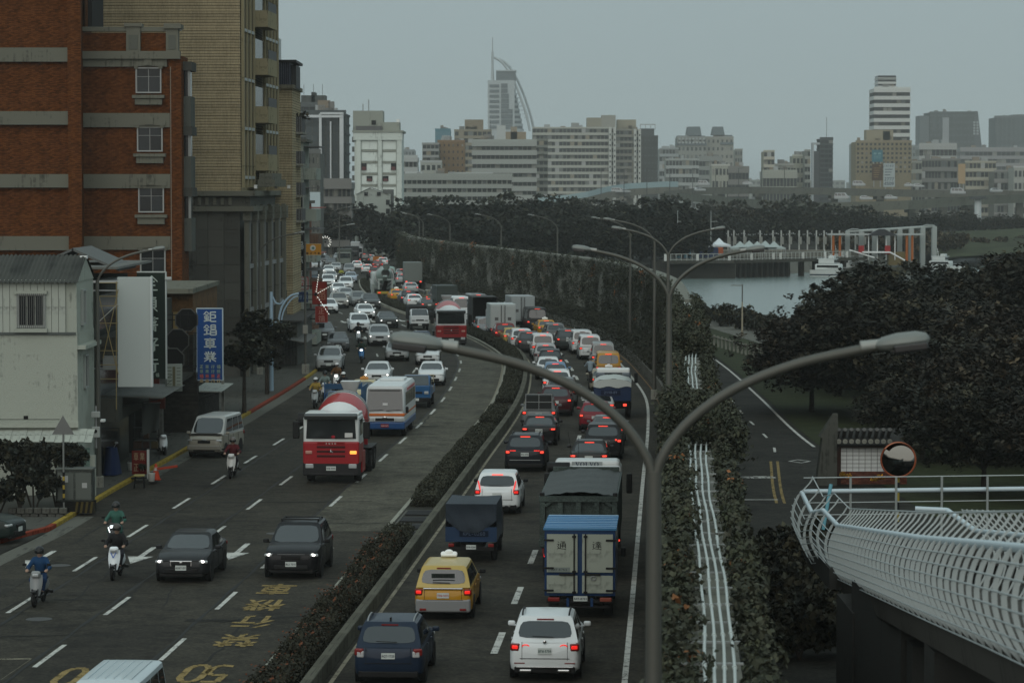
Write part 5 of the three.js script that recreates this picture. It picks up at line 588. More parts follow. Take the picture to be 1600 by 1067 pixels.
scooter('white scooter with a lit headlight behind the blue truck', 'rider in brown with a white helmet behind the blue truck', 524, 612, { color: WH, on: 1, jacket: [0.1, 0.05, 0.02], helmet: [0.6, 0.6, 0.6] });
scooter('dark scooter close to the cream taxi', 'rider in black with a white helmet next to the cream taxi', 534, 629, { color: DK, jacket: [0.015, 0.015, 0.018], helmet: [0.6, 0.62, 0.62] });
scooter('bright blue scooter in the middle lane, headlight on', 'rider in dark green on the bright blue scooter', 564, 568, { color: [0.05, 0.16, 0.34], on: 1, jacket: [0.02, 0.035, 0.025], helmet: DK });
scooter('white-shielded scooter ahead of the white sport utility car', 'rider in black between the two silver-white cars', 560, 538, { color: [0.5, 0.56, 0.6], on: 1, jacket: [0.015, 0.016, 0.018], helmet: [0.05, 0.05, 0.05] });
scooter('scooter riding away beside the yellow taxi van', 'rider in a pale blue jacket beside the yellow taxi van', 923, 600, { away: 1, color: GREY, jacket: [0.2, 0.25, 0.28], helmet: [0.1, 0.1, 0.1] });
scooter('small scooter far up between the queues', 'rider in a fluorescent yellow jacket far up the road', 533, 439, { color: DK, jacket: [0.3, 0.32, 0.05], helmet: [0.2, 0.2, 0.2] });
scooter('white scooter parked upright beside the open shopfront', null, 258, 716, { color: WH, turn: 0.3 });
scooter('dark scooter parked deep in the shop arcade', null, 181, 728, { color: GREY, turn: 0.9 });

// ---------- buildings on the shop side ----------
const prism = (pts, y0, y1) => metreUV(new THREE.ExtrudeGeometry(new THREE.Shape(pts.map(([x, q]) => new THREE.Vector2(x, q))), { depth: y1 - y0, bevelEnabled: false }).rotateX(-Math.PI / 2).translate(0, y0, 0));
const UNIT = new THREE.BoxGeometry(1, 1, 1);
function bit(parent, name, m, x0, x1, y0, y1, d0, d1, uv) { const g = uv ? metreUV(box(x1 - x0, y1 - y0, d1 - d0, (x0 + x1) / 2, (y0 + y1) / 2, -(d0 + d1) / 2)) : null; if (g) return mesh(name, g, m, parent); const o = mesh(name, UNIT, m, parent, [(x0 + x1) / 2, (y0 + y1) / 2, -(d0 + d1) / 2]); o.scale.set(x1 - x0, y1 - y0, d1 - d0); return o; }
const FRAME = mat([0.24, 0.25, 0.24], 0.5, 0.3), FRAMED = mat([0.05, 0.05, 0.05], 0.5);
function windowOn(parent, x, y, d, w, h, o = {}) { // a framed window facing the camera, or the street with o.side
  const g = new THREE.Group(); g.name = 'window'; parent.add(g); g.position.set(x, y, -d); if (o.side) g.rotation.y = Math.PI / 2; const F = o.frame ?? FRAME, t = o.t ?? 0.07;
  for (const [fx, fy, fw, fh] of [[0, h / 2 - t / 2, w, t], [0, -h / 2 + t / 2, w, t], [-w / 2 + t / 2, 0, t, h], [w / 2 - t / 2, 0, t, h]]) { const b = mesh('frame', UNIT, F, g, [fx, fy, 0.0]); b.scale.set(fw, fh, 0.12); }
  const rows = o.rows ?? [1], cols = o.cols ?? 2; let yy = -h / 2 + t; for (const r of rows) { const ph = (h - 2 * t) * r; for (let c = 0; c < cols; c++) { const pw = (w - 2 * t) / cols, b = mesh('pane', UNIT, rnd() < 0.3 ? PANE2 : PANE, g, [-w / 2 + t + pw * (c + 0.5), yy + ph / 2, -0.03 + (c % 2) * 0.012]); b.scale.set(pw - 0.045, ph - 0.04, 0.02); } yy += ph; }
  const k = mesh('mullion', UNIT, F, g, [0, 0, -0.07]); k.scale.set(w - 0.02, h - 0.02, 0.04);
  if (o.bars) for (let i = 0; i < o.bars; i++) { const b = mesh('bar', UNIT, mat([0.09, 0.095, 0.09], 0.5, 0.4), g, [-w / 2 + w * (i + 0.5) / o.bars, 0, 0.13]); b.scale.set(0.022, h, 0.022); }
  return g;
}
const brickTex = texture(512, 2.4, (u, v) => { const rows = 40, r = Math.floor(v * rows), b = ((u * 11 + (r % 2) * 0.5) % 1 + 1) % 1, id = Math.floor(u * 11 + (r % 2) * 0.5), j = (v * rows) % 1 < 0.16 || b < 0.05; const k = NT[(r * 37 + ((id % 11) + 11) * 5) & 4095], dirt = fbm(u, v, 6, 4); const s = j ? 0.62 : 0.72 + 0.34 * k - 0.22 * clamp((dirt - 0.45) * 2, 0, 1); return [s, s * (j ? 1.08 : 0.98), s * (j ? 1.15 : 0.95)]; });
const brickBump = texture(512, 2.4, (u, v) => { const rows = 40, r = Math.floor(v * rows), b = ((u * 11 + (r % 2) * 0.5) % 1 + 1) % 1; return (v * rows) % 1 < 0.16 || b < 0.05 ? 0 : 1; }, false);
const BRICK = matte([0.145, 0.052, 0.0165], { map: brickTex, bumpMap: brickBump, bumpScale: 0.012 });
const STONE = concrete([0.155, 0.155, 0.135]);
const X177 = (px, d = 177) => (px - 800) * d / FOCAL, YY = (py, d) => EYE + (295 - py) * d / FOCAL;
{ // brick building with stone bands
  const t = thing('brick_building', 'tall red-brown brick building with grey stone bands and blank end wall', 'building'), d = 178;
  mesh('wall', prism([[X177(-160), d + 0.5], [X177(103), d + 0.5], [X177(103), d + 0.9], [-29, d + 22], [-50, d + 22]], 0, 36), BRICK, t); mesh('pilaster', prism([[X177(103), d], [X177(124), d], [-27.6, d + 20], [-28.4, d + 20]], 0, 36), BRICK, t);
  for (const [a, b] of [[75, 97], [174, 195], [272, 293], [369, 391], [470, 490]]) bit(t, 'stone_band', STONE, X177(-160), X177(104), YY(b, d), YY(a, d), d + 0.18, d + 0.6, 1);
  bit(t, 'top_recess', mat([0.02, 0.02, 0.02], 0.8), X177(124), X177(131), YY(40, d), 36, d + 3, d + 8);
}
{
  const t = thing('brick_building', 'lower red-brown brick wing with white-framed windows and a stone parapet', 'building'), d = 181, X = (px) => X177(px, d), Y = (py) => YY(py, d);
  mesh('wall', prism([[X(122), d + 0.12], [X(268), d + 0.12], [X(268), d + 0.5], [-22.4, d + 20], [-26, d + 20]], 0, Y(52)), BRICK, t); mesh('pilaster', prism([[X(265), d], [X(284), d], [X(286), d + 3], [-22, d + 19], [-22.6, d + 19]], 0, Y(88)), BRICK, t);
  bit(t, 'parapet_coping', STONE, X(122), X(262), Y(50), Y(43), d - 0.05, d + 0.6, 1); bit(t, 'parapet_coping', STONE, X(258), X(285), Y(46), Y(39), d - 0.3, d + 1.2, 1);
  for (const [a, b] of [[199, 221], [261, 280]]) { bit(t, 'parapet_pier', STONE, X(a), X(b), Y(84), Y(41), d - 0.15, d + 0.6, 1); bit(t, 'pier_panel', concrete([0.12, 0.125, 0.115]), X(a + 4), X(b - 4), Y(78), Y(56), d - 0.19, d - 0.1, 1); bit(t, 'pier_cap', STONE, X(a - 3), X(b + 3), Y(43), Y(38), d - 0.25, d + 0.7, 1); }
  bit(t, 'cornice', STONE, X(123), X(283), Y(93), Y(81), d - 0.3, d + 0.3, 1); bit(t, 'stone_band', STONE, X(123), X(262), Y(105), Y(93), d - 0.08, d + 0.3, 1);
  for (const [a, b] of [[177, 199], [272, 294], [369, 390], [466, 486]]) bit(t, 'stone_band', STONE, X(123), X(266), Y(b), Y(a), d - 0.06, d + 0.3, 1);
  for (const [x, a, b] of [[233, 106, 146], [234.5, 198, 237], [236, 292, 332], [238, 389, 430]]) {
    windowOn(t, X(x), (Y(a) + Y(b)) / 2, d + 0.02, 40 * d / FOCAL, Y(a) - Y(b), { rows: [0.66, 0.34], frame: mat([0.3, 0.31, 0.3], 0.5) });
    bit(t, 'window_sill', STONE, X(x - 25), X(x + 25), Y(b + 8), Y(b + 3), d - 0.28, d + 0.2, 1); bit(t, 'sill_apron', STONE, X(x - 21), X(x + 21), Y(b + 18), Y(b + 9), d - 0.16, d + 0.2, 1); bit(t, 'lintel', STONE, X(x - 25), X(x + 25), Y(a - 2), Y(a - 9), d - 0.14, d + 0.2, 1); bit(t, 'keystone', STONE, X(x - 6), X(x + 6), Y(a - 3), Y(a - 14), d - 0.22, d + 0.2, 1); for (const k of [-19, 19]) bit(t, 'lintel_drop', STONE, X(x + k - 3), X(x + k + 3), Y(a + 2), Y(a - 3), d - 0.12, d + 0.1, 1);
  }
  for (const [a, b] of [[96, 150], [197, 244], [293, 341]]) { bit(t, 'bay', concrete([0.1, 0.105, 0.1]), X(283), X(296), Y(b + 52), Y(b), d + 1, d + 3.4, 1); bit(t, 'bay_window', PANE, X(283), X(292), Y(b), Y(a + 14), d + 1.2, d + 3.2); bit(t, 'bay_frame', FRAME, X(291.5), X(295), Y(b), Y(a + 14), d + 1.05, d + 1.3); bit(t, 'bay_roof', concrete([0.075, 0.075, 0.072]), X(283), X(298), Y(a + 14), Y(a), d + 0.8, d + 3.6, 1); }
  bit(t, 'downpipe', mat([0.2, 0.18, 0.15], 0.6), X(267), X(268), 3, Y(105), d - 0.05, d + 0.02); bit(t, 'roof_duct', mat([0.42, 0.44, 0.44], 0.5), X(247), X(268), Y(41), Y(32), d + 4, d + 6);
}
const tileTex = texture(512, 4.6, (u, v) => { const n = 24, r = Math.floor(v * n), f = (v * n) % 1, x = fbm(u, v, 6, 4), streak = fbm(u, v * 0.05, 50, 2), k = NT[(r * 131 + Math.floor(u * 90) * 7) & 65535]; const s = (f < 0.2 ? 0.5 : f < 0.32 ? 0.98 : 0.8 + 0.1 * NT[(r * 53) & 1023]) + 0.08 * (k - 0.5) - 0.12 * (x - 0.5) - 0.1 * (streak - 0.5); return [s, s * 0.99, s * 0.96]; });
const tileBump = texture(256, 4.6, (u, v) => ((v * 24) % 1 < 0.2 ? 0 : 1), false);
const TILE = matte([0.44, 0.375, 0.25], { map: tileTex, bumpMap: tileBump, bumpScale: 0.02 }), BEIGE = concrete([0.29, 0.255, 0.17]);
const GRANITE = ['a', 'b', 'c'].map((_, i) => concrete([0.082 + i * 0.012, 0.082 + i * 0.012, 0.078 + i * 0.011]));
{ // beige tiled tower on a granite base
  const t = thing('tile_tower', 'beige tiled apartment tower on a grey granite base with a dentil cornice', 'building'), d = 205, X = (px) => X177(px, d), Y = (py) => YY(py, d), face = (q) => X(377) + 0.048 * (q - d);
  bit(t, 'wall', TILE, X(110), X(376), Y(303), 40, d, d + 24, 1);
  const sideZ = (q, q2, x, x2, y, y2, m, name) => mesh(name, metreUV(box(x2, y2, q2 - q)), m, t, [face((q + q2) / 2) + x, y, -(q + q2) / 2], [0, -0.048, 0]);
  for (const q of [205.3, 207.1, 208.9, 210.7, 216.6, 218.4, 220.2, 222.0, 223.8]) sideZ(q, q + 0.34, 0.09, 0.2, 26.5, 27, BEIGE, 'fin');
  for (let f = 0; f < 8; f++) { const y = 13.4 + f * 3.35;
    for (const q of [205.64, 207.44, 209.24, 216.94, 218.74, 220.54, 222.34]) { sideZ(q, q + 1.46, 0.06, 0.05, y + 1.9, 2.9, PANE, 'window'); sideZ(q, q + 1.46, 0.1, 0.16, y + 0.28, 0.2, mat([0.3, 0.32, 0.31], 0.5), 'spandrel'); }
    sideZ(211.3, 216.3, 0.55, 1.0, y + 1.35, 1.15, BEIGE, 'balcony'); sideZ(211.3, 216.3, 0.06, 0.04, y + 2.6, 1.5, PANE, 'balcony_door'); sideZ(211.6, 216, 1.03, 0.04, y + 2.2, 0.7, mat([0.04, 0.04, 0.04], 0.5), 'balcony_rail'); }
  // granite base: panels one by one, cornice with dentils
  bit(t, 'base_core', CONCD, X(262), X(375), 0, Y(330), d - 0.6, d + 23);
  for (let r = 0; r < 8; r++) for (let c = 0; c < 4; c++) { const y1 = Y(331 + r * 27.5), y0 = Y(331 + (r + 1) * 27.5) + 0.025, x0 = X(276 + c * 25), m = bit(t, 'granite_panel', pick(GRANITE), x0 + 0.02, X(276 + (c + 1) * 25), Math.max(0, y0), y1, d - 0.72 - rr(0, 0.02), d - 0.5, 1); }
  bit(t, 'cornice', STONE, X(284), X(401), Y(306), Y(298), d - 1.3, d + 22, 1); bit(t, 'cornice_base', STONE, X(284), X(398), Y(330), Y(322), d - 1.1, d + 22, 1); bit(t, 'frieze', concrete([0.11, 0.112, 0.105]), X(285), X(392), Y(322), Y(306), d - 0.85, d + 21, 1);
  for (let i = 0; i < 6; i++) bit(t, 'dentil', STONE, X(299 + i * 12), X(304 + i * 12), Y(320), Y(308), d - 1.05, d - 0.8, 1);
  for (const q of [204.4, 208.2, 212.2, 216.4, 220.6, 224.6]) { sideZ(q, q + 0.55, 0.42, 0.3, 5.9, 11.8, STONE, 'column'); sideZ(q - 0.15, q + 0.7, 0.45, 0.5, 11.2, 0.9, STONE, 'capital'); }
  for (const [q, q2] of [[205, 208.2], [208.8, 212.2], [212.8, 216.4], [217, 220.6], [221.2, 224.6]]) { for (const [y, h] of [[2.4, 4.2], [6.1, 2.6], [9.2, 2.6]]) sideZ(q, q2, 0.3, 0.06, y, h, PANE2, 'shop_window'); for (const y of [4.6, 7.6]) sideZ(q, q2, 0.36, 0.1, y, 0.3, mat([0.2, 0.205, 0.2], 0.5), 'transom'); sideZ((q + q2) / 2 - 0.04, (q + q2) / 2 + 0.04, 0.36, 0.1, 6, 10, mat([0.2, 0.205, 0.2], 0.5), 'mullion'); }
  sideZ(210.4, 216.8, 1.0, 1.2, 13.3, 0.5, STONE, 'canopy_step'); sideZ(210.9, 216.2, 0.9, 0.9, 13.75, 0.5, STONE, 'canopy_step');
  for (const q of [205.5, 216.5, 224]) sideZ(q, q + 0.2, 0.9, 0.2, 13.05, 0.25, mat([0.6, 0.6, 0.58], 0.5), 'finial');
}
{ // plain beige end wall with caged roof room
  const t = thing('beige_building', 'narrow beige building with a dark caged room on its roof', 'building'), d = 227, X = (px) => X177(px, d), Y = (py) => YY(py, d);
  bit(t, 'wall', TILE, X(380), X(457), 0, Y(136), d, d + 9, 1); bit(t, 'roof_slab', concrete([0.16, 0.15, 0.12]), X(380), X(460), Y(139), Y(133), d - 0.3, d + 9.4, 1); bit(t, 'roof_room', mat([0.02, 0.024, 0.035], 0.5), X(426), X(453), Y(134), Y(97), d + 0.4, d + 7); bit(t, 'roof_room', mat([0.03, 0.03, 0.03], 0.6), X(453), X(461), Y(137), Y(101), d + 1.5, d + 6); bit(t, 'room_roof', BLACK, X(424), X(463), Y(98), Y(94), d + 0.2, d + 7.5);
  for (let i = 0; i < 9; i++) bit(t, 'cage_bar', mat([0.06, 0.07, 0.1], 0.5, 0.3), X(427 + i * 3.2), X(427.5 + i * 3.2), Y(134), Y(97), d + 0.3, d + 0.36);
  for (const [px, y, h] of [[459, 205, 24], [459, 255, 20], [459, 305, 20], [459, 345, 18]]) { bit(t, 'caged_balcony', mat([0.05, 0.05, 0.05], 0.6), X(456), X(466), Y(y), Y(y - h), d + 4, d + 8); bit(t, 'balcony_slab', CONC, X(456), X(468), Y(y + 3), Y(y), d + 3.6, d + 8.4); for (let i = 0; i < 4; i++) bit(t, 'balcony_bar', STEEL, X(457 + i * 2.6), X(457.4 + i * 2.6), Y(y), Y(y - h), d + 3.9, d + 3.96); }
}
{ const p = at(461, 184, 232), t = thing('roof_plant', 'bushy plant hanging from a balcony of the narrow beige building', 'plant', p); const [pts] = crownPoints(1.05, 700, 6); mesh('foliage', leafCloud(pts, 0.22), leafMat([0.03, 0.028, 0.02]), t).userData.kind = 'stuff'; mesh('planter', box(0.8, 0.3, 0.5, 0, -0.9, 0), CONCD, t); }
function streetHouse(label, px0, px1, yTop, d, depth, C, floors, o = {}) { // houses seen past the tower: wall, balconies, windows
  const t = thing('street_house', label, 'building'), X = (px) => X177(px, d), h = YY(yTop, d), W = concrete(C); bit(t, 'wall', W, X(px0), X(px1), 0, h, d, d + depth, 1); bit(t, 'roof_slab', concrete([0.13, 0.13, 0.12]), X(px0) - 0.2, X(px1) + 0.3, h, h + 0.25, d - 0.3, d + depth + 0.2, 1);
  const fh = h / floors; for (let f = 0; f < floors; f++) { const y = f * fh; bit(t, 'balcony', concrete(o.balcony ?? C), X(px1) - 0.1, X(px1) + 1.0, y + 0.3, y + 1.25, d + 0.6, d + depth - 0.6, 1); bit(t, 'awning', mat(o.awning ?? [0.1, 0.1, 0.1], 0.6), X(px1) - 0.1, X(px1) + 1.3, y + fh - 0.4, y + fh - 0.32, d + 0.3, d + depth - 0.3); windowOn(t, X((px0 + px1 * 2) / 3), y + fh * 0.58, d - 0.03, 1.2, 1.2, { cols: 2 }); }
  return t;
}
streetHouse('grimy white house with stacked balconies beyond the narrow beige building', 440, 474, 222, 243, 7, [0.3, 0.32, 0.3], 5, { balcony: [0.3, 0.33, 0.31] });
streetHouse('house with a rust-red upper wall beside the hanging shop signs', 440, 478, 318, 256, 7, [0.2, 0.1, 0.075], 3, { balcony: [0.14, 0.09, 0.07], awning: [0.25, 0.08, 0.06] });

{ // white corner house with corrugated roof
  const d = 125, X = (px) => X177(px, d), Y = (py) => YY(py, d), t = thing('corner_house', 'shabby white corner house with a grey corrugated roof and barred window', 'building');
  const PL = concrete([0.42, 0.45, 0.42], { bumpScale: 0.03 }), CLAD = mat([0.40, 0.43, 0.41], 0.6, 0, { map: stainTex }), side = (dd) => X(119) + 0.06 * (dd - d);
  mesh('plaster_wall', metreUV(box(14, Y(521), 5, X(119) - 7, Y(521) / 2, -d - 2.5)), PL, t); mesh('upper_wall', metreUV(box(14, Y(440) - Y(521), 4.96, X(119) - 7.02, (Y(440) + Y(521)) / 2, -d - 2.52)), PL, t);
  for (let i = 0; i < 30; i++) mesh('cladding_strip', metreUV(box(0.27, Y(437) - Y(521), 0.05)), CLAD, t, [X(119) - 0.62 - i * 0.29, (Y(437) + Y(521)) / 2, -d + 0.03]);
  bit(t, 'cladding_foot', mat([0.08, 0.09, 0.085], 0.6), X(-60), X(117), Y(523), Y(519), d - 0.08, d);
  // gable
  mesh('gable', quads([[V(X(119) + 0.012, Y(440), -d), V(X(119) + 0.012, Y(440), -d - 5), V(X(119) + 0.012, Y(402), -d - 2.4), V(X(119) + 0.012, Y(402), -d - 2.2)]]), PL, t);
  mesh('roof', [grid(120, 1, (u, v) => V(lerp(X(-80), X(122), u), lerp(Y(441), Y(400), v) + 0.035 * Math.sin(u * 120 * 1.57), lerp(-d + 0.35, -d - 2.4, v))), grid(2, 1, (u, v) => V(lerp(X(-80), X(122), u), lerp(Y(400), Y(441), v), lerp(-d - 2.4, -d - 5.2, v)))], mat([0.06, 0.062, 0.058], 0.7, 0, { map: stainTex }), t); bit(t, 'fascia', WHITE, X(112), X(123), Y(406), Y(401), d + 2.2, d + 2.6);
  const w = windowOn(t, X(47.5), Y(485), d - 0.08, 45 * d / FOCAL, 54 * d / FOCAL, { cols: 3, bars: 14, frame: mat([0.33, 0.35, 0.33], 0.6), t: 0.09 });
  bit(t, 'sill', PL, X(22), X(73), Y(519), Y(513), d - 0.22, d, 1); bit(t, 'lintel', PL, X(22), X(73), Y(459), Y(454), d - 0.2, d, 1);
  for (const [dd, y, h, ww] of [[126.6, 482, 1.5, 0.8], [127.2, 585, 1.45, 0.95]]) { const g = windowOn(t, X(119) + 0.05, Y(y), dd, ww, h, { side: 1, cols: 1, frame: mat([0.3, 0.32, 0.3], 0.6) }); } bit(t, 'ledge', PL, X(119), X(119) + 0.35, Y(546), Y(540), d, d + 4.8, 1); bit(t, 'ledge', PL, X(-80), X(121), Y(668), Y(660), d - 0.25, d, 1); bit(t, 'cable', BLACK, X(-80), X(92), Y(655.5), Y(654.5), d - 0.3, d - 0.27);
  bit(t, 'vent', BLACK, X(34), X(41), Y(655), Y(650), d - 0.02, d);
  for (let i = 0; i < 26; i++) mesh('awning_rib', metreUV(box(0.3, 0.02, 1.15, 0, 0, 0)), CLAD, t, [X(140) - i * 0.31, Y(680) + (i % 2) * 0.02, -d + 0.52], [0.42, 0, 0]);
  bit(t, 'shutter_frame', PL, X(104), X(146), 0, Y(712), d - 0.1, d + 0.2, 1); for (let i = 0; i < 16; i++) bit(t, 'shutter_slat', mat([0.12, 0.2, 0.17], 0.5, 0.2), X(112), X(138), 0.15 + i * 0.125, 0.25 + i * 0.125, d - 0.16, d - 0.1);
}
{ // three-storey shophouse behind scaffolding
  const t = thing('shophouse', 'grey shophouse half hidden by scaffolding and the blank white sign', 'building'), C = concrete([0.07, 0.072, 0.067]), x1 = (d) => kerbL(d) - 1.6;
  bit(t, 'wall', C, -27, -18.3, 0, 8.9, 131.5, 143, 1); bit(t, 'roof', mat([0.12, 0.125, 0.12], 0.5, 0.2, { map: stainTex }), -27, -17.2, 9.4, 9.5, 131, 143.5, 1); for (const k of [-1, 1]) mesh('gable_roof', box(2.3, 0.1, 6, -19.6 + k * 1.02, 9.75, -137, 0, 0, -k * 0.42), mat([0.1, 0.105, 0.1], 0.6), t);
  for (const y of [1.4, 4.3, 7.1]) bit(t, 'window', PANE, -18.4, -18.24, y - 1.2, y + 1.1, 132, 142.6); for (const y of [3.0, 5.7]) bit(t, 'floor_slab', C, -18.4, -17.3, y - 0.3, y + 0.7, 131.6, 142.8, 1); bit(t, 'canopy', mat([0.4, 0.42, 0.41], 0.5), -19, -16.9, 8.8, 8.9, 131.3, 135.6);  // window panels: shade of the open floors put into a flat dark colour
  bit(t, 'air_conditioner', mat([0.22, 0.23, 0.22], 0.6), -17.9, -17.3, 5.0, 5.6, 131.2, 131.55);
}
{ const t = thing('scaffold', 'thin yellow scaffold frame in front of the shophouse', 'scaffold'), Y = mat([0.24, 0.19, 0.09], 0.6), Z = -130.8; const P = (px, py) => at(px, py, 130.8);
  for (const px of [151, 181]) mesh('upright', rod(P(px, 440), P(px, 640), 0.022), Y, t); for (const py of [442, 463, 478, 505, 548, 570, 592]) mesh('crossbar', rod(P(150, py), P(184, py), 0.02), Y, t); for (const [a, b] of [[[151, 452], [184, 585]], [[184, 452], [160, 560]], [[151, 505], [183, 475]]]) mesh('brace', rod(P(...a), P(...b), 0.022), a[1] === 505 ? mat([0.4, 0.4, 0.36], 0.6) : Y, t); }
{ const t = thing('blank_sign', 'blank pale upright signboard standing out from the shophouse', 'signboard'), a = at(183, 605, 131), b = at(233, 433, 131); mesh('panel', rbox(b.x - a.x, b.y - a.y, 0.26, 0.02, (a.x + b.x) / 2, (a.y + b.y) / 2, -131.2), mat([0.40, 0.44, 0.425], 0.6, 0, { map: texture(128, 40, (u, v) => 0.94 + 0.06 * fbm(u, v, 4, 2)) }), t); mesh('edge_strip', rbox(0.1, b.y - a.y, 0.3, 0.02, b.x + 0.05, (a.y + b.y) / 2, -131.2), mat([0.5, 0.53, 0.52], 0.5), t); mesh('bracket', [rod(V(a.x - 1.2, a.y + 0.8, -131.3), V(a.x + 0.1, a.y + 0.8, -131.3), 0.04), rod(V(a.x - 1.2, b.y - 0.6, -131.3), V(a.x + 0.1, b.y - 0.6, -131.3), 0.04)], STEEL, t); }
{ const t = thing('shop_sign', 'dark green upright shop sign with white characters', 'sign'), a = at(214, 592, 135), b = at(258, 425, 135), w = b.x - a.x, h = b.y - a.y; mesh('panel', box(w, h, 0.22, (a.x + b.x) / 2, (a.y + b.y) / 2, -135.12), mat([0.012, 0.02, 0.016], 0.5), t); mesh('rim', [box(0.05, h, 0.26, b.x, (a.y + b.y) / 2, -135.12), box(w, 0.05, 0.26, (a.x + b.x) / 2, b.y, -135.12)], mat([0.42, 0.45, 0.43], 0.5), t);
  '全貞菁仔行'.split('').forEach((c, i) => mesh('lettering', strokeGeo(c, 0.62, 0.7, [0.085, 0.06]), mat([0.36, 0.42, 0.38], 0.6), t, [(a.x + b.x) / 2 + 0.02, b.y - 0.5 - i * 0.92, -135.0])); '正福'.split('').forEach((c, i) => mesh('lettering', strokeGeo(c, 0.16, 0.17, [0.025, 0.02]), mat([0.3, 0.34, 0.3], 0.6), t, [(a.x + b.x) / 2 + i * 0.25, a.y + 0.18, -135.0])); mesh('flood_lamp', rbox(0.3, 0.16, 0.2, 0.05, b.x + 0.12, b.y - 0.3, -135), mat([0.35, 0.37, 0.36], 0.5), t); }
{ const t = thing('shop_sign', 'blue upright shop sign with large white characters above rows of small ones', 'sign'), a = at(307, 594, 157.4), b = at(347, 482, 157.4), w = b.x - a.x, h = b.y - a.y, cx = (a.x + b.x) / 2; mesh('panel', box(w, h, 0.2, cx, (a.y + b.y) / 2, -157.52), mat([0.012, 0.055, 0.19], 0.5), t); mesh('rim', [box(0.05, h, 0.24, a.x, (a.y + b.y) / 2, -157.52), box(0.05, h, 0.24, b.x, (a.y + b.y) / 2, -157.52), box(w, 0.05, 0.24, cx, b.y, -157.52), box(w, 0.05, 0.24, cx, a.y, -157.52)], mat([0.35, 0.42, 0.46], 0.5), t);
  '鉅錩車業'.split('').forEach((c, i) => mesh('lettering', strokeGeo(c, 0.7, 0.58, [0.075, 0.06]), mat([0.46, 0.52, 0.52], 0.6), t, [cx + 0.02, b.y - 0.42 - i * 0.7, -157.4])); const cols = [[0.25, 0.32, 0.28], [0.2, 0.28, 0.24], [0.5, 0.12, 0.1], [0.48, 0.36, 0.18]]; ['正車行福', '車業行機', '福車業正', '車業汽行'].forEach((s, r) => s.split('').forEach((c, i) => mesh('small_lettering', strokeGeo(c, 0.2, 0.19, [0.035, 0.028]), mat(cols[r], 0.6), t, [cx - 0.44 + i * 0.3, b.y - 3.05 - r * 0.245, -157.4]))); mesh('bracket', [box(0.6, 0.06, 0.06, a.x - 0.3, a.y + 0.6, -157.6), box(0.6, 0.06, 0.06, a.x - 0.3, b.y - 0.5, -157.6)], BLACK, t); }
{ // low shops
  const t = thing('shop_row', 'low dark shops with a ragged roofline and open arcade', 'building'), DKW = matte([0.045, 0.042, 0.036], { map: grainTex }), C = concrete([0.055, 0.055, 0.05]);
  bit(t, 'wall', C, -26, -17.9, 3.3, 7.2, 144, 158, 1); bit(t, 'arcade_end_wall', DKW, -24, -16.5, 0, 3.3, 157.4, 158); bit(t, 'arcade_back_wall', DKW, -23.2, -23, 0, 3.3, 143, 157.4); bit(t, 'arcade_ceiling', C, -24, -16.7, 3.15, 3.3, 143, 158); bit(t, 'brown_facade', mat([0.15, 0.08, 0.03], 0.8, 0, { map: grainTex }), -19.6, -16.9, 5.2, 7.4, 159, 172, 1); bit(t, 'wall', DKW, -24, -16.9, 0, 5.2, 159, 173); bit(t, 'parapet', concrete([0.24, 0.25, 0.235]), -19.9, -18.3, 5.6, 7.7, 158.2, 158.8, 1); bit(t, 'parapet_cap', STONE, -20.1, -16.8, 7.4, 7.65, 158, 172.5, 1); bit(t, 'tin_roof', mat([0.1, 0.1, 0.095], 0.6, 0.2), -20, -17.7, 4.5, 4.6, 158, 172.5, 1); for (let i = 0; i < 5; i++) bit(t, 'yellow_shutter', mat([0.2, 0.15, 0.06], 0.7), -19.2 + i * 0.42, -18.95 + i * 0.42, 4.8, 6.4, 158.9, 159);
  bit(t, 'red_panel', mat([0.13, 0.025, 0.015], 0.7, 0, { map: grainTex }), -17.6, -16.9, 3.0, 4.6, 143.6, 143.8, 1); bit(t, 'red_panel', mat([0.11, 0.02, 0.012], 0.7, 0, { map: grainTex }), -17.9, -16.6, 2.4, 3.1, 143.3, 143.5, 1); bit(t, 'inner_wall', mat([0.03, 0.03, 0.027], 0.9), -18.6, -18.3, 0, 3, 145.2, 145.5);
  bit(t, 'column', CONCD, -17.2, -16.9, 0, 3.4, 145, 145.3, 1); bit(t, 'column', concrete([0.25, 0.25, 0.24]), -15.9, -15.75, 0, 2.7, 164, 164.15, 1);
}
function awning(label, px0, px1, py0, py1, d0, d1, C) { const t = thing('awning', label, 'awning'), a = at(px0, py0, d1), b = at(px1, py1, d0); const y1 = a.y + 0.1, y0 = at(px1, py1, d0).y; mesh('sheet', metreUV(merge([quads([[V(a.x, y1, -d0), V(b.x, y0, -d0), V(b.x, y0, -d1), V(a.x, y1, -d1)]]), box(Math.abs(b.x - a.x), 0.06, 0.05, (a.x + b.x) / 2, (y0 + y1) / 2, -d0, 0, 0, Math.atan2(y0 - y1, b.x - a.x))])), mat(C, 0.6, 0.1, { map: stainTex, side: THREE.DoubleSide }), t); mesh('strut', [rod(V(a.x, y1 - 1, -d0 - 0.3), V(b.x, y0, -d0 - 0.3), 0.025), rod(V(a.x, y1 - 1, -d1 + 0.3), V(b.x, y0, -d1 + 0.3), 0.025)], BLACK, t); return t; }
awning('large grey sheet-metal awning over the dark shopfront', 158, 254, 600, 622, 133, 142, [0.085, 0.09, 0.085]);
awning('pale corrugated awning beside the red panels', 292, 346, 600, 612, 158, 165, [0.34, 0.37, 0.36]);
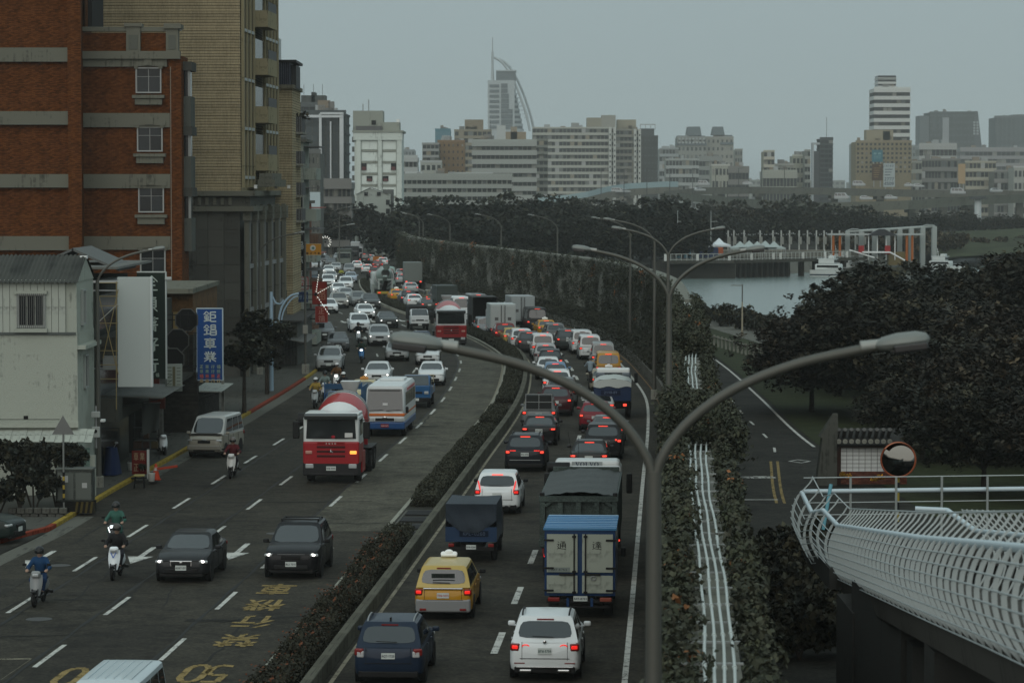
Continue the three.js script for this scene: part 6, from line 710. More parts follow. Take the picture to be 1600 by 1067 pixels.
{ const t = thing('hanging_tarpaulin', 'grey tarpaulin hanging from the awning edge', 'tarpaulin', at(235, 655, 138)); mesh('cloth', grid(8, 8, (u, v) => V((u - 0.5) * 0.85 * (1 - 0.12 * v), 0.75 - v * 1.5 + 0.3 * u * v, 0.1 * Math.sin(u * 7 + v * 2))), mat([0.075, 0.085, 0.08], 0.8, 0, { side: THREE.DoubleSide }), t); mesh('hem_rod', rod(V(-0.45, 0.76, 0), V(0.45, 0.76, 0), 0.02), STEEL, t); }
for (const [px, py, d, l] of [[291, 500, 152, 'uppermost of three black octagonal sign backs'], [277, 532, 149, 'middle one of three black octagonal sign backs'], [269, 562, 147, 'lowest of three black octagonal sign backs']]) { const p = at(px, py, d), t = thing('octagon_sign', l, 'sign', p); mesh('panel', cyl(0.62, 0.62, 0.14, 0, 0, 0, Math.PI / 2, Math.PI / 8, 0, 8), mat([0.008, 0.008, 0.008], 0.7), t); mesh('rim', move(new THREE.TorusGeometry(0.6, 0.03, 4, 8), 0, 0, 0.07, 0, 0, Math.PI / 8), mat([0.07, 0.07, 0.065], 0.6), t); mesh('arm', rod(V(-1.4, 0, -0.1), V(0, 0, -0.1), 0.03), BLACK, t); }
{ const t = thing('railing_frame', 'black steel balcony frame around the octagonal signs', 'frame'), P = (x, y) => at(x, y, 151), r = (a, b) => mesh('bar', rod(P(...a), P(...b), 0.025), BLACK, t); for (const y of [492, 520, 545, 572]) r([257, y], [307, y]); for (const x of [258, 269, 281, 293, 306]) r([x, 488], [x, 575]); }
{ const t = thing('menu_board', 'white framed board with faded print above the red panels', 'signboard'), p = at(271, 590, 141); mesh('panel', rbox(0.8, 1.3, 0.08, 0.01), mat([0.8, 0.8, 0.8], 0.6, 0, { map: canvas(128, 200, (g, W, H) => { g.fillStyle = '#8e958d'; g.fillRect(0, 0, W, H); g.fillStyle = '#5d5a44'; g.fillRect(52, 20, 22, 150); g.fillStyle = '#6f766c'; for (let i = 0; i < 7; i++) g.fillRect(12, 20 + i * 24, 34, 12), g.fillRect(84, 26 + i * 24, 30, 9); }) }), t); t.position.copy(p); t.rotation.y = 0.35; mesh('hook', [rod(V(-0.38, -0.6, 0.1), V(-0.38, 0.3, 0.1), 0.012), rod(V(-0.38, -0.3, 0.1), V(-0.1, -0.1, 0.1), 0.01), rod(V(-0.38, 0, 0.1), V(-0.1, 0.15, 0.1), 0.01)], BLACK, t); }
// pavement clutter
{ const g = (px, py) => onGround(px, py, 0.13);
  { const t = thing('notice_board', 'red and white notice board on the pavement edge', 'signboard', g(217, 748)); mesh('panel', rbox(0.66, 1.05, 0.06, 0.02, 0, 0.72, 0), mat([0.8, 0.8, 0.8], 0.7, 0, { map: canvas(128, 200, (c, W, H) => { c.fillStyle = '#5f1c16'; c.fillRect(0, 0, W, H); c.strokeStyle = '#8a7d63'; '車業正行'.split('').forEach((k, i) => brush(c, k, 14 + (i % 2) * 54, 14 + Math.floor(i / 2) * 92, 46, 70, 6)); }) }), t); mesh('post', [box(0.1, 1.3, 0.08, 0.4, 0.65, 0.05)], mat([0.4, 0.42, 0.4], 0.6), t); mesh('foot', box(0.7, 0.05, 0.4, 0, 0.03, 0), BLACK, t); const [pts] = crownPoints(0.3, 260, 4); mesh('potted_leaves', move(leafCloud(pts, 0.12), 0.2, 0.5, 0.25), leafMat([0.025, 0.028, 0.018]), t).userData.kind = 'stuff'; }
  { const t = thing('stool', 'small stool with a yellow seat beside the kerb', 'stool', onGround(217, 763)); mesh('seat', rbox(0.46, 0.08, 0.36, 0.03, 0, 0.56, 0), mat([0.28, 0.25, 0.1], 0.6), t); for (const [x, z] of [[-0.19, -0.14], [0.19, -0.14], [-0.19, 0.14], [0.19, 0.14]]) mesh('leg', rod(V(x * 0.9, 0.54, z * 0.9), V(x * 1.15, 0, z * 1.15), 0.022), BLACK, t); mesh('stretcher', [rod(V(-0.2, 0.25, 0.15), V(0.2, 0.25, 0.15), 0.014)], BLACK, t); }
  { const t = thing('traffic_cone', 'orange traffic cone on the pavement edge', 'traffic cone', g(243, 750)); mesh('cone', new THREE.LatheGeometry([[0.19, 0.03], [0.05, 0.7], [0.02, 0.72]].map(([a, b]) => new THREE.Vector2(a, b)), 16), mat([0.4, 0.05, 0.02], 0.6), t); mesh('base', rbox(0.42, 0.05, 0.42, 0.02, 0, 0.025, 0), mat([0.3, 0.04, 0.02], 0.7), t); mesh('sleeve', cyl(0.075, 0.11, 0.16, 0, 0.5, 0), mat([0.4, 0.4, 0.38], 0.6), t); mesh('red_bar', box(0.9, 0.1, 0.1, 0.5, 0.55, 0.0, 0, 0.3, 0.12), mat([0.28, 0.04, 0.02], 0.6), t); }
  for (const [px, py, l, c] of [[236, 752, 'white bucket by the cone', [0.4, 0.4, 0.37]], [204, 735, 'white bucket left of the notice board', [0.3, 0.32, 0.3]], [357, 664, 'white bucket behind the parked minivan', [0.36, 0.37, 0.34]]]) { const t = thing('bucket', l, 'bucket', g(px, py)); mesh('pail', new THREE.LatheGeometry([[0.01, 0.01], [0.13, 0], [0.16, 0.34], [0.175, 0.36], [0.15, 0.34], [0.12, 0.03]].map(([a, b]) => new THREE.Vector2(a, b)), 14), mat(c, 0.5), t); mesh('handle', move(new THREE.TorusGeometry(0.16, 0.008, 4, 14, Math.PI), 0, 0.33, 0, 0.6, 0, 0), STEEL, t); }
  { const t = thing('covered_scooter', 'scooter under a dark blue cover inside the arcade', 'scooter', g(174, 742)); mesh('cover', grid(16, 10, (u, v) => { const a = u * 6.283, r = lerp(0.24, 0.42, v) * (1 + 0.08 * Math.sin(a * 5 + v * 3)); return V(Math.cos(a) * r, lerp(1.25, 0.05, v), Math.sin(a) * r * 1.9); }), mat([0.008, 0.018, 0.06], 0.6), t); mesh('mirror', [rod(V(0.1, 1.2, 0.2), V(0.22, 1.42, 0.2), 0.012), ball(0.07, 0.24, 1.46, 0.2, [1.2, 0.8, 0.4])], STEEL, t); }
  { const t = thing('storage_shelf', 'cluttered dark shelf of boxes under the awning', 'shelf', g(228, 718)); mesh('frame', [box(0.05, 1.5, 0.05, -0.6, 0.75, 0), box(0.05, 1.5, 0.05, 0.6, 0.75, 0), box(1.2, 0.04, 0.5, 0, 0.5, 0), box(1.2, 0.04, 0.5, 0, 1.0, 0), box(1.2, 0.04, 0.5, 0, 1.5, 0)], BLACK, t); for (let i = 0; i < 5; i++) mesh('carton', rbox(rr(0.25, 0.4), rr(0.25, 0.4), 0.35, 0.02, -0.4 + (i % 3) * 0.4, 0.7 + Math.floor(i / 3) * 0.5, 0), mat([rr(0.03, 0.09), rr(0.03, 0.07), 0.03], 0.8), t); }
}
{ // power cabinets, warning-sign back, yellow post
  const g = (px, py) => onGround(px, py, 0.1);
  { const t = thing('utility_cabinet', 'grey-green roadside power cabinet on a striped plinth', 'cabinet', g(118, 800)); mesh('plinth', metreUV(box(1.5, 0.45, 0.8, 0, 0.22, 0)), mat([0.8, 0.8, 0.8], 0.8, 0, { map: canvas(256, 64, (c, W, H) => { c.fillStyle = '#1b1b18'; c.fillRect(0, 0, W, H); c.fillStyle = '#4d4424'; for (let i = -1; i < 6; i++) { c.beginPath(); c.moveTo(i * 50, H); c.lineTo(i * 50 + 24, H); c.lineTo(i * 50 + 64, 0); c.lineTo(i * 50 + 40, 0); c.fill(); } }) }), t); mesh('housing', rbox(1.42, 1.25, 0.75, 0.04, 0, 1.08, 0), mat([0.075, 0.085, 0.075], 0.6, 0, { map: grainTex }), t); for (const x of [-0.35, 0.35]) mesh('door', rbox(0.62, 1.05, 0.04, 0.015, x, 1.06, 0.38), mat([0.085, 0.095, 0.085], 0.6), t); mesh('notice', [box(0.3, 0.26, 0.01, -0.4, 1.35, 0.41), box(0.2, 0.2, 0.01, 0.4, 1.1, 0.41)], mat([0.3, 0.31, 0.3], 0.7), t); mesh('lid', rbox(1.5, 0.08, 0.85, 0.03, 0, 1.74, 0), mat([0.09, 0.1, 0.09], 0.6), t); }
  { const t = thing('warning_sign', 'back of a grey triangular road sign on a pole with black and yellow bands', 'road sign', g(99, 803)); mesh('pole', cyl(0.04, 0.04, 3.7, 0, 1.85, 0), mat([0.17, 0.18, 0.17], 0.5, 0.5), t); mesh('panel', move(new THREE.CylinderGeometry(0.5, 0.5, 0.03, 3), 0, 3.4, 0.06, Math.PI / 2, Math.PI, 0), mat([0.13, 0.135, 0.13], 0.6, 0.4), t); for (let i = 0; i < 7; i++) mesh('band', cyl(0.047, 0.047, 0.17, 0, 0.55 + i * 0.17, 0), i % 2 ? mat([0.3, 0.22, 0.04], 0.6) : BLACK, t); }
  { const t = thing('yellow_post', 'short square yellow post at the kerb', 'post', g(135, 785)); mesh('post', rbox(0.22, 0.95, 0.3, 0.03, 0, 0.47, 0), mat([0.22, 0.15, 0.03], 0.7, 0, { map: grainTex }), t); mesh('cap', rbox(0.25, 0.06, 0.33, 0.02, 0, 0.97, 0), mat([0.25, 0.17, 0.03], 0.7), t); }
  for (let i = 0; i < 5; i++) { const t = thing('roadside_shrub', ['spiky dark shrub left of the power cabinet', 'tall dark shrub against the white house wall', 'low dark shrub at the picture edge', 'dark shrub behind the triangular sign', 'drooping dark shrub over the cabinet'][i], 'shrub', onGround([52, 30, -5, 88, 112][i], [806, 800, 812, 800, 792][i], 0)); const R = [1.25, 1.55, 1.2, 1.2, 0.75][i], [pts, L] = crownPoints(R, 2400, 13, 0.2); mesh('foliage', move(leafCloud(pts, 0.24, 0.9), 0, [1.2, 2.0, 1.0, 1.9, 2.0][i], 0), leafMat([0.02, 0.022, 0.016]), t).userData.kind = 'stuff'; mesh('stem', [0, 1, 2].map((k) => rod(V(0, 0, 0), V((k - 1) * 0.4, [1.2, 2.0, 1.0, 1.9, 2.0][i], rr(-0.3, 0.3)), 0.04)), BARK, t); }
  { const t = thing('planter_wall', 'low broken stone planter edge under the shrubs', 'planter', onGround(58, 812)); for (let r = 0; r < 2; r++) for (let i = 0; i < 7; i++) mesh('stone', rbox(0.3, 0.22, 0.3, 0.03), pick(GRANITE), t, [-1.1 + i * 0.33 + r * 0.12, 0.12 + r * 0.24, rr(-0.03, 0.03)], [0, rr(-0.1, 0.1), 0]); }
}
// street trees by the granite base
{ const S = treeShape('street', 2.0, 3600, 0.3, 16, 2.6, 0.14); for (const [px, d, s, l] of [[380, 171, 1.0, 'dark street tree in front of the granite base'], [416, 187, 1.08, 'dark street tree beside the pale blue lamp column']]) { const x = (px - 800) / FOCAL * d; tree(S, 'street_tree', l, x, -d, s, [0.022, 0.024, 0.017], 'street trees'); } }
// ---------- street lamps ----------
const LAMPM = mat([0.08, 0.08, 0.068], 0.55, 0.3), HEADM = mat([0.16, 0.17, 0.155], 0.5, 0.2);
function lampHead(parent, p, dir) { const g = new THREE.Group(); g.name = 'lamp_head'; g.position.copy(p); g.rotation.y = dir; g.rotation.z = 0; parent.add(g);
  mesh('housing', loft([[-0.02, 0.35], [0.05, 0.75], [0.2, 1], [0.4, 0.98], [0.5, 0.7], [0.54, 0.25]], ([x, k]) => Array.from({ length: 12 }, (_, i) => { const a = i / 12 * 6.283; return [x, Math.max(-0.07, Math.sin(a) * 0.1 * k) + x * 0.12, Math.cos(a) * 0.17 * k]; })), HEADM, g); mesh('lens', rbox(0.36, 0.085, 0.385, 0.02, 0.33, -0.02, 0, 0, 0, 0.12), mat([0.02, 0.02, 0.02], 0.2), g); mesh('collar', cyl(0.06, 0.055, 0.22, -0.06, -0.005, 0, 0, 0, Math.PI / 2 + 0.12), mat([0.26, 0.27, 0.25], 0.5, 0.2), g); }
function lamp(label, x, d, h, sides, o = {}) { // sides: signed reach of each arm
  const t = thing('street_lamp', label, 'street lamp', [x, 0, -d], o.turn ?? heading(d), 'street lamps'), y0 = h - 1.35; mesh('pole', cyl(0.075, 0.13, y0, 0, y0 / 2, 0, 0, 0, 0, 12), LAMPM, t); mesh('base', rbox(0.42, 0.6, 0.42, 0.03, 0, 0.3, 0), CONC, t);
  for (const r of sides) { const k = Math.sign(r), R = Math.abs(r); mesh('arm', tube([V(0, y0 - 0.12, 0), V(k * R * 0.03, y0 + 0.12, 0), V(k * R * 0.14, y0 + 0.48, 0), V(k * R * 0.34, y0 + 0.83, 0), V(k * R * 0.62, y0 + 1.1, 0), V(k * R, y0 + 1.3, 0)], 0.053, 30, 9), LAMPM, t); lampHead(t, V(k * R, y0 + 1.31, 0), k > 0 ? 0 : Math.PI); if (k < 0) t.children[t.children.length - 1].rotation.z = 0; }
  return t;
}
const NEARX = 1.47;
lamp('blurred double-armed street lamp standing closest to the camera', NEARX, 31, 11.33, [-2.2, 2.3], { turn: 0 });
lamp('double-armed street lamp directly behind the closest one', 4.5, 86, 11.2, [-2.25, 2.2]); lamp('smaller double-armed lamp, third along the floodwall', 7.8, 150, 10.95, [-2.3, 2.3]);
for (const [px, d, h, l] of [[1023, 184, 11.05, 'single-armed lamp just left of the double-armed ones'], [985, 240, 10.6, 'single-armed lamp over the hedge bend'], [871, 312, 10.2, 'single-armed lamp at the bare strips of the floodwall'], [783, 356, 9.9, 'single-armed lamp with an orange box on its pole'], [703, 412, 9.4, 'single-armed lamp left of the orange-box one'], [661, 452, 9.2, 'slim single-armed lamp near the far end of the floodwall'], [655, 500, 9.0, 'farthest single-armed lamp along the floodwall']]) lamp(l, (px - 800) / FOCAL * d, d, h, [-2.6]);
{ const p = onGround(783, 465); tag(mesh('orange_box', rbox(0.55, 1.2, 0.4, 0.04), mat([0.34, 0.075, 0.02], 0.7), scene, [p.x - 0.08, 1.6, p.z + 0.3]), 'orange box strapped to the lamp pole by the hedge', 'box'); }
lamp('single-armed lamp at the corner of the white house', (151 - 800) / FOCAL * 128.5, 128.5, 10.35, [2.35], { turn: 0.1 }); lamp('single-armed lamp in front of the granite base', (405 - 800) / FOCAL * 207, 207, 9.9, [2.6]); lamp('single-armed lamp behind the orange advertising sign', (498 - 800) / FOCAL * 262, 262, 9.8, [2.6]); lamp('slim lamp far up the left pavement', (517 - 800) / FOCAL * 560, 560, 9.6, [3.4]); lamp('second slim lamp far up the left pavement', (530 - 800) / FOCAL * 480, 480, 9.8, [3.0]);
{ const p = at(150, 700, 127.8), t = thing('meter_box', 'white meter boxes strapped to the lamp pole by the white house', 'box', p); mesh('box', rbox(0.34, 0.46, 0.2, 0.03), mat([0.4, 0.42, 0.4], 0.6), t, [0, 0.7, 0.2]); mesh('box', rbox(0.36, 0.25, 0.25, 0.03), mat([0.36, 0.38, 0.36], 0.6), t, [0, 1.45, 0.2]); mesh('dial', cyl(0.08, 0.08, 0.02, 0, 0.74, 0.31, Math.PI / 2), BLACK, t); mesh('camera', rbox(0.2, 0.12, 0.3, 0.03, 0.32, 1.2, 0.3), WHITE, t); mesh('strap', box(0.06, 1.8, 0.06, 0, 0.9, 0.06), STEEL, t); }
{ const p = onGround(477, 587), t = thing('sign_pole', 'grey sign pole with a box at half height beside the parked cars', 'pole', [p.x, 0, p.z]); mesh('pole', cyl(0.07, 0.1, 9.3, 0, 4.65, 0), LAMPM, t); mesh('foot', rbox(0.5, 0.8, 0.5, 0.04, 0, 0.4, 0), CONC, t); mesh('control_box', rbox(0.34, 0.6, 0.3, 0.03, 0, 3.2, 0.1), mat([0.25, 0.25, 0.22], 0.6), t); }
{ const t = thing('bracket_lamp', 'pale blue ornamental lamp column with a curved double arm', 'street lamp', [(423 - 800) / FOCAL * 190, 0, -190]), B = mat([0.26, 0.36, 0.44], 0.5); mesh('column', cyl(0.1, 0.14, 6.4, 0, 3.2, 0), B, t); mesh('arm', [tube([V(0.45, 3.9, 0), V(0.5, 4.8, 0), V(0.75, 5.6, 0), V(1.25, 6.15, 0), V(1.75, 6.3, 0)], 0.07, 24), tube([V(0.62, 3.9, 0), V(0.68, 4.8, 0), V(0.9, 5.4, 0), V(1.35, 5.98, 0), V(1.7, 6.15, 0)], 0.05, 24), tube([V(0.1, 6.1, 0), V(0.3, 5.7, 0), V(0.6, 5.65, 0), V(0.8, 5.9, 0)], 0.05, 16), box(0.5, 0.1, 0.1, 0.25, 4.0, 0), box(0.4, 0.1, 0.1, 0.3, 4.5, 0)], B, t); for (const y of [3.8, 4.2]) mesh('ring', cyl(0.15, 0.15, 0.12, 0, y, 0), B, t); }
for (const [px, py, h, l] of [[388, 520, 2.6, 'slim amber wall lantern on the granite base, towards the tree'], [441, 478, 2.0, 'slim amber wall lantern on the narrow beige building']]) { const p = at(px, py, px < 400 ? 203.8 : 226.5), t = thing('wall_lantern', l, 'lantern', p); mesh('glass', rbox(0.45, h, 0.3, 0.04), mat([0.2, 0.16, 0.07], 0.5), t); mesh('cage', [-1, 1].flatMap((k) => [box(0.06, h + 0.4, 0.06, k * 0.28, 0, 0.2), box(0.06, h + 0.4, 0.06, k * 0.28, 0, -0.2)]).concat([box(0.66, 0.1, 0.5, 0, h / 2 + 0.1, 0), box(0.66, 0.1, 0.5, 0, -h / 2 - 0.1, 0)]), BLACK, t); }
// hanging signs down the street
function hangSign(label, px0, px1, py0, py1, d, bg, chars, ink, rim) { const a = at(px0, py1, d), b = at(px1, py0, d), w = b.x - a.x, h = b.y - a.y, t = thing('shop_sign', label, 'sign', [(a.x + b.x) / 2, (a.y + b.y) / 2, -d]); mesh('panel', box(w, h, 0.2), mat(bg, 0.5), t); if (rim) mesh('rim', [box(0.06, h, 0.24, -w / 2, 0, 0), box(0.06, h, 0.24, w / 2, 0, 0), box(w, 0.06, 0.24, 0, h / 2, 0), box(w, 0.06, 0.24, 0, -h / 2, 0)], mat(rim, 0.5), t); mesh('arm', [rod(V(-w / 2 - 1.2, h * 0.3, -0.05), V(-w / 2, h * 0.3, -0.05), 0.04), rod(V(-w / 2 - 1.2, -h * 0.3, -0.05), V(-w / 2, -h * 0.3, -0.05), 0.04)], BLACK, t); const n = chars.length, v = h > w, s = v ? Math.min(w * 0.8, h / n * 0.85) : Math.min(h * 0.8, w / n * 0.85); chars.split('').forEach((c, i) => mesh('lettering', strokeGeo(c, s, s, [s * 0.13, s * 0.1]), mat(ink, 0.6), t, v ? [0, h / 2 - (i + 0.55) * h / n, 0.11] : [-w / 2 + (i + 0.5) * w / n, 0, 0.11])); return t; }
hangSign('black upright sign with white characters above the orange sign', 460, 475, 348, 438, 240, [0.006, 0.006, 0.007], '正福汽車', [0.33, 0.35, 0.34], [0.05, 0.05, 0.05]);
hangSign('white sign edge just left of the black upright sign', 455, 461, 344, 392, 241, [0.5, 0.54, 0.54], '', [0, 0, 0]);
{ const a = at(476, 398, 209), b = at(502, 381, 209), t = thing('advertising_sign', 'orange square sign with a pale round emblem on a pole', 'sign', [(a.x + b.x) / 2, (a.y + b.y) / 2, -208.7]), w = b.x - a.x, h = b.y - a.y; mesh('panel', box(w, h, 0.12), mat([0.36, 0.17, 0.02], 0.5), t); mesh('emblem', cyl(0.2, 0.2, 0.03, 0, 0.1, 0.07, Math.PI / 2), mat([0.42, 0.43, 0.38], 0.5), t); mesh('emblem_core', cyl(0.1, 0.1, 0.03, 0.02, 0.1, 0.085, Math.PI / 2, 0, 0, 6), mat([0.06, 0.15, 0.14], 0.5), t); '福正汽車'.split('').forEach((c, i) => mesh('lettering', strokeGeo(c, 0.17, 0.15, [0.03, 0.025]), mat([0.06, 0.03, 0.01], 0.6), t, [-0.4 + i * 0.27, -0.27, 0.065])); mesh('rim', [box(w, 0.03, 0.14, 0, h / 2, 0), box(w, 0.03, 0.14, 0, -h / 2, 0)], mat([0.4, 0.3, 0.14], 0.5), t); }
hangSign('larger red sign with a pale cloud emblem', 488, 510, 440, 475, 236, [0.2, 0.018, 0.012], '福', [0.36, 0.15, 0.1], [0.14, 0.02, 0.015]); hangSign('smaller red sign with two columns of pale characters', 493, 511, 479, 503, 232, [0.22, 0.02, 0.015], '正福', [0.4, 0.2, 0.16], [0.3, 0.06, 0.05]);
hangSign('dark blue sign low beside the red signs', 456, 481, 456, 472, 233, [0.012, 0.03, 0.085], '車行汽', [0.2, 0.26, 0.3]); hangSign('white sign with red frame above the blue sign', 456, 481, 433, 452, 238, [0.3, 0.3, 0.29], '福正', [0.3, 0.03, 0.03], [0.25, 0.03, 0.03]); hangSign('pale screen hanging in front of the dark office towers', 484, 500, 300, 328, 300, [0.42, 0.5, 0.52], '', [0, 0, 0]);
{ const c = at(493, 460, 230), t = thing('light_string', 'dashed white festive light strips fanning out in front of the red sign', 'light strip', c), N = glow([1, 0.98, 0.9], 0.6); for (const [x, y] of [[5, 33], [28, 16], [22, -33]]) { const e = V(x * 230 / FOCAL, y * 230 / FOCAL, 0); for (let i = 1; i < 9; i++) mesh('light_dash', rod(e.clone().multiplyScalar((i + 0.0) / 9), e.clone().multiplyScalar((i + 0.55) / 9), 0.032), N, t); } mesh('hub', ball(0.14), BLACK, t); mesh('bracket', rod(V(-1.2, 0, 0), V(0, 0, 0), 0.03), BLACK, t); }
{ const c = at(508, 378, 300), t = thing('light_string', 'round burst of small white lights above the far queue', 'light strip', c), N = glow([1, 0.98, 0.9], 0.6); for (let i = 0; i < 8; i++) { const a = -0.9 + i * 0.42; mesh('light_dash', rod(V(Math.cos(a) * 0.4, Math.sin(a) * 0.4, 0), V(Math.cos(a) * 0.62, Math.sin(a) * 0.62, 0), 0.03), N, t); } mesh('hub', ball(0.1), BLACK, t); }
awning('dark ragged tin awning above the kerbside parked cars', 456, 478, 518, 536, 214, 226, [0.07, 0.07, 0.065]);
{ const t = thing('kerbside_stall', 'dark open-fronted shop with corrugated front behind the sign pole', 'building'); bit(t, 'wall', mat([0.09, 0.095, 0.09], 0.8, 0, { map: stainTex }), -18.6, -15.6, 0, 3.2, 218, 234, 1); for (let i = 0; i < 9; i++) bit(t, 'front_slat', mat([0.07, 0.07, 0.066], 0.7), -17.9 + i * 0.25, -17.78 + i * 0.25, 0.2, 2.9, 217.8, 218); bit(t, 'roof', mat([0.06, 0.06, 0.056], 0.7), -18.8, -15.2, 3.3, 3.42, 217, 234.5, 1); }

// ---------- riverside road behind the floodwall ----------
{
  const r2 = along([[70, 17.5], [120, 16.4], [153, 15.35], [186, 15.6], [220, 15.7], [250, 15], [290, 11.8], [340, 3.5], [400, -7]]), r1 = off(wallX, 0.6), cl = along([[110, 10.6], [124, 11.1], [141, 12.35], [151, 13.15], [172, 13.25], [188, 13.5], [205, 13.7], [240, 13.4], [290, 9.5]]);
  setting('riverside_road', strip(r1, r2, 50, 400, 0.0, 4), ASPH_DARK); setting('riverside_lawn', strip(off(r2, 0.1), (d) => lerp(60, 20, clamp((d - 130) / 140, 0, 1)), 118, 276, 0.002, 4), GRASS); setting('riverside_promenade', strip((d) => lerp(22, 17, (d - 235) / 60), (d) => lerp(26, 20.5, (d - 235) / 60), 232, 300, 0.02, 4), concrete([0.14, 0.14, 0.13]));
  setting('edge_marking', strip(off(r2, -0.34), off(r2, -0.18), 150, 260, 0.01), LINE); dashes(cl, 147, 146, 250, LINE, 0.13, 2.6, 8.5); for (const k of [-0.16, 0.16]) setting('centre_marking', strip(off(cl, k - 0.06), off(cl, k + 0.06), 123, 142, 0.01, 1), YELLOW);
  setting('edge_marking', strip(off(along([[106, 8.05], [130, 9.2], [160, 11.6]]), -0.09), off(along([[106, 8.05], [130, 9.2], [160, 11.6]]), 0.09), 104, 131, 0.01), LINE); dashes(along([[106, 8.05], [130, 9.2], [157, 11.4], [190, 12.4]]), 155, 150, 190, LINE, 0.14, 3.4, 14);
  setting('stop_marking', box(2.0, 0.004, 0.22, 10.05, 0.012, -124.4), LINE);
  { const p = onGround(1180, 746); tag(mesh('road_lettering', strokeGeo('慢', 1.0, 1.9, [0.13, 0.14]).rotateX(-Math.PI / 2).rotateY(-1.5), LINE, scene, [p.x, 0.012, p.z]), null, null, null, 'structure'); }
  { const p = onGround(1250, 721), q = [[0.55, 0], [0, 0.95], [-0.55, 0], [0, -0.95]], f = ([x, z], k) => V(p.x + x * k, 0.012, p.z + z * k); setting('diamond_marking', quads(q.map((a, i) => { const b = q[(i + 1) % 4]; return [f(a, 1), f(b, 1), f(b, 0.72), f(a, 0.72)]; })), LINE); }
  for (const [a, b, w] of [[[1162, 846], [1290, 848], 0.12], [[1180, 852], [1270, 862], 0.08], [[1168, 846], [1172, 862], 0.5], [[1190, 862], [1280, 852], 0.08]]) { const p = onGround(...a), q = onGround(...b), e = q.clone().sub(p).normalize(), s = V(-e.z, 0, e.x).multiplyScalar(w / 2), up = (v) => V(v.x, 0.012, v.z); setting('hatch_marking', quads([[up(p.clone().sub(s)), up(q.clone().sub(s)), up(q.clone().add(s)), up(p.clone().add(s))]]), DULL); }
}
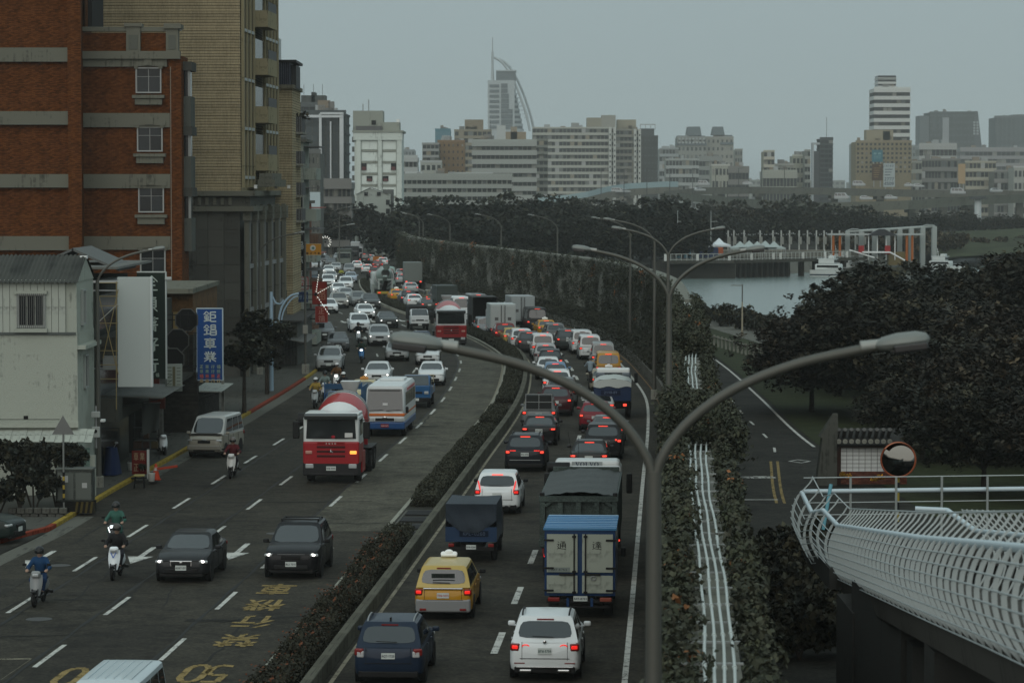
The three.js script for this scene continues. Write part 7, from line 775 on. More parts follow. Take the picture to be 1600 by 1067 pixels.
// big trees between the riverside road and the river
{
  const A = treeShape('big1', 5.6, 30000, 0.34, 60, 1.6, 0.26), B = treeShape('big2', 5.2, 26000, 0.34, 52, 1.8, 0.24);
  const list = [[20.2, 168, 0.92, 'broad dark tree leaning over the riverside road, nearest the water'], [23.6, 188, 1.08, 'dark tree with a round top in front of the moored boat'], [27.5, 160, 1.0, 'dense dark tree behind the traffic mirror'], [33.5, 186, 1.12, 'dark tree with a pale-leaved crown, upper right'], [31, 142, 0.95, 'large dark tree at the right picture edge'], [23.5, 141, 0.84, 'dark tree above the tile-roofed wall'], [38, 215, 1.16, 'dark tree beside the white cabin cruiser'], [28, 212, 1.08, 'dark tree whose top cuts across the steel frames'], [24.5, 122, 0.72, 'low dark tree behind the ramp railing at the right edge'], [43, 200, 1.2, 'dark tree farthest right along the bank'], [20, 127, 0.62, 'small dark tree beside the traffic mirror'], [21, 198, 0.82, 'small dark tree jutting out over the water'], [25.5, 176, 0.9, 'dark tree in the middle of the riverside clump'], [27, 132, 0.8, 'dark tree low behind the ramp'], [34, 160, 1.0, 'dark tree by the picture edge, behind the pale-leaved one'], [22.5, 152, 0.8, 'dark tree just behind the tile-roofed wall'], [30, 196, 1.05, 'dark tree below the lamp head'], [17.4, 174, 0.78, 'dark tree reaching out over the riverside road'], [19.6, 143, 0.55, 'small dark tree over the sloped pillar'], [38, 180, 1.0, 'broad dark tree at the right, below the cruiser']];
  list.forEach(([x, d, s, l], i) => tree(i % 2 ? B : A, 'riverside_tree', l, x, -d, s, i % 3 === 0 ? [0.02, 0.02, 0.014] : i % 3 === 1 ? [0.017, 0.018, 0.013] : [0.025, 0.023, 0.017], 'riverside trees'));
  // undergrowth below the ramp
  const shrubs = [[8.2, 99, 0.8], [8.0, 94, 0.8], [8.5, 104, 0.7], [10.4, 103, 0.9], [8.7, 98, 1.2], [9.6, 94, 1.4], [10.6, 97, 1.5], [9.0, 90, 1.2], [10.1, 88, 1.3], [8.4, 86, 1.05], [9.4, 101, 0.9], [11.4, 92, 1.5], [7.9, 82, 1.0], [9.2, 82, 1.3]]; const kinds = [0, 1].map(() => { const [p] = crownPoints(1.3, 3000, 14, 0.2); return leafCloud(p, 0.2, 0.9); });
  shrubs.forEach(([x, d, s], i) => { const t = thing('shrub', 'dark leafy shrub in the thicket between the floodwall and the ramp', 'shrub', [x, 0, -d], i, 'shrubs below the ramp'); t.scale.setScalar(s); const f = mesh('foliage', kinds[i % 2], leafMat([0.028, 0.03, 0.022]), t, [0, 0.55, 0]); f.userData.kind = 'stuff'; mesh('stem', [rod(V(0, 0, 0), V(0.2, 0.8, 0), 0.04), rod(V(0, 0, 0), V(-0.25, 0.8, 0.1), 0.04)], BARK, t); });
  for (let i = 0; i < 12; i++) { const d = 262 + i * 3.4, t = thing('bank_shrub', 'low round shrub on the near river bank', 'shrub', [lerp(24, 18.5, i / 11) + rr(-0.6, 0.8), 0, -d], i, 'shrubs on the river bank'); t.scale.setScalar(rr(0.9, 1.5)); mesh('foliage', kinds[i % 2], leafMat([0.03, 0.033, 0.024]), t, [0, 0.5, 0]).userData.kind = 'stuff'; mesh('stem', rod(V(0, 0, 0), V(0, 0.6, 0), 0.05), BARK, t); }
  const g = thing('bank_railing', 'grey post-and-rail fence along the riverside lawn', 'fence'); for (let i = 0; i < 16; i++) { const p = onGround(lerp(1098, 1190, i / 15), lerp(535, 562, i / 15)); mesh('post', box(0.16, 0.9, 0.16), CONC, g, [p.x, 0.45, p.z]); if (i < 15) { const q = onGround(lerp(1098, 1190, (i + 1) / 15), lerp(535, 562, (i + 1) / 15)); mesh('rail', rod(V(p.x, 0.75, p.z), V(q.x, 0.75, q.z), 0.06), CONC, g); } }
  { const p = onGround(1160, 525), t = thing('path_lamp', 'slim lamp with a short flat arm on the river bank', 'street lamp', [p.x, 0, p.z]); mesh('pole', cyl(0.06, 0.09, 3, 0, 1.5, 0), mat([0.3, 0.27, 0.2], 0.6), t); mesh('upper_pole', cyl(0.05, 0.05, 1.9, 0, 3.6, 0), LAMPM, t); mesh('arm', box(1.0, 0.07, 0.16, -0.5, 4.45, 0), HEADM, t); }
}
{ // low gateway with tiled coping
  const t = thing('gateway_wall', 'low brick and white-tile wall with a roof-tile coping and sloped concrete pillar', 'wall'), X = (px) => X177(px, 131), Y = (py) => YY(py, 131);
  bit(t, 'brick_base', mat([0.16, 0.06, 0.04], 0.85, 0, { map: brickTex }), X(1312), X(1420), 0, Y(738), 131, 131.4, 1); bit(t, 'backing', mat([0.05, 0.05, 0.045], 0.8), X(1312), X(1420), Y(738), Y(694), 131.1, 131.4);
  for (let r = 0; r < 6; r++) for (let c = 0; c < 10; c++) bit(t, 'tile', WHITE, X(1316 + c * 9.6) + 0.012, X(1316 + (c + 1) * 9.6) - 0.012, Y(738 - r * 6.3) + 0.012, Y(738 - (r + 1) * 6.3) - 0.012, 131.02 + rr(0, 0.006), 131.1);
  bit(t, 'beam', mat([0.03, 0.022, 0.018], 0.7), X(1310), X(1425), Y(700), Y(693), 130.8, 131.5); bit(t, 'post', mat([0.04, 0.02, 0.015], 0.7), X(1310), X(1316), 0, Y(692), 130.9, 131.4);
  for (let i = 0; i < 9; i++) { mesh('roof_tile', cyl(0.09, 0.09, 1.2, 0, 0, 0, 1.0, 0, 0, 10), mat([0.09, 0.09, 0.085], 0.6), t, [X(1311 + i * 10), Y(682), -131.1]); mesh('tile_end', cyl(0.11, 0.11, 0.06, 0, 0, 0, Math.PI / 2, 0, 0, 12), CONC, t, [X(1311 + i * 10), Y(689), -130.55]); } mesh('tile_bed', box(3.4, 0.05, 1.2, X(1355), Y(684), -131.2, 0.57, 0, 0), mat([0.03, 0.03, 0.028], 0.8), t);
  mesh('pillar', metreUV(loft([[0, 0], [1, 0], [2, 0], [3, 0]], ([k]) => { const [x0, x1, y, dp] = [[1276, 1308, 0, 0.9], [1285, 1308, Y(684), 0.7], [1281, 1309, Y(682), 0.9], [1302, 1309, Y(645), 0.3]][k]; return [[X(x0), y, -130.4], [X(x1), y, -130.4], [X(x1), y, -130.4 - dp], [X(x0), y, -130.4 - dp]]; })), concrete([0.085, 0.088, 0.082]), t);
  for (const px of [1320, 1372]) { const [p] = crownPoints(0.35, 300, 5, 0.1); mesh('yellow_flowers', move(leafCloud(p, 0.1), X(px), 0.35, -130), leafMat([0.35, 0.2, 0.02]), t).userData.kind = 'stuff'; }
}
{ const p = at(1404, 718, 85), t = thing('traffic_mirror', 'round convex traffic mirror with an orange rim on a banded pole', 'mirror', [p.x, 0, p.z]), y = p.y; mesh('mirror_face', move(new THREE.SphereGeometry(1.5, 28, 10, 0, 6.283, 0, 0.33), 0, 0, -1.36, Math.PI / 2, 0, 0), mat([0.13, 0.13, 0.12], 0.06, 1), t, [0, y, 0], [-0.06, -0.2, 0]); mesh('rim', move(new THREE.TorusGeometry(0.485, 0.03, 8, 36), 0, y, 0.05, -0.06, -0.2, 0), mat([0.22, 0.06, 0.025], 0.5), t); mesh('back', move(new THREE.SphereGeometry(0.49, 24, 8, 0, 6.283, 0, 1.57), 0, y, 0.02, -Math.PI / 2, 0, 0, [1, 0.3, 1]), mat([0.35, 0.09, 0.03], 0.6), t); mesh('hood', move(new THREE.CylinderGeometry(0.5, 0.5, 0.2, 28, 1, true, Math.PI * 0.72, Math.PI * 0.56), 0, y, 0.12, Math.PI / 2, 0, 0), mat([0.4, 0.11, 0.035], 0.5, 0, { side: THREE.DoubleSide }), t); mesh('pole', cyl(0.05, 0.05, y, 0, y / 2, -0.1), STEEL, t); for (let i = 0; i < 10; i++) mesh('band', cyl(0.06, 0.06, 0.28, 0, 2.2 + i * 0.28, -0.1), i % 2 ? mat([0.26, 0.2, 0.04], 0.6) : BLACK, t); }
// ---------- pedestrian ramp with bulging white cage ----------
{
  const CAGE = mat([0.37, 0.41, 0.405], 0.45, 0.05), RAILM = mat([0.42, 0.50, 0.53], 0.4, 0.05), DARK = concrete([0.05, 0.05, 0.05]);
  const path = [V(7.62, 4.95, -78.5), V(7.7, 4.62, -76.6), V(7.78, 4.9, -74.6), V(7.93, 4.74, -72.6), V(6.68, 7.22, -48.7), V(5.97, 8.47, -37.3), V(5.2, 9.75, -25.5)];
  const run = (a, b) => ({ a, b, l: a.distanceTo(b), e: b.clone().sub(a).normalize() }), legs = path.slice(1).map((b, i) => run(path[i], b));
  const t = thing('footbridge_ramp', 'white caged footbridge ramp with bulging slatted railings in the lower right corner', 'footbridge');
  const prof = (v) => { const y = lerp(0.42, -1.5, v); return [-0.30 * Math.sin(Math.PI * clamp((0.42 - y - 0.42) / 1.5 + 0.12, 0, 1)) + (y > 0 ? 0.62 * y : 0) + (v > 0.9 ? (v - 0.9) * 3.2 : 0), y]; };   // outwards is negative
  const rib = (w, N = 12) => { const p = [], ix = []; for (let i = 0; i <= N; i++) { const [o, y] = prof(i / N), ww = y > -0.05 ? 0.035 : w; for (const [dz, dx] of [[-0.016, 0], [0.016, 0], [0.016, ww], [-0.016, ww]]) p.push(o + dx, y, dz); } for (let i = 0; i < N; i++) for (let k = 0; k < 4; k++) { const a = i * 4 + k, b = i * 4 + (k + 1) % 4; ix.push(a, b, b + 4, a, b + 4, a + 4); } const g = new THREE.BufferGeometry(); g.setAttribute('position', new THREE.Float32BufferAttribute(p, 3)); g.setIndex(ix); return toCreasedNormals(g, 0.5); };
  const RIB = rib(0.066), THIN = rib(0.035);
  const side = (off, flip, s0, s1, step, geo, max) => { let s = s0; for (const L of legs) { const th = Math.atan2(L.e.x, L.e.z); for (; s < L.l && max-- > 0; s += step) { const p = L.a.clone().addScaledVector(L.e, s); if (p.z > s1) return; mesh('slat', geo, CAGE, t, [p.x + off, p.y, p.z], [0, th + (flip ? Math.PI : 0) + (flip ? 0 : 0), 0]); } s -= L.l; } };
  side(0, 0, 0.05, -26, 1.12, RIB, 280);
  let startFar = -66; { const L = legs[3], th = Math.atan2(L.e.x, L.e.z); for (let k = 0; k < 34; k++) { const s = 12 + k * 1.0, p = path[3].clone().addScaledVector(L.e, s); mesh('far_slat', THIN, CAGE, t, [p.x + 2.1, p.y + 0.02, p.z], [0, th + Math.PI, 0]); } }
  const line = (off, o, y, r, m, name, from = 0, flip = 1) => { const pts = path.slice(from).map((q) => V(q.x + off + o * flip, q.y + y, q.z)); const c = new THREE.CurvePath(); for (let i = 0; i < pts.length - 1; i++) c.add(new THREE.LineCurve3(pts[i], pts[i + 1])); mesh(name, merge(pts.slice(1).map((b, i) => rod(pts[i], b, r, 7)).concat(pts.slice(1, -1).map((b) => ball(r, b.x, b.y, b.z, 1, 8)))), m, t); };
  line(0, -0.02, 0, 0.062, RAILM, 'handrail');
  for (let i = 0; i < 9; i++) { const [o, y] = prof(0.3 + i * 0.085); line(0, o - 0.012, y, 0.012, CAGE, 'cage_wire'); } { const [o, y] = prof(0); line(0, o, y, 0.014, CAGE, 'cage_wire'); }
  { const base = path[3].clone().addScaledVector(legs[3].e, 12); const far = [base, path[4], path[5], path[6]].map((q) => V(q.x + 2.1, q.y, q.z)); mesh('far_handrail', merge(far.slice(1).map((b, i) => rod(far[i], b, 0.055, 7)).concat([rod(far[0], far[0].clone().add(V(-0.35, 0.25, -1.6)), 0.055, 7), rod(far[0].clone().add(V(-0.35, 0.25, -1.6)), far[0].clone().add(V(-1.0, 0.27, -1.7)), 0.055, 7)])), RAILM, t); for (const y of [0.42, -0.3, -0.6]) mesh('far_wire', merge(far.slice(1).map((b, i) => rod(far[i].clone().add(V(y > 0 ? -0.25 : 0.2, y, 0)), b.clone().add(V(y > 0 ? -0.25 : 0.2, y, 0)), 0.012, 5))), CAGE, t); }
  // deck and soffit
  const deckAt = (q, dx, dy) => V(q.x + dx, q.y + dy, q.z); const dq = path.slice(3).concat(); mesh('deck', merge(dq.slice(1).map((b, i) => { const a = dq[i]; return merge([quads([[deckAt(a, 0.02, -1.15), deckAt(b, 0.02, -1.15), deckAt(b, 2.1, -1.15), deckAt(a, 2.1, -1.15)]]), quads([[deckAt(a, 0.12, -1.75), deckAt(b, 0.12, -1.75), deckAt(b, 2.0, -1.75), deckAt(a, 2.0, -1.75)]]), quads([[deckAt(a, 0.02, -1.15), deckAt(b, 0.02, -1.15), deckAt(b, 0.12, -1.75), deckAt(a, 0.12, -1.75)]]), quads([[deckAt(a, 2.1, -1.15), deckAt(b, 2.1, -1.15), deckAt(b, 2.0, -1.75), deckAt(a, 2.0, -1.75)]])]); })), concrete([0.075, 0.07, 0.066], { side: THREE.DoubleSide }), t);
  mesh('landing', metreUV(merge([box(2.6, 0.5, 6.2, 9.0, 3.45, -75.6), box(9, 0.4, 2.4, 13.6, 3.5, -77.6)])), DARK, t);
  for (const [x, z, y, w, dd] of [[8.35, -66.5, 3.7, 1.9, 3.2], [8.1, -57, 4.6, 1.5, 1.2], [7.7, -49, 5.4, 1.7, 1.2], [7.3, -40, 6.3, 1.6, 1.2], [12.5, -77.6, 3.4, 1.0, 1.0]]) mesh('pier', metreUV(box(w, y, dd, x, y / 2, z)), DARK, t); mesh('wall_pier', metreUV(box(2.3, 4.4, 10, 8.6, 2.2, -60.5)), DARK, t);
  // level handrail of the upper landing
  const A = V(7.66, 4.97, -78.6), B = V(15, 5.02, -79); mesh('landing_handrail', rod(A, B, 0.06, 8), RAILM, t); mesh('landing_wire', [rod(A.clone().add(V(0, 0.36, 0)), B.clone().add(V(0, 0.36, 0)), 0.014), rod(A.clone().add(V(0, -0.3, 0)), B.clone().add(V(0, -0.3, 0)), 0.014), rod(A.clone().add(V(0, -0.62, 0)), B.clone().add(V(0, -0.62, 0)), 0.014)], CAGE, t); for (let i = 0; i < 6; i++) mesh('landing_post', rod(V(8.9 + i * 1.2, 3.6, -78.68), V(8.9 + i * 1.2, 5.35, -78.68), 0.035), mat([0.24, 0.26, 0.25], 0.5), t); mesh('blue_pipe', rod(V(8.05, 4.1, -77.4), V(8.28, 5.25, -77.7), 0.05), mat([0.12, 0.3, 0.36], 0.5), t);
}
// ---------- far city ----------
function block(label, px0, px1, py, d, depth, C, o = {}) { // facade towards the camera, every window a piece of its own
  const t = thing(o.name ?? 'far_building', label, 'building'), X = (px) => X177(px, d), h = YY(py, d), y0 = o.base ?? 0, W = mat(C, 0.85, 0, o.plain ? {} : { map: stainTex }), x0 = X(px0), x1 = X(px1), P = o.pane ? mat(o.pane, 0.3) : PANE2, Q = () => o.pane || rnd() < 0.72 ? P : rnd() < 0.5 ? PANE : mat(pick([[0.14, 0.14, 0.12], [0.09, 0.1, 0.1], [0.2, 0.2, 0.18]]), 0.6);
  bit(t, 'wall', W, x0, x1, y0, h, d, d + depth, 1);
  const fl = o.floors ?? 8, fh = (h - (o.start ?? y0)) / fl, n = o.bays ?? 6, bw = (x1 - x0) / n, s = mat(o.slab ?? C, 0.8), hh = o.hole ?? [0.62, 0.5];
  for (let f = 0; f < fl; f++) { const y = h - (f + 1) * fh;
    if (o.style === 'bands') { bit(t, 'spandrel', s, x0 - 0.2, x1 + 0.2, y + fh * (o.cut ?? 0.55), y + fh, d - (o.out ?? 0.7), d + depth + 0.2); for (let b = 0; b < n; b++) bit(t, 'window', Q(), x0 + bw * b + 0.15, x0 + bw * (b + 1) - 0.15, y + 0.1, y + fh * (o.cut ?? 0.55) - 0.05, d - 0.06, d); }
    else if (o.style === 'balcony') { bit(t, 'balcony', s, x0, x1, y, y + fh * 0.36, d - 1.1, d - 0.95); bit(t, 'floor_slab', s, x0, x1, y - 0.12, y, d - 1.1, d); for (let b = 0; b < n; b++) { if (rnd() < 0.2) bit(t, 'enclosed_bay', mat(pick([[0.3, 0.31, 0.3], [0.14, 0.15, 0.14], [0.22, 0.2, 0.15]]), 0.7), x0 + bw * b, x0 + bw * (b + 1), y + fh * 0.36, y + fh - 0.15, d - 1.0, d - 0.9); bit(t, 'window', Q(), x0 + bw * (b + 0.12), x0 + bw * (b + 0.88), y + 0.2, y + fh * 0.9, d - 0.08, d); } }
    else for (let b = 0; b < n; b++) if (!o.skip?.(b, f)) bit(t, 'window', Q(), x0 + bw * (b + 0.5 - hh[0] / 2), x0 + bw * (b + 0.5 + hh[0] / 2), y + fh * (0.5 - hh[1] / 2), y + fh * (0.5 + hh[1] / 2), d - 0.08, d + 0.02); }
  bit(t, 'parapet', s, x0 - 0.15, x1 + 0.15, h, h + (o.parapet ?? 0.8), d - 0.1, d + 0.3);
  for (const [a, b, top, k] of o.top ?? []) bit(t, 'roof_room', mat(k ?? C, 0.85), X(a), X(b), h, YY(top, d), d + 2, d + depth * 0.6);
  for (let k = 0; k < 4; k++) { const w = rr(1, 3.4), x = lerp(x0 + w, x1 - w, rnd()); if (x1 - x0 > 8) bit(t, k % 2 ? 'water_tank' : 'roof_shed', mat(pick([[0.3, 0.32, 0.32], [0.16, 0.16, 0.15], [0.2, 0.17, 0.13]]), 0.7), x - w / 2, x + w / 2, h, h + rr(1.2, 3), d + 2, d + 2 + w); }
  for (const a of o.mast ?? []) mesh('aerial', rod(V(X(a), h, -d - 3), V(X(a), h + 5 * d / 700, -d - 3), 0.06 * d / 700), mat([0.1, 0.1, 0.1], 0.6), t);
  return t;
}
const GLZ = [0.03, 0.045, 0.05];
block('dark glass office tower with a roof plant room, rear of the left pair', 466, 510, 165, 720, 14, [0.05, 0.055, 0.055], { floors: 16, bays: 5, style: 'bands', slab: [0.09, 0.1, 0.1], cut: 0.75, out: 0.1, start: 10, top: [[470, 508, 149, [0.07, 0.075, 0.07]], [486, 492, 144]], mast: [474, 489, 503] });
{ const t = block('glass office block framed by white columns, front of the left pair', 478, 540, 178, 660, 16, [0.09, 0.1, 0.1], { floors: 14, bays: 6, style: 'bands', slab: [0.07, 0.08, 0.08], cut: 0.8, out: 0.1, pane: GLZ }), d = 658.8, X = (p) => X177(p, d), Y = (p) => YY(p, d), Wm = mat([0.5, 0.53, 0.54], 0.6); for (const [a, b, y0, y1] of [[499, 503, 300, 178], [516, 518, 290, 190], [531, 537, 320, 178]]) bit(t, 'white_column', Wm, X(a), X(b), Y(y0), Y(y1), d - 0.6, d + 0.4); bit(t, 'white_beam', Wm, X(478), X(537), Y(184), Y(180), d - 0.7, d + 0.3); bit(t, 'white_beam', Wm, X(501), X(537), Y(179), Y(176), d - 0.9, d + 0.5); }
block('grey concrete block in front of the glass offices', 480, 500, 240, 520, 10, [0.12, 0.125, 0.12], { floors: 8, bays: 3, hole: [0.3, 0.4] }); block('broad grey terrace below the glass offices', 500, 548, 285, 590, 12, [0.12, 0.12, 0.115], { floors: 5, bays: 7, style: 'bands', slab: [0.16, 0.16, 0.15] });
block('low pale house among the street trees', 508, 530, 318, 605, 8, [0.28, 0.29, 0.28], { floors: 3, bays: 3 });
{ const d = 640, X = (p) => X177(p, d), Y = (p) => YY(p, d), t = thing('white_building', 'white ten-storey building with blank framed panels and a roof house', 'building'), Wm = mat([0.6, 0.66, 0.66], 0.7, 0, { map: stainTex }), Wp = mat([0.7, 0.77, 0.78], 0.7, 0, { map: stainTex }), C = mat([0.3, 0.32, 0.3], 0.8, 0, { map: stainTex });
  bit(t, 'wall', Wm, X(554), X(627), 0, Y(207), d, d + 16, 1); for (const [a, b] of [[557, 564], [591, 597], [620, 628]]) bit(t, 'pier', Wm, X(a), X(b), 0, Y(210), d - 0.7, d, 1); bit(t, 'parapet', Wm, X(552), X(629), Y(219), Y(206), d - 0.8, d + 0.6, 1); bit(t, 'cornice', C, X(551), X(630), Y(207), Y(204), d - 1, d + 17, 1);
  for (let f = 0; f < 9; f++) for (const [a, b] of [[565, 590], [598, 619]]) { const y1 = 220 + f * 18; bit(t, 'infill_panel', Wp, X(a), X(b), Y(y1 + 13.5), Y(y1), d - 0.25, d, 1); bit(t, 'string_course', C, X(a), X(b), Y(y1 + 17), Y(y1 + 14.4), d - 0.4, d, 1); }
  for (const [a, b, y, y2] of [[565, 573, 255, 266], [611, 619, 255, 266], [573, 582, 275, 283], [598, 607, 275, 283]]) { bit(t, 'window', PANE, X(a), X(b), Y(y2), Y(y), d - 0.4, d - 0.26); bit(t, 'window_grille', mat([0.12, 0.05, 0.05], 0.6), X(a + 1), X(b - 1), Y(y2), Y((y + y2) / 2), d - 0.6, d - 0.42); } for (let f = 0; f < 11; f++) bit(t, 'side_balcony', mat([0.1, 0.105, 0.1], 0.7), X(550), X(554.5), Y(222 + f * 15), Y(214 + f * 15), d + 0.5, d + 5);
  bit(t, 'roof_house', C, X(551), X(598), Y(207), Y(173), d + 2, d + 9, 1); bit(t, 'roof_window', BLACK, X(580), X(587), Y(195), Y(188), d + 1.9, d + 2); bit(t, 'roof_shed', mat([0.1, 0.1, 0.1], 0.7), X(556), X(597), Y(205), Y(197), d + 0.3, d + 1.9); bit(t, 'roof_room', C, X(597), X(624), Y(207), Y(191), d + 1, d + 8, 1); bit(t, 'water_tank', WHITE, X(619), X(624), Y(192), Y(186), d + 2, d + 3); for (const p of [566, 575]) mesh('aerial', rod(V(X(p), Y(173), -d - 4), V(X(p), Y(p === 575 ? 155 : 162), -d - 4), 0.12), STEEL, t); }
{ const d = 612, X = (p) => X177(p, d), Y = (p) => YY(p, d), t = thing('gabled_house', 'pale gabled house in front of the white ten-storey building', 'building'), Wm = mat([0.38, 0.42, 0.41], 0.7, 0, { map: stainTex }); bit(t, 'wall', Wm, X(557), X(610), 0, Y(303), d, d + 10, 1); mesh('gable', quads([[V(X(557), Y(303), -d), V(X(604), Y(303), -d), V(X(578), Y(294), -d), V(X(577.9), Y(294), -d)]]), Wm, t); mesh('roof', [quads([[V(X(555), Y(304), -d + 0.3), V(X(578), Y(293), -d + 0.3), V(X(578), Y(293), -d - 10), V(X(555), Y(304), -d - 10)]]), quads([[V(X(578), Y(293), -d + 0.3), V(X(608), Y(304), -d + 0.3), V(X(608), Y(304), -d - 10), V(X(578), Y(293), -d - 10)]])], mat([0.07, 0.075, 0.07], 0.7, 0, { side: THREE.DoubleSide }), t); for (const p of [572, 592]) windowOn(t, X(p), Y(303), d - 0.05, 0.9, 0.9, {}); bit(t, 'dark_extension', mat([0.1, 0.105, 0.1], 0.8), X(598), X(613), 0, Y(296), d + 1, d + 8); for (let i = 0; i < 5; i++) bit(t, 'window', PANE2, X(603), X(609), Y(320 + i * 14), Y(312 + i * 14), d - 0.08, d); for (let i = 0; i < 11; i++) bit(t, 'cladding_rib', mat([0.3, 0.34, 0.33], 0.7), X(560 + i * 3.4), X(560.6 + i * 3.4), 2, Y(345), d - 0.08, d); }
block('pale screen-clad house under the far trees', 586, 622, 372, 590, 8, [0.3, 0.33, 0.32], { floors: 2, bays: 3 });
{ const p = at(597, 376, 570), t = thing('traffic_sign_gantry', 'white roadside board with a round red-ringed sign beneath', 'road sign', [p.x, 0, -570]); mesh('post', cyl(0.1, 0.1, p.y, 0, p.y / 2, 0), STEEL, t); mesh('board', box(2.1, 1.3, 0.12, 0, p.y, 0.1), mat([0.4, 0.43, 0.42], 0.6), t); mesh('ring_sign', [move(new THREE.TorusGeometry(0.36, 0.09, 8, 20), -0.2, p.y - 1.4, 0.15)], mat([0.2, 0.02, 0.02], 0.6), t); mesh('red_board', box(2.6, 0.35, 0.08, 0.2, p.y - 1.4, 0.05), mat([0.25, 0.08, 0.07], 0.6), t); }
{ const p = at(592, 404, 520), t = thing('orange_board', 'orange works board in the middle of the far road', 'sign', [p.x, 0, -520]); mesh('panel', box(2.1, 0.8, 0.12, 0, p.y, 0), mat([0.38, 0.13, 0.02], 0.6), t); mesh('post', [cyl(0.05, 0.05, p.y, -0.8, p.y / 2, -0.1), cyl(0.05, 0.05, p.y, 0.8, p.y / 2, -0.1)], STEEL, t); }
// middle-distance apartments beyond the trees
block('long low block with a pale roof above the trees', 628, 800, 275, 950, 14, [0.27, 0.29, 0.27], { floors: 5, bays: 22, style: 'bands', slab: [0.25, 0.27, 0.25], cut: 0.5, start: 4, top: [[632, 660, 268, [0.4, 0.43, 0.42]], [700, 770, 269, [0.36, 0.39, 0.38]]] });
block('brown brick apartment flank beside the grey balconies', 684, 726, 222, 1220, 20, [0.2, 0.13, 0.07], { floors: 12, bays: 6, hole: [0.3, 0.36] }); block('grey balconied wing left of the brown flank', 660, 686, 226, 1210, 18, [0.19, 0.2, 0.19], { floors: 12, bays: 4, style: 'balcony', slab: [0.24, 0.25, 0.24] }); block('small white block behind the low pale-roofed one', 657, 690, 254, 1130, 14, [0.34, 0.36, 0.35], { floors: 6, bays: 4 }); block('pale block half hidden at the white building corner', 626, 652, 246, 1050, 14, [0.28, 0.3, 0.29], { floors: 7, bays: 4, style: 'bands', slab: [0.34, 0.36, 0.35] });
block('wide banded apartment block below the sail tower', 738, 838, 221, 1180, 20, [0.16, 0.17, 0.16], { floors: 9, bays: 14, style: 'bands', slab: [0.28, 0.3, 0.28], cut: 0.45, out: 1.2, top: [[767, 772, 212], [776, 790, 196, [0.4, 0.43, 0.42]], [790, 822, 206, [0.24, 0.2, 0.14]], [798, 808, 198, [0.25, 0.22, 0.17]]], mast: [766] });
block('slim grimy block between the banded block and the long slab', 836, 856, 220, 1240, 20, [0.12, 0.13, 0.11], { floors: 12, bays: 3, style: 'balcony', slab: [0.16, 0.17, 0.15] });
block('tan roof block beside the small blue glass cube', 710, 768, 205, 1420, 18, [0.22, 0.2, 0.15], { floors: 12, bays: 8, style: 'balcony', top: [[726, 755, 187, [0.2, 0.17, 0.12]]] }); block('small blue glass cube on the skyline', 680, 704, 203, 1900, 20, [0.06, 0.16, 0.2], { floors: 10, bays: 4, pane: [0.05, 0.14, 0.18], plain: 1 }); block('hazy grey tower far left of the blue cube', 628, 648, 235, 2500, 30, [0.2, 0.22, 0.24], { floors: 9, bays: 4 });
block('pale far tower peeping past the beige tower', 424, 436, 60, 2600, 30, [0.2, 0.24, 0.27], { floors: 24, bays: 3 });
{ const t = block('long eleven-storey slab with continuous balconies', 832, 962, 201, 1600, 26, [0.16, 0.165, 0.15], { floors: 13, bays: 22, style: 'balcony', slab: [0.34, 0.35, 0.31], top: [[893, 905, 192, [0.25, 0.26, 0.25]], [917, 940, 184, [0.24, 0.23, 0.18]], [940, 962, 180, [0.26, 0.26, 0.23]]] }), d = 1598, X = (p) => X177(p, d), Y = (p) => YY(p, d); for (const a of [951, 958]) bit(t, 'stair_tower', mat([0.42, 0.44, 0.41], 0.8), X(a), X(a + 4), 0, Y(199), d - 3, d, 1); for (const a of [951, 958]) for (let f = 0; f < 12; f++) bit(t, 'stair_opening', PANE2, X(a + 1), X(a + 3), Y(212 + f * 8.4), Y(209 + f * 8.4), d - 3.1, d - 3); }
{ const t = block('shorter balconied wing right of the long slab', 962, 1000, 204, 1610, 24, [0.15, 0.15, 0.135], { floors: 13, bays: 6, style: 'balcony', slab: [0.24, 0.235, 0.2], top: [[964, 994, 187, [0.26, 0.24, 0.18]]] }), d = 1607, X = (p) => X177(p, d), Y = (p) => YY(p, d); for (const a of [990, 997]) { bit(t, 'stair_tower', mat([0.42, 0.44, 0.41], 0.8), X(a), X(a + 4), 0, Y(202), d - 3, d, 1); for (let f = 0; f < 12; f++) bit(t, 'stair_opening', PANE2, X(a + 1), X(a + 3), Y(213 + f * 8.4), Y(210 + f * 8.4), d - 3.1, d - 3); } }
{ const t = block('dark netted building with an open roof frame', 1000, 1028, 214, 1680, 24, [0.055, 0.058, 0.058], { floors: 10, bays: 5, hole: [0.5, 0.2], pane: [0.04, 0.045, 0.045] }), d = 1680, X = (p) => X177(p, d), Y = (p) => YY(p, d); bit(t, 'upper_block', mat([0.06, 0.065, 0.065], 0.8), X(1000), X(1022), Y(214), Y(201), d, d + 18); for (const p of [1000, 1008, 1016, 1023]) bit(t, 'roof_frame', STEEL, X(p), X(p + 0.8), Y(203), Y(194), d, d + 0.6); bit(t, 'roof_frame', STEEL, X(1000), X(1024), Y(195.4), Y(194), d, d + 0.6); }
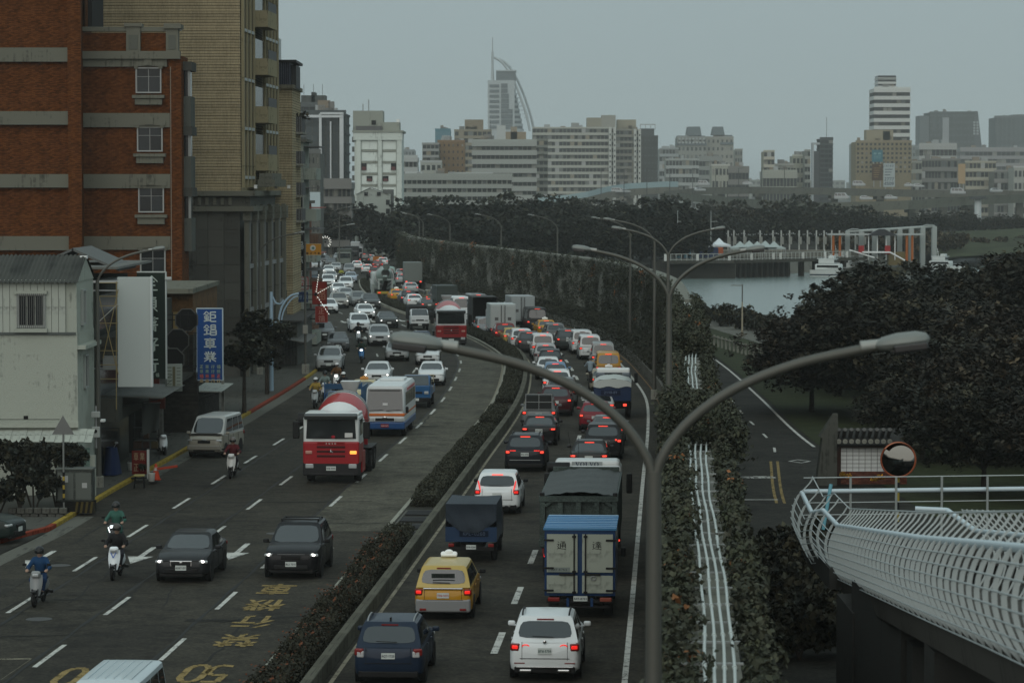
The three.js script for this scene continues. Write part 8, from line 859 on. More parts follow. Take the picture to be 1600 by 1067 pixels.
{ // sail-shaped tower
  const d = 2500, X = (p) => X177(p, d), Y = (p) => YY(p, d), t = thing('sail_tower', 'sail-shaped skyscraper with a curved white outrigger and a tall mast', 'building'), Wm = mat([0.34, 0.38, 0.39], 0.7), G = mat([0.07, 0.09, 0.1], 0.4); bit(t, 'wall', Wm, X(762), X(804), 0, Y(126), d, d + 30, 1); bit(t, 'glass_crown', G, X(775), X(806), Y(126), Y(111), d + 2, d + 25); bit(t, 'crown_cap', Wm, X(775), X(807), Y(112), Y(110), d + 1, d + 26);
  for (let f = 0; f < 9; f++) { bit(t, 'window', G, X(765), X(780), Y(137 + f * 8), Y(132.5 + f * 8), d - 0.6, d); bit(t, 'window', G, X(783), X(f < 2 ? 793 : f < 5 ? 795 : 801), Y(138 + f * 8), Y(131 + f * 8), d - 0.6, d); const e = 806 + f * 1.6; mesh('round_balcony', cyl((e - 797) * d / FOCAL, (e - 797) * d / FOCAL, 2.0, X(797), Y(139 + f * 8), -d - 14, 0, 0, 0, 24), Wm, t); mesh('round_window', cyl((e - 799) * d / FOCAL, (e - 799) * d / FOCAL, 2.6, X(797), Y(135 + f * 8), -d - 14, 0, 0, 0, 24), G, t); } for (let f = 0; f < 8; f++) bit(t, 'lower_floor', Wm, X(803), X(818 + f * 0.6), Y(215 + f * 10), Y(209 + f * 10), d + 1, d + 24);
  for (const [dx, dz] of [[0, 4], [12, 30]]) mesh('sail_rib', tube([[772, 90], [783, 97], [795, 112], [807, 136], [816, 160], [823, 182], [828, 205]].map(([a, b]) => V(X(a + dx * 0.6), Y(b), -d - dz)), 1.0, 40, 8), Wm, t); for (let i = 0; i < 12; i++) { const f = i / 12, a = [lerp(790, 822, f), lerp(104, 190, f ** 0.8)]; mesh('sail_strut', rod(V(X(a[0]), Y(a[1]), -d - 6), V(X(a[0] + 9), Y(a[1] - 2), -d - 28), 0.35, 5), Wm, t); }
  mesh('mast', [cyl(0.7, 1.6, 24, X(769.5), Y(110), -d - 6), cyl(0.35, 0.6, 18, X(769.5), Y(76), -d - 6), cyl(1.0, 1.0, 12, X(769.5), Y(93), -d - 6)], Wm, t); }
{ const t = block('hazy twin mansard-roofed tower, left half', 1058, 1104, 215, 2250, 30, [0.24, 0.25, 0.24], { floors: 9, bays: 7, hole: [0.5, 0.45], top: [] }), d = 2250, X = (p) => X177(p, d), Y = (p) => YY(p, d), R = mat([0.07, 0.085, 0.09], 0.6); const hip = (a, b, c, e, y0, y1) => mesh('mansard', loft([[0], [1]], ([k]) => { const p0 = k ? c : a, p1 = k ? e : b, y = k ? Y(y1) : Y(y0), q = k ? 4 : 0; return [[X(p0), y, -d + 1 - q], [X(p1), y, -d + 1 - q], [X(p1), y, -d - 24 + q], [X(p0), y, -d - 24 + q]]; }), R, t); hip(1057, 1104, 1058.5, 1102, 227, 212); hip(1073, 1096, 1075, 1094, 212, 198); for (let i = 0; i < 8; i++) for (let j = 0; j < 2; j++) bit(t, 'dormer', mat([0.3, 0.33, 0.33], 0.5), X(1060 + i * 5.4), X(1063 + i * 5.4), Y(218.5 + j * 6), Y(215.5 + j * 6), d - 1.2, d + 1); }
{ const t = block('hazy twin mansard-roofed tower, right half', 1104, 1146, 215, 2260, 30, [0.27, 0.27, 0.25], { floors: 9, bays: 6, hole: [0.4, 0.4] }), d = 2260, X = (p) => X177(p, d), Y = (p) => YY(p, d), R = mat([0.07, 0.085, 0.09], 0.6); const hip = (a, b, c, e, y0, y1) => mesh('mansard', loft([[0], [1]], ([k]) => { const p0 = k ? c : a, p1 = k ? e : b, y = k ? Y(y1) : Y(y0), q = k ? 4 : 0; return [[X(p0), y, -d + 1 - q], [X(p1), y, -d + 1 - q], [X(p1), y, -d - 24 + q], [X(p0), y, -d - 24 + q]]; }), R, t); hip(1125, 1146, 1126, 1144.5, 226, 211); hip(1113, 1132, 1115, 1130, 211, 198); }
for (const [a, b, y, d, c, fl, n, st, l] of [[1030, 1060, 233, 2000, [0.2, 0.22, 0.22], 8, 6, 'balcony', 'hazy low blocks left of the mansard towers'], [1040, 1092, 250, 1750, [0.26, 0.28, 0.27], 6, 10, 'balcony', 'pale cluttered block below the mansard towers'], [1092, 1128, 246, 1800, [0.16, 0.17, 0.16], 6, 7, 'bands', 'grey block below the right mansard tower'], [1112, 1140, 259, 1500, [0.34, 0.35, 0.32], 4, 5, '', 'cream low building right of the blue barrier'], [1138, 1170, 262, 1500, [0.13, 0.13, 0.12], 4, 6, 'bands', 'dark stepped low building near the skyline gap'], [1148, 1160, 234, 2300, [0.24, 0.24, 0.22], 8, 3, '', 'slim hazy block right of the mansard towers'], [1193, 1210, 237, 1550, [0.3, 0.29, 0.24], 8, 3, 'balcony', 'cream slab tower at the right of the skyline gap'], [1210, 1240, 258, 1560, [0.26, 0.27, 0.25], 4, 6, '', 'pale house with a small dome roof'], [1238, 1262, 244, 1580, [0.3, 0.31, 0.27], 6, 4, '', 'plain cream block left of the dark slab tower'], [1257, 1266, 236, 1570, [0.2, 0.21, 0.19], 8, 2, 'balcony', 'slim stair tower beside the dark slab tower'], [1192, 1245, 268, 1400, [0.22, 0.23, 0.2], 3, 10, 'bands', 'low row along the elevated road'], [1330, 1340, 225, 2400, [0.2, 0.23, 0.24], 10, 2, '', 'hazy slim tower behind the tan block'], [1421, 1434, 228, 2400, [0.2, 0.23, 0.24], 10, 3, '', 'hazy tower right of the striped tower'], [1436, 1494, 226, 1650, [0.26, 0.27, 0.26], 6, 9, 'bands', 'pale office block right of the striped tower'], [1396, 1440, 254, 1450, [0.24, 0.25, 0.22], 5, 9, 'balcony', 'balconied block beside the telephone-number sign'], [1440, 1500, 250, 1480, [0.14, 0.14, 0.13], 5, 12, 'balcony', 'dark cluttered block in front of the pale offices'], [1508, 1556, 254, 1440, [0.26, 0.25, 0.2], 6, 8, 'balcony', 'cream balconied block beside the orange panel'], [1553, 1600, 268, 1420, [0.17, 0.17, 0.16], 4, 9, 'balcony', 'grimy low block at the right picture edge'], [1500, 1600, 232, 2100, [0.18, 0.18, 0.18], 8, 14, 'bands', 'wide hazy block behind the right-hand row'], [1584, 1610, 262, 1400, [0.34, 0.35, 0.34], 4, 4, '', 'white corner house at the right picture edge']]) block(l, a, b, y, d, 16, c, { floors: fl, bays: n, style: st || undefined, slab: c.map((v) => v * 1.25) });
{ const t = block('dark slab tower with an open white portal frame', 1281, 1301, 217, 1500, 16, [0.045, 0.05, 0.055], { floors: 16, bays: 3, style: 'bands', slab: [0.05, 0.056, 0.06], out: 0.1, cut: 0.7, mast: [1292] }), d = 1499, X = (p) => X177(p, d), Y = (p) => YY(p, d), Wm = mat([0.32, 0.35, 0.36], 0.7); bit(t, 'portal_frame', Wm, X(1269), X(1271.5), 0, Y(223), d, d + 6); bit(t, 'portal_frame', Wm, X(1271.5), X(1281), Y(226), Y(223), d, d + 6); bit(t, 'rear_block', mat([0.06, 0.066, 0.07], 0.6), X(1272), X(1281), 0, Y(236), d + 2, d + 14); }
{ const t = block('white tower striped with dark window bands', 1365, 1421, 139, 1520, 20, [0.05, 0.055, 0.055], { floors: 17, bays: 8, style: 'bands', slab: [0.48, 0.5, 0.48], cut: 0.5, out: 0.8 }), d = 1521, X = (p) => X177(p, d), Y = (p) => YY(p, d); for (let i = 0; i < 3; i++) { bit(t, 'crown_slab', mat([0.48, 0.5, 0.48], 0.8), X(1371), X(1400), Y(138 - i * 6.5), Y(134.6 - i * 6.5), d + 1, d + 15); bit(t, 'crown_window', PANE2, X(1371.5), X(1399.5), Y(134.6 - i * 6.5), Y(131.5 - i * 6.5), d + 1.2, d + 14.8); } bit(t, 'crown_slab', mat([0.48, 0.5, 0.48], 0.8), X(1371), X(1400), Y(125), Y(122), d + 1, d + 15); }
block('tan block with rows of square windows in front of the striped tower', 1337, 1424, 222, 1420, 20, [0.24, 0.205, 0.14], { floors: 7, bays: 13, hole: [0.5, 0.5], start: 20, top: [[1354, 1396, 203, [0.25, 0.225, 0.16]], [1380, 1391, 205, [0.1, 0.1, 0.09]]] });
{ const d = 1405, mk = (l, a, b, y0, y1, bg, draw) => { const p = at(a, y1, d), q = at(b, y0, d), t = thing('roof_billboard', l, 'billboard', [(p.x + q.x) / 2, (p.y + q.y) / 2, -d]); mesh('panel', box(q.x - p.x, q.y - p.y, 0.6), draw ? mat([0.8, 0.8, 0.8], 0.7, 0, { map: canvas(128, 256, draw) }) : mat(bg, 0.7), t); mesh('support', [box(0.4, q.y - p.y + 3, 0.4, -(q.x - p.x) * 0.3, -1.5, -0.6), box(0.4, q.y - p.y + 3, 0.4, (q.x - p.x) * 0.3, -1.5, -0.6)], STEEL, t); };
  mk('teal billboard on the tan block', 1363, 1380, 234, 253, null, (g, W, H) => { g.fillStyle = '#3f7480'; g.fillRect(0, 0, W, H); g.fillStyle = '#7fa0a4'; g.fillRect(20, 60, 34, 40); g.fillRect(72, 60, 34, 40); g.fillRect(20, 130, 88, 14); g.fillRect(20, 170, 88, 10); }); mk('brown billboard below the teal one', 1363, 1380, 256, 282, null, (g, W, H) => { g.fillStyle = '#4a3520'; g.fillRect(0, 0, W, H); g.fillStyle = '#8a7250'; for (let i = 0; i < 5; i++) g.fillRect(20, 60 + i * 34, 80 - i * 6, 12); g.beginPath(); g.arc(96, 30, 14, 0, 7); g.fill(); });
  mk('white billboard with a large telephone number', 1381, 1399, 255, 292, null, (g, W, H) => { g.fillStyle = '#a9b4b4'; g.fillRect(0, 0, W, H); g.fillStyle = '#414c58'; g.font = 'bold 34px sans-serif'; g.fillText('C H I  M E I', 10, 40, 108); g.font = '20px sans-serif'; for (let i = 0; i < 3; i++) g.fillRect(14, 62 + i * 30, 90 - i * 14, 9); g.font = 'bold 50px sans-serif'; g.fillText('2777', 8, 190, 112); g.fillText('4509', 8, 238, 112); }); mk('orange panel on the cream balconied block', 1498, 1509, 256, 287, [0.34, 0.24, 0.13]); }
{ const d = 2600, X = (p) => X177(p, d), Y = (p) => YY(p, d), t = block('large hazy dark building with a sloping right edge', 1452, 1522, 176, d, 40, [0.07, 0.08, 0.085], { floors: 14, bays: 12, hole: [0.6, 0.3], pane: [0.05, 0.06, 0.065] }); mesh('sloping_end', loft([[0], [1]], ([k]) => [[X(1521), k ? Y(174) : 0, -d], [X(k ? 1527 : 1544), k ? Y(174) : 0, -d], [X(k ? 1527 : 1544), k ? Y(174) : 0, -d - 38], [X(1521), k ? Y(174) : 0, -d - 38]]), mat([0.075, 0.085, 0.09], 0.6), t); bit(t, 'left_wing', mat([0.1, 0.115, 0.12], 0.7), X(1437), X(1466), 0, Y(181), d + 2, d + 30); for (const p of [1457, 1467]) bit(t, 'window_strip', mat([0.04, 0.05, 0.055], 0.4), X(p), X(p + 5), Y(206), Y(186), d - 0.5, d); bit(t, 'pale_pier', mat([0.24, 0.26, 0.27], 0.7), X(1472), X(1482), Y(260), Y(184), d - 0.4, d); for (let i = 0; i < 5; i++) for (let j = 0; j < 2; j++) bit(t, 'bright_window', mat([0.3, 0.33, 0.34], 0.5), X(1520 + j * 5), X(1523 + j * 5), Y(193 + i * 4.4), Y(190 + i * 4.4), d - 1, d); }
{ const d = 2700, X = (p) => X177(p, d), Y = (p) => YY(p, d), t = block('hazy dark tower cut by the right picture edge', 1555, 1640, 184, d, 40, [0.085, 0.1, 0.11], { floors: 14, bays: 12, hole: [0.3, 0.8], pane: [0.06, 0.075, 0.08] }); bit(t, 'roof_frame', mat([0.1, 0.11, 0.115], 0.7), X(1553), X(1585), Y(185), Y(181), d - 1, d + 2); bit(t, 'right_wing', mat([0.1, 0.11, 0.115], 0.7), X(1584), X(1640), Y(186), Y(179), d + 3, d + 30); }
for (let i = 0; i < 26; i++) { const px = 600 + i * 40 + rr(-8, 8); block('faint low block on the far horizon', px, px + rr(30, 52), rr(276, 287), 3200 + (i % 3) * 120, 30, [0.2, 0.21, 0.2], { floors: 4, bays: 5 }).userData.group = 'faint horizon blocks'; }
// ---------- elevated roads ----------
function viaduct(label, pts, w, C, rail, piers) { const t = thing('elevated_road', label, 'elevated road'), m = concrete(C, { side: THREE.DoubleSide }), P = pts.map(([px, py, d]) => at(px, py, d)), q = []; for (let i = 0; i < P.length - 1; i++) { const a = P[i], b = P[i + 1], back = (v, y) => V(v.x, v.y + y, v.z - w), f = (v, y) => V(v.x, v.y + y, v.z); q.push([f(a, -1.6), f(b, -1.6), f(b, 1.0), f(a, 1.0)], [f(a, 0), f(b, 0), back(b, 0), back(a, 0)], [f(a, -1.6), f(b, -1.6), back(b, -1.6), back(a, -1.6)], [back(a, -1.6), back(b, -1.6), back(b, 1), back(a, 1)]); } mesh('deck', quads(q), m, t); for (const k of piers) { const i = Math.floor(k), a = P[i].clone().lerp(P[Math.min(i + 1, P.length - 1)], k - i); mesh('pier', metreUV(box(2.4, a.y - 1.6, 2.6, a.x, (a.y - 1.6) / 2, a.z - w / 2)), m, t); mesh('pier_head', box(3.4, 1.2, w * 0.9, a.x, a.y - 2.1, a.z - w / 2), m, t); } if (rail) mesh('noise_barrier', quads(P.slice(1).map((b, i) => [V(P[i].x, P[i].y + 1, P[i].z - w + 0.4), V(b.x, b.y + 1, b.z - w + 0.4), V(b.x, b.y + 3.2, b.z - w + 0.4), V(P[i].x, P[i].y + 3.2, P[i].z - w + 0.4)])), mat(rail, 0.6, 0, { side: THREE.DoubleSide }), t); return P; }
viaduct('upper elevated road crossing in front of the skyline', [[1040, 303, 1180], [1100, 297, 1150], [1180, 296, 1120], [1260, 297, 1100], [1340, 299, 1080], [1440, 301, 1060], [1640, 303, 1040]], 14, [0.12, 0.125, 0.115], null, [0.6, 1.3, 2.1, 2.9, 3.6, 4.4, 5.2, 5.8]);
viaduct('lower elevated road sweeping along the far tree line', [[1060, 306, 1060], [1120, 311, 1000], [1200, 318, 940], [1300, 322, 900], [1420, 319, 900], [1520, 312, 920], [1640, 307, 950]], 12, [0.13, 0.14, 0.125], null, [0.8, 1.6, 2.4, 3.2, 4.1, 5.0]);
viaduct('slip road with a pale blue noise barrier', [[840, 322, 1160], [890, 317, 1160], [920, 312, 1165], [950, 304, 1175], [985, 299, 1185], [1040, 296, 1195], [1062, 296, 1200]], 9, [0.17, 0.17, 0.155], [0.26, 0.35, 0.37], [1, 2, 3, 4, 5]);
for (let i = 0; i < 14; i++) { const p = at(...[[965, 302, 1176], [972, 300, 1180], [978, 302, 1179], [1101, 291, 1150], [1095, 300, 1020], [1170, 290, 1120], [1318, 313, 900], [1356, 314, 900], [1395, 313, 900], [1344, 292, 1080], [1424, 293, 1062], [1438, 294, 1060], [1500, 305, 912], [1560, 302, 925]][i]), S = carShape(i % 3 ? 'suv' : 'bigvan'), t = thing('distant_car', 'tiny pale vehicle on the elevated roads', 'car', p.add(V(0, 0.2, -3)), Math.PI / 2 + rr(-0.3, 0.3), 'vehicles on the elevated roads'); mesh('body', S.body, paint(SIL), t); mesh('cabin', S.cabin, paint(SIL), t); mesh('windscreen', S.windscreen, GLASS, t); S.side.forEach((g) => mesh('side_window', g, GLASS, t)); t.scale.setScalar(0.85); }
for (let i = 0; i < 9; i++) { const p = at(940 + i * 36, 300, 1172 - i * 6), t = thing('highway_lamp', 'thin dark lamp post on the elevated road', 'street lamp', [p.x, 0, p.z - 5], 0, 'lamp posts on the elevated road'); mesh('pole', cyl(0.12, 0.2, p.y + 9, 0, (p.y + 9) / 2, 0), mat([0.06, 0.065, 0.065], 0.6), t); mesh('arm', box(2.2, 0.14, 0.2, 1, p.y + 9, 0), mat([0.06, 0.065, 0.065], 0.6), t); }
{ const p = at(1529, 330, 880), t = thing('white_tank', 'white cylindrical tank standing among the far trees', 'tank', [p.x, 0, p.z]); mesh('shell', cyl(1.0, 1.0, 10.0, 0, 5.0, 0, 0, 0, 0, 20), mat([0.45, 0.5, 0.5], 0.6), t); mesh('cap', cyl(2.4, 2.6, 0.8, 0, 10.3, 0, 0, 0, 0, 20), mat([0.05, 0.055, 0.055], 0.7), t); }
// ---------- woods beyond the floodwall ----------
{
  const F = ['f1', 'f2', 'f3'].map((k) => treeShape(k, 4.8, 6000, 0.62, 26, 1.3, 0.24)), tone = [[0.014, 0.016, 0.011], [0.018, 0.02, 0.013], [0.023, 0.021, 0.014]], L = 'dark leafy tree in the wood behind the floodwall', R = 'dark leafy tree along the far river bank';
  const add = (px, d, s, k, lab, grp) => tree(F[Math.floor(rnd() * 3)], 'wood_tree', lab, (px - 800) / FOCAL * d, -d, s, tone[k], grp);
  for (let px = 628; px < 1060; px += 25) add(px + rr(-8, 8), rr(528, 566), rr(1.3, 1.6), Math.floor(rnd() * 2), L, 'trees behind the floodwall');
  for (let px = 640; px < 1060; px += 22) add(px + rr(-9, 9), rr(500, 520), rr(0.9, 1.2), 0, L, 'trees behind the floodwall');
  for (let px = 640; px < 1060; px += 27) add(px + rr(-9, 9), rr(600, 680), rr(1.45, 1.75), Math.floor(rnd() * 2), L, 'trees behind the floodwall');
  for (let px = 900; px < 1340; px += 24) add(px + rr(-8, 8), rr(690, 780), rr(1.25, 1.6), Math.floor(rnd() * 3), L, 'trees behind the floodwall');
  for (let px = 1040; px < 1340; px += 30) add(px + rr(-8, 8), rr(640, 690), rr(0.95, 1.25), Math.floor(rnd() * 3), R, 'trees on the far bank');
  for (let px = 1320; px < 1640; px += 22) { add(px + rr(-8, 8), rr(800, 860), rr(0.8, 1.15), Math.floor(rnd() * 3), R, 'trees on the far bank'); if (rnd() < 0.6) add(px + rr(-8, 8), rr(870, 900), rr(0.7, 0.95), 1, R, 'trees on the far bank'); }
  const P = ['p1', 'p2'].map((k) => treeShape(k, 3.6, 2600, 0.6, 20, 3.2, 0.2)); for (const [px, d, s, l] of [[505, 560, 1.1, 'street tree left of the far bend'], [520, 590, 1.35, 'tall street tree behind the olive truck'], [540, 620, 1.5, 'spreading tree above the far queue'], [562, 600, 1.45, 'layered tree in front of the gabled house'], [578, 632, 1.3, 'tree right of the layered one, before the gabled house'], [548, 570, 1.1, 'low tree at the far bend'], [530, 640, 1.5, 'dark tree behind the spreading one'], [500, 620, 1.3, 'dark tree by the pale screen'], [590, 600, 0.9, 'small tree beside the roadside board']]) tree(pick(P), 'avenue_tree', l, (px - 800) / FOCAL * d, -d, s, [0.03, 0.03, 0.024], 'trees at the far bend');
}
// ---------- pier, tents, boats, steel frames ----------
{
  const W = -2.1, D = 530; const pier = thing('pier', 'long dark timber and concrete pier with a pale slatted balustrade', 'pier'), DKM = concrete([0.06, 0.06, 0.055]), RL = mat([0.3, 0.32, 0.3], 0.7);
  const pt = (px, d, y) => V((px - 800) / FOCAL * d, y, -d); const seg = [[1040, 500], [1140, 503], [1220, 512], [1335, 525]]; for (let i = 0; i < 3; i++) { const a = pt(...seg[i], 0.9), b = pt(...seg[i + 1], 0.9), l = a.distanceTo(b), th = -Math.atan2(b.z - a.z, b.x - a.x), m = a.clone().add(b).multiplyScalar(0.5); mesh('deck', metreUV(box(l, 0.5, 6)), DKM, pier, [m.x, 0.7, m.z - 3], [0, th, 0]); mesh('top_rail', box(l, 0.1, 0.1), RL, pier, [m.x, 2.05, m.z], [0, th, 0]); mesh('foot_rail', box(l, 0.1, 0.1), RL, pier, [m.x, 1.15, m.z], [0, th, 0]); const n = Math.round(l / 0.95); for (let k = 0; k < n; k++) { const q = a.clone().lerp(b, k / n), big = k % 6 === 0; const o = mesh(big ? 'baluster_post' : 'baluster', UNIT, big ? mat([0.45, 0.47, 0.45], 0.7) : RL, pier, [q.x, 1.5, q.z]); o.scale.set(big ? 0.45 : 0.1, 1.15, 0.14); } }
  mesh('quay_wall', metreUV(box(14, 3.4, 7, pt(1085, 503, 0).x, -0.9, -508)), concrete([0.04, 0.04, 0.038]), pier); for (let px = 1156; px < 1335; px += px < 1225 ? 8.5 : 22) { const q = pt(px, 508 + (px - 1140) * 0.09, 0); for (const z of [0.5, 4.5]) mesh('pile', cyl(0.35, 0.35, 3.8, 0, 0, 0), DKM, pier, [q.x, -0.9, q.z - z]); }
  // back promenade posts
  for (let i = 0; i < 15; i++) { const px = [1138, 1147, 1163, 1188, 1208, 1221, 1234, 1249, 1262, 1276, 1288, 1300, 1312, 1337, 1350][i], d = 560, p = pt(px, d, 0), t = thing('promenade_post', 'tall pale post on the promenade behind the pier', 'post', p, 0, 'promenade posts'); mesh('post', box(0.26, 5.2, 0.26, 0, 2.6, 0), mat([0.36, 0.38, 0.36], 0.7), t); mesh('banner', box(0.5, 1.4, 0.08, 0.2, 3.3, 0.25), mat([0.22, 0.23, 0.21], 0.7), t); mesh('base', box(0.8, 0.4, 0.8, 0, 0.2, 0), CONC, t); }
  { const t = thing('promenade_wall', 'grey balustraded promenade wall behind the pier', 'wall'); for (let i = 0; i < 34; i++) { const q = pt(1120 + i * 7, 552, 0); mesh('balustrade_panel', box(0.75, 1.0, 0.2), concrete([0.17, 0.175, 0.165]), t, [q.x, 1.0, q.z]); } const a = pt(1120, 552, 0), b = pt(1355, 552, 0); mesh('coping', box(b.x - a.x, 0.2, 0.4, (a.x + b.x) / 2, 1.62, -552), CONC, t); mesh('footing', box(b.x - a.x, 0.5, 0.5, (a.x + b.x) / 2, 0.25, -552), DKM, t); }
  const tent = (l, px, py, w, h, d, c, name = 'marquee') => { const p = at(px, py, d), t = thing(name, l, 'tent', [p.x, 0, p.z]); const e = p.y - h; mesh('canopy', loft([[0], [0.45], [1]], ([k]) => { const s = k === 1 ? 0.03 : lerp(1, 0.42, k / 0.45), y = k === 1 ? p.y : k ? e + h * 0.32 : e, q = w / 2 * s; return [[-q, y, q], [q, y, q], [q, y, -q], [-q, y, -q]]; }), mat(c, 0.6), t); mesh('valance', box(w, 0.35, 0.05, 0, e - 0.15, w / 2), mat(c, 0.6), t); for (const [x, z] of [[-1, 1], [1, 1], [1, -1], [-1, -1]]) mesh('pole', cyl(0.06, 0.06, e, x * w / 2, e / 2, z * w / 2), STEEL, t); };
  tent('white peaked tent at the left of the tent row', 1046, 368, 2.6, 1.1, 528, [0.6, 0.66, 0.68]); tent('second white peaked tent beside the first', 1054, 369, 2.4, 1.0, 530, [0.56, 0.62, 0.64]); tent('broad white tent behind the shipping container', 1124, 372, 4.0, 1.2, 545, [0.55, 0.6, 0.62]); ['1157', '1171', '1184', '1196', '1210'].forEach((px, i) => tent(['leftmost grey-green marquee of the row', 'second grey-green marquee of the row', 'middle grey-green marquee of the row', 'fourth grey-green marquee of the row', 'rightmost grey-green marquee of the row'][i], +px, 377 - (i % 2), 3.8, 1.1, 536, [0.3, 0.35, 0.34]));
  { const p = pt(1064, 520, 0.95), mk = (l, px, c, d = 520) => { const q = pt(px, d, 0.95), t = thing('portable_toilet', l, 'cabin', q); mesh('shell', rbox(1.15, 2.3, 1.15, 0.1, 0, 1.15, 0), mat(c, 0.5), t); mesh('door', rbox(0.75, 1.8, 0.05, 0.03, 0, 1.05, 0.59), mat(c.map((v) => v * 0.75), 0.5), t); mesh('roof', rbox(1.2, 0.2, 1.2, 0.08, 0, 2.36, 0), mat(c.map((v) => v * 1.2), 0.5), t); }; mk('left light-blue portable cabin', 1061, [0.14, 0.3, 0.38]); mk('right light-blue portable cabin', 1074, [0.12, 0.27, 0.36]); }
  { const t = thing('shipping_container', 'dark blue container with an orange end on the promenade', 'container', pt(1110, 522, 0.95)); mesh('shell', rbox(3.4, 1.7, 2.2, 0.04, -0.3, 0.9, 0), mat([0.025, 0.04, 0.09], 0.6), t); mesh('orange_end', rbox(0.9, 1.75, 2.2, 0.04, 1.75, 0.92, 0), mat([0.32, 0.085, 0.03], 0.6), t); mesh('rib', [-1.4, -0.8, -0.2, 0.4, 1.0].map((x) => box(0.06, 1.6, 0.06, x, 0.9, 1.12)), mat([0.02, 0.03, 0.07], 0.6), t); }
  for (const [px, l] of [[1059, 'pale cross-barred mast left of the tents'], [1111, 'pale cross-barred mast above the shipping container']]) { const t = thing('flag_mast', l, 'mast', pt(px, 540, 0.9)), h = at(px, 329, 540).y - 0.9; mesh('pole', cyl(0.06, 0.1, h, 0, h / 2, 0), mat([0.3, 0.33, 0.32], 0.6), t); mesh('yard', [box(1.2, 0.09, 0.09, 0.55, h * 0.76, 0), box(1.2, 0.09, 0.09, -0.55, h * 0.4, 0)], mat([0.3, 0.33, 0.32], 0.6), t); mesh('stay_wire', rod(V(0, h, 0), V(7.5, h * 0.18, -3), 0.025, 4), mat([0.2, 0.21, 0.2], 0.6), t); }
  { const t = thing('string_lights', 'string of small bulbs looped above the promenade', 'string lights'), N = mat([0.35, 0.37, 0.36], 0.5); for (let k = 0; k < 7; k++) { const a = at(1136 + k * 26, 365, 556), b = at(1162 + k * 26, 364, 556); const pts = []; for (let i = 0; i <= 10; i++) { const q = a.clone().lerp(b, i / 10); q.y -= 0.25 * Math.sin(Math.PI * i / 10); pts.push(q); } mesh('cable', tube(pts, 0.02, 10, 4), BLACK, t); pts.forEach((q, i) => { if (i % 3 !== 2) mesh('bulb', ball(0.1, q.x, q.y, q.z, 1, 6), N, t); }); } }
  // steel portal frames of the lock
  { const t = thing('steel_frames', 'row of tall grey steel portal frames on the landing stage', 'steel frame'), S = mat([0.27, 0.3, 0.29], 0.6), ds = (i) => 560 - i * 3; const cols = [1325, 1346, 1367, 1388, 1407, 1425, 1443, 1461].map((px, i) => [px, i]); let prev; for (const [px, i] of cols) { const d = 552, top = at(px, 362 - i * 1.2, d); mesh('column', rbox(0.85, top.y + 2.5, 0.6, 0.05, 0, (top.y - 2.5) / 2, 0), S, t, [top.x, 0, -d]); mesh('rear_column', rbox(0.4, top.y + 2.5, 0.4, 0.05, 0, (top.y - 2.5) / 2, 0), S, t, [top.x + 0.6, 0, -d - 7]); if (prev) mesh('beam', rod(prev, top, 0.28, 4), S, t); mesh('cross_beam', rod(top, V(top.x + 0.6, top.y, -d - 7), 0.2, 4), S, t); prev = top; } for (const i of [0, 6]) { const a = at(cols[i][0], 362 - i * 1.2, 552), b = at(cols[i + 1][0], 361 - i * 1.2, 552); mesh('arched_head', move(new THREE.TorusGeometry((b.x - a.x) / 2, 0.25, 6, 16, Math.PI), (a.x + b.x) / 2, a.y, -552, 0, 0, 0, [1, 0.4, 1]), S, t); } }
  { const t = thing('ferry_pavilion', 'small ferry pavilion with orange posts and a dark pitched roof', 'pavilion', pt(1378, 548, 0)), O = mat([0.3, 0.09, 0.02], 0.6), R = mat([0.25, 0.02, 0.02], 0.6); mesh('roof', [box(8.6, 0.3, 3, -5.5, 4.6, -1), box(5.0, 0.3, 3, 5.2, 4.6, -1)], mat([0.3, 0.32, 0.31], 0.7), t); mesh('pitched_roof', loft([[0], [1]], ([k]) => { const q = k ? 0.5 : 2.6, y = k ? 5.6 : 4.4; return [[-q, y, q * 0.6], [q, y, q * 0.6], [q, y, -q * 0.6], [-q, y, -q * 0.6]]; }), mat([0.02, 0.02, 0.022], 0.7), t); for (const x of [-8.8, -7.6, 4.6, 5.6]) mesh('orange_post', cyl(0.24, 0.24, 4.8, x, 2.2, 0, 0, 0, 0, 12), O, t); for (const x of [-3.8, 1.0]) mesh('red_panel', box(1.0, 1.6, 0.3, x, 1.8, 0.8), R, t); mesh('white_deck', box(5, 0.25, 3, -1.2, 1.4, 0.4), WHITE, t); mesh('post', [-2.4, -0.8, 0.8, 2.4].map((x) => cyl(0.1, 0.1, 4.4, x, 2.2, 0.3)), WHITE, t); mesh('pontoon', box(19, 0.8, 5, -1, -1.8, 0), DKM, t); mesh('gangway', [rod(V(1.4, 1.4, 1), V(4.2, -0.2, 2), 0.14), rod(V(-6, 1.8, 1), V(-1.5, 0.4, 2), 0.14)], WHITE, t); mesh('yellow_bank', box(3.6, 2.4, 2, 3.2, 0.2, -2), mat([0.16, 0.13, 0.06], 0.8), t); }
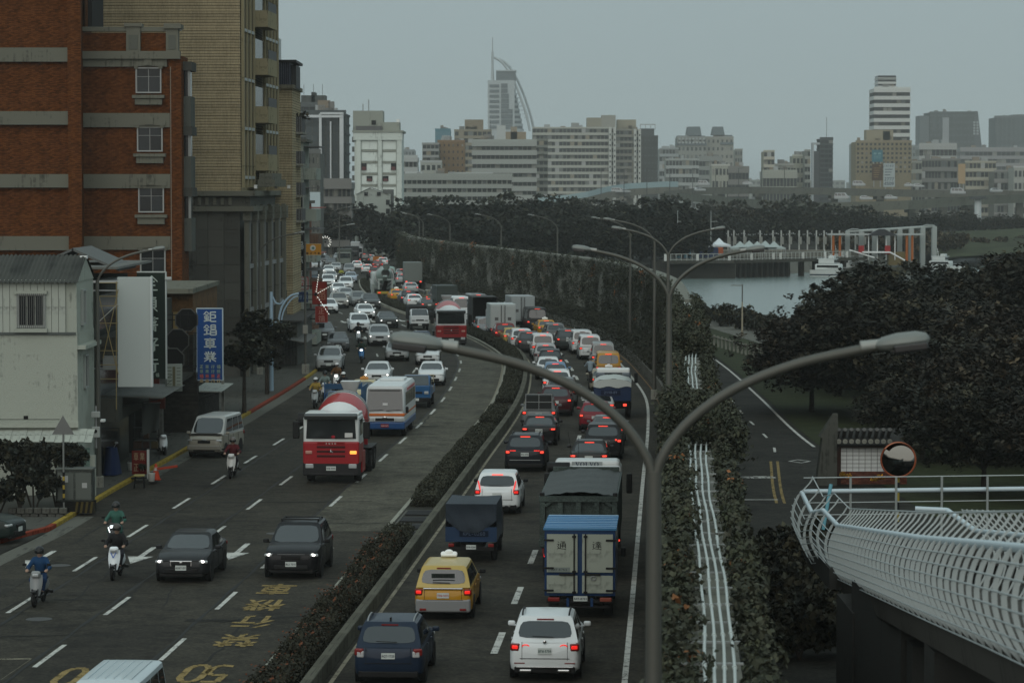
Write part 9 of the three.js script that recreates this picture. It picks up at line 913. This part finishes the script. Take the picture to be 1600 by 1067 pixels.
  const boat = (l, px, py, d, s, turn) => { const p = onGround(px, py, W), t = thing('cabin_cruiser', l, 'boat', [p.x, W, p.z], turn), Wm = mat([0.5, 0.54, 0.53], 0.4); t.scale.setScalar(s); mesh('hull', loft([[-4.2, 0.9], [-3, 1], [0, 1], [2.4, 0.75], [3.8, 0.3], [4.4, 0.03]], ([z, k]) => [[-1.5 * k, 1.15, z], [-1.25 * k, 0, z], [1.25 * k, 0, z], [1.5 * k, 1.15, z]]), Wm, t); mesh('boot_stripe', loft([[-4.21, 0.905], [-3, 1.005], [0, 1.005], [2.4, 0.755], [3.8, 0.31]], ([z, k]) => [[-1.36 * k, 0.45, z], [-1.3 * k, 0.2, z], [1.3 * k, 0.2, z], [1.36 * k, 0.45, z]]), mat([0.03, 0.05, 0.07], 0.5), t); mesh('cabin', [rbox(2.5, 1.1, 4.6, 0.2, 0, 1.7, -1), rbox(2.2, 0.9, 3.0, 0.2, 0, 2.7, -1.2)], Wm, t); mesh('cabin_windows', [rbox(2.54, 0.45, 4.0, 0.05, 0, 1.85, -0.9), rbox(2.0, 0.5, 3.06, 0.05, 0, 2.75, -1.2)], PANE, t); mesh('flybridge', [rbox(2.3, 0.12, 3.4, 0.05, 0, 3.2, -1.2), rbox(1.6, 0.5, 1.0, 0.1, 0, 3.5, -0.4)], Wm, t); mesh('mast', [rod(V(0, 3.2, -1.6), V(0, 4.9, -1.8), 0.05), box(1.0, 0.08, 0.1, 0, 4.2, -1.7)], WHITE, t); mesh('guard_rail', [-1, 1].map((k) => tube([V(k * 1.4, 1.6, -1), V(k * 1.2, 1.6, 2), V(k * 0.3, 1.65, 4.1)], 0.03, 14, 5)), STEEL, t); };
  boat('white cabin cruiser moored behind the tree tops', 1478, 424, 540, 0.85, 1.1); boat('white cruise boat at the end of the pier', 1304, 432, 520, 0.95, 1.2); boat('white motor launch just behind the cruise boat', 1320, 423, 545, 0.95, 1.2);
  setting('far_bank_grass', grid(20, 1, (u, v) => V(lerp(80, 190, u), lerp(0.05, 3.2, v), lerp(lerp(-560, -790, u), lerp(-640, -880, u), v))), GRASS);
  for (let i = 0; i < 34; i++) { const near = i > 15, d = near ? rr(566, 620) : 575 + i * 13, t = thing('reed_clump', 'low brownish bush on the far bank', 'shrub', [near ? (lerp(1290, 1490, (i - 16) / 17) - 800) / FOCAL * d : lerp(74, 150, i / 15) + rr(-1, 2), 0, -d], i, 'bushes on the far bank'); const g = cache.reed ??= (() => { const [p] = crownPoints(2.0, 700, 10, 0.2); return leafCloud(p, 0.5, 0.9); })(); mesh('foliage', g, leafMat([0.05, 0.048, 0.036]), t, [0, 1.0, 0]).userData.kind = 'stuff'; mesh('stem', rod(V(0, 0, 0), V(0, 1, 0), 0.06), BARK, t); t.scale.setScalar(near ? rr(1.3, 2.2) : rr(0.7, 1.2)); }
}
scene.traverse((o) => { if (o.isMesh) o.castShadow = o.receiveShadow = true; });
renderer.render(scene, camera);
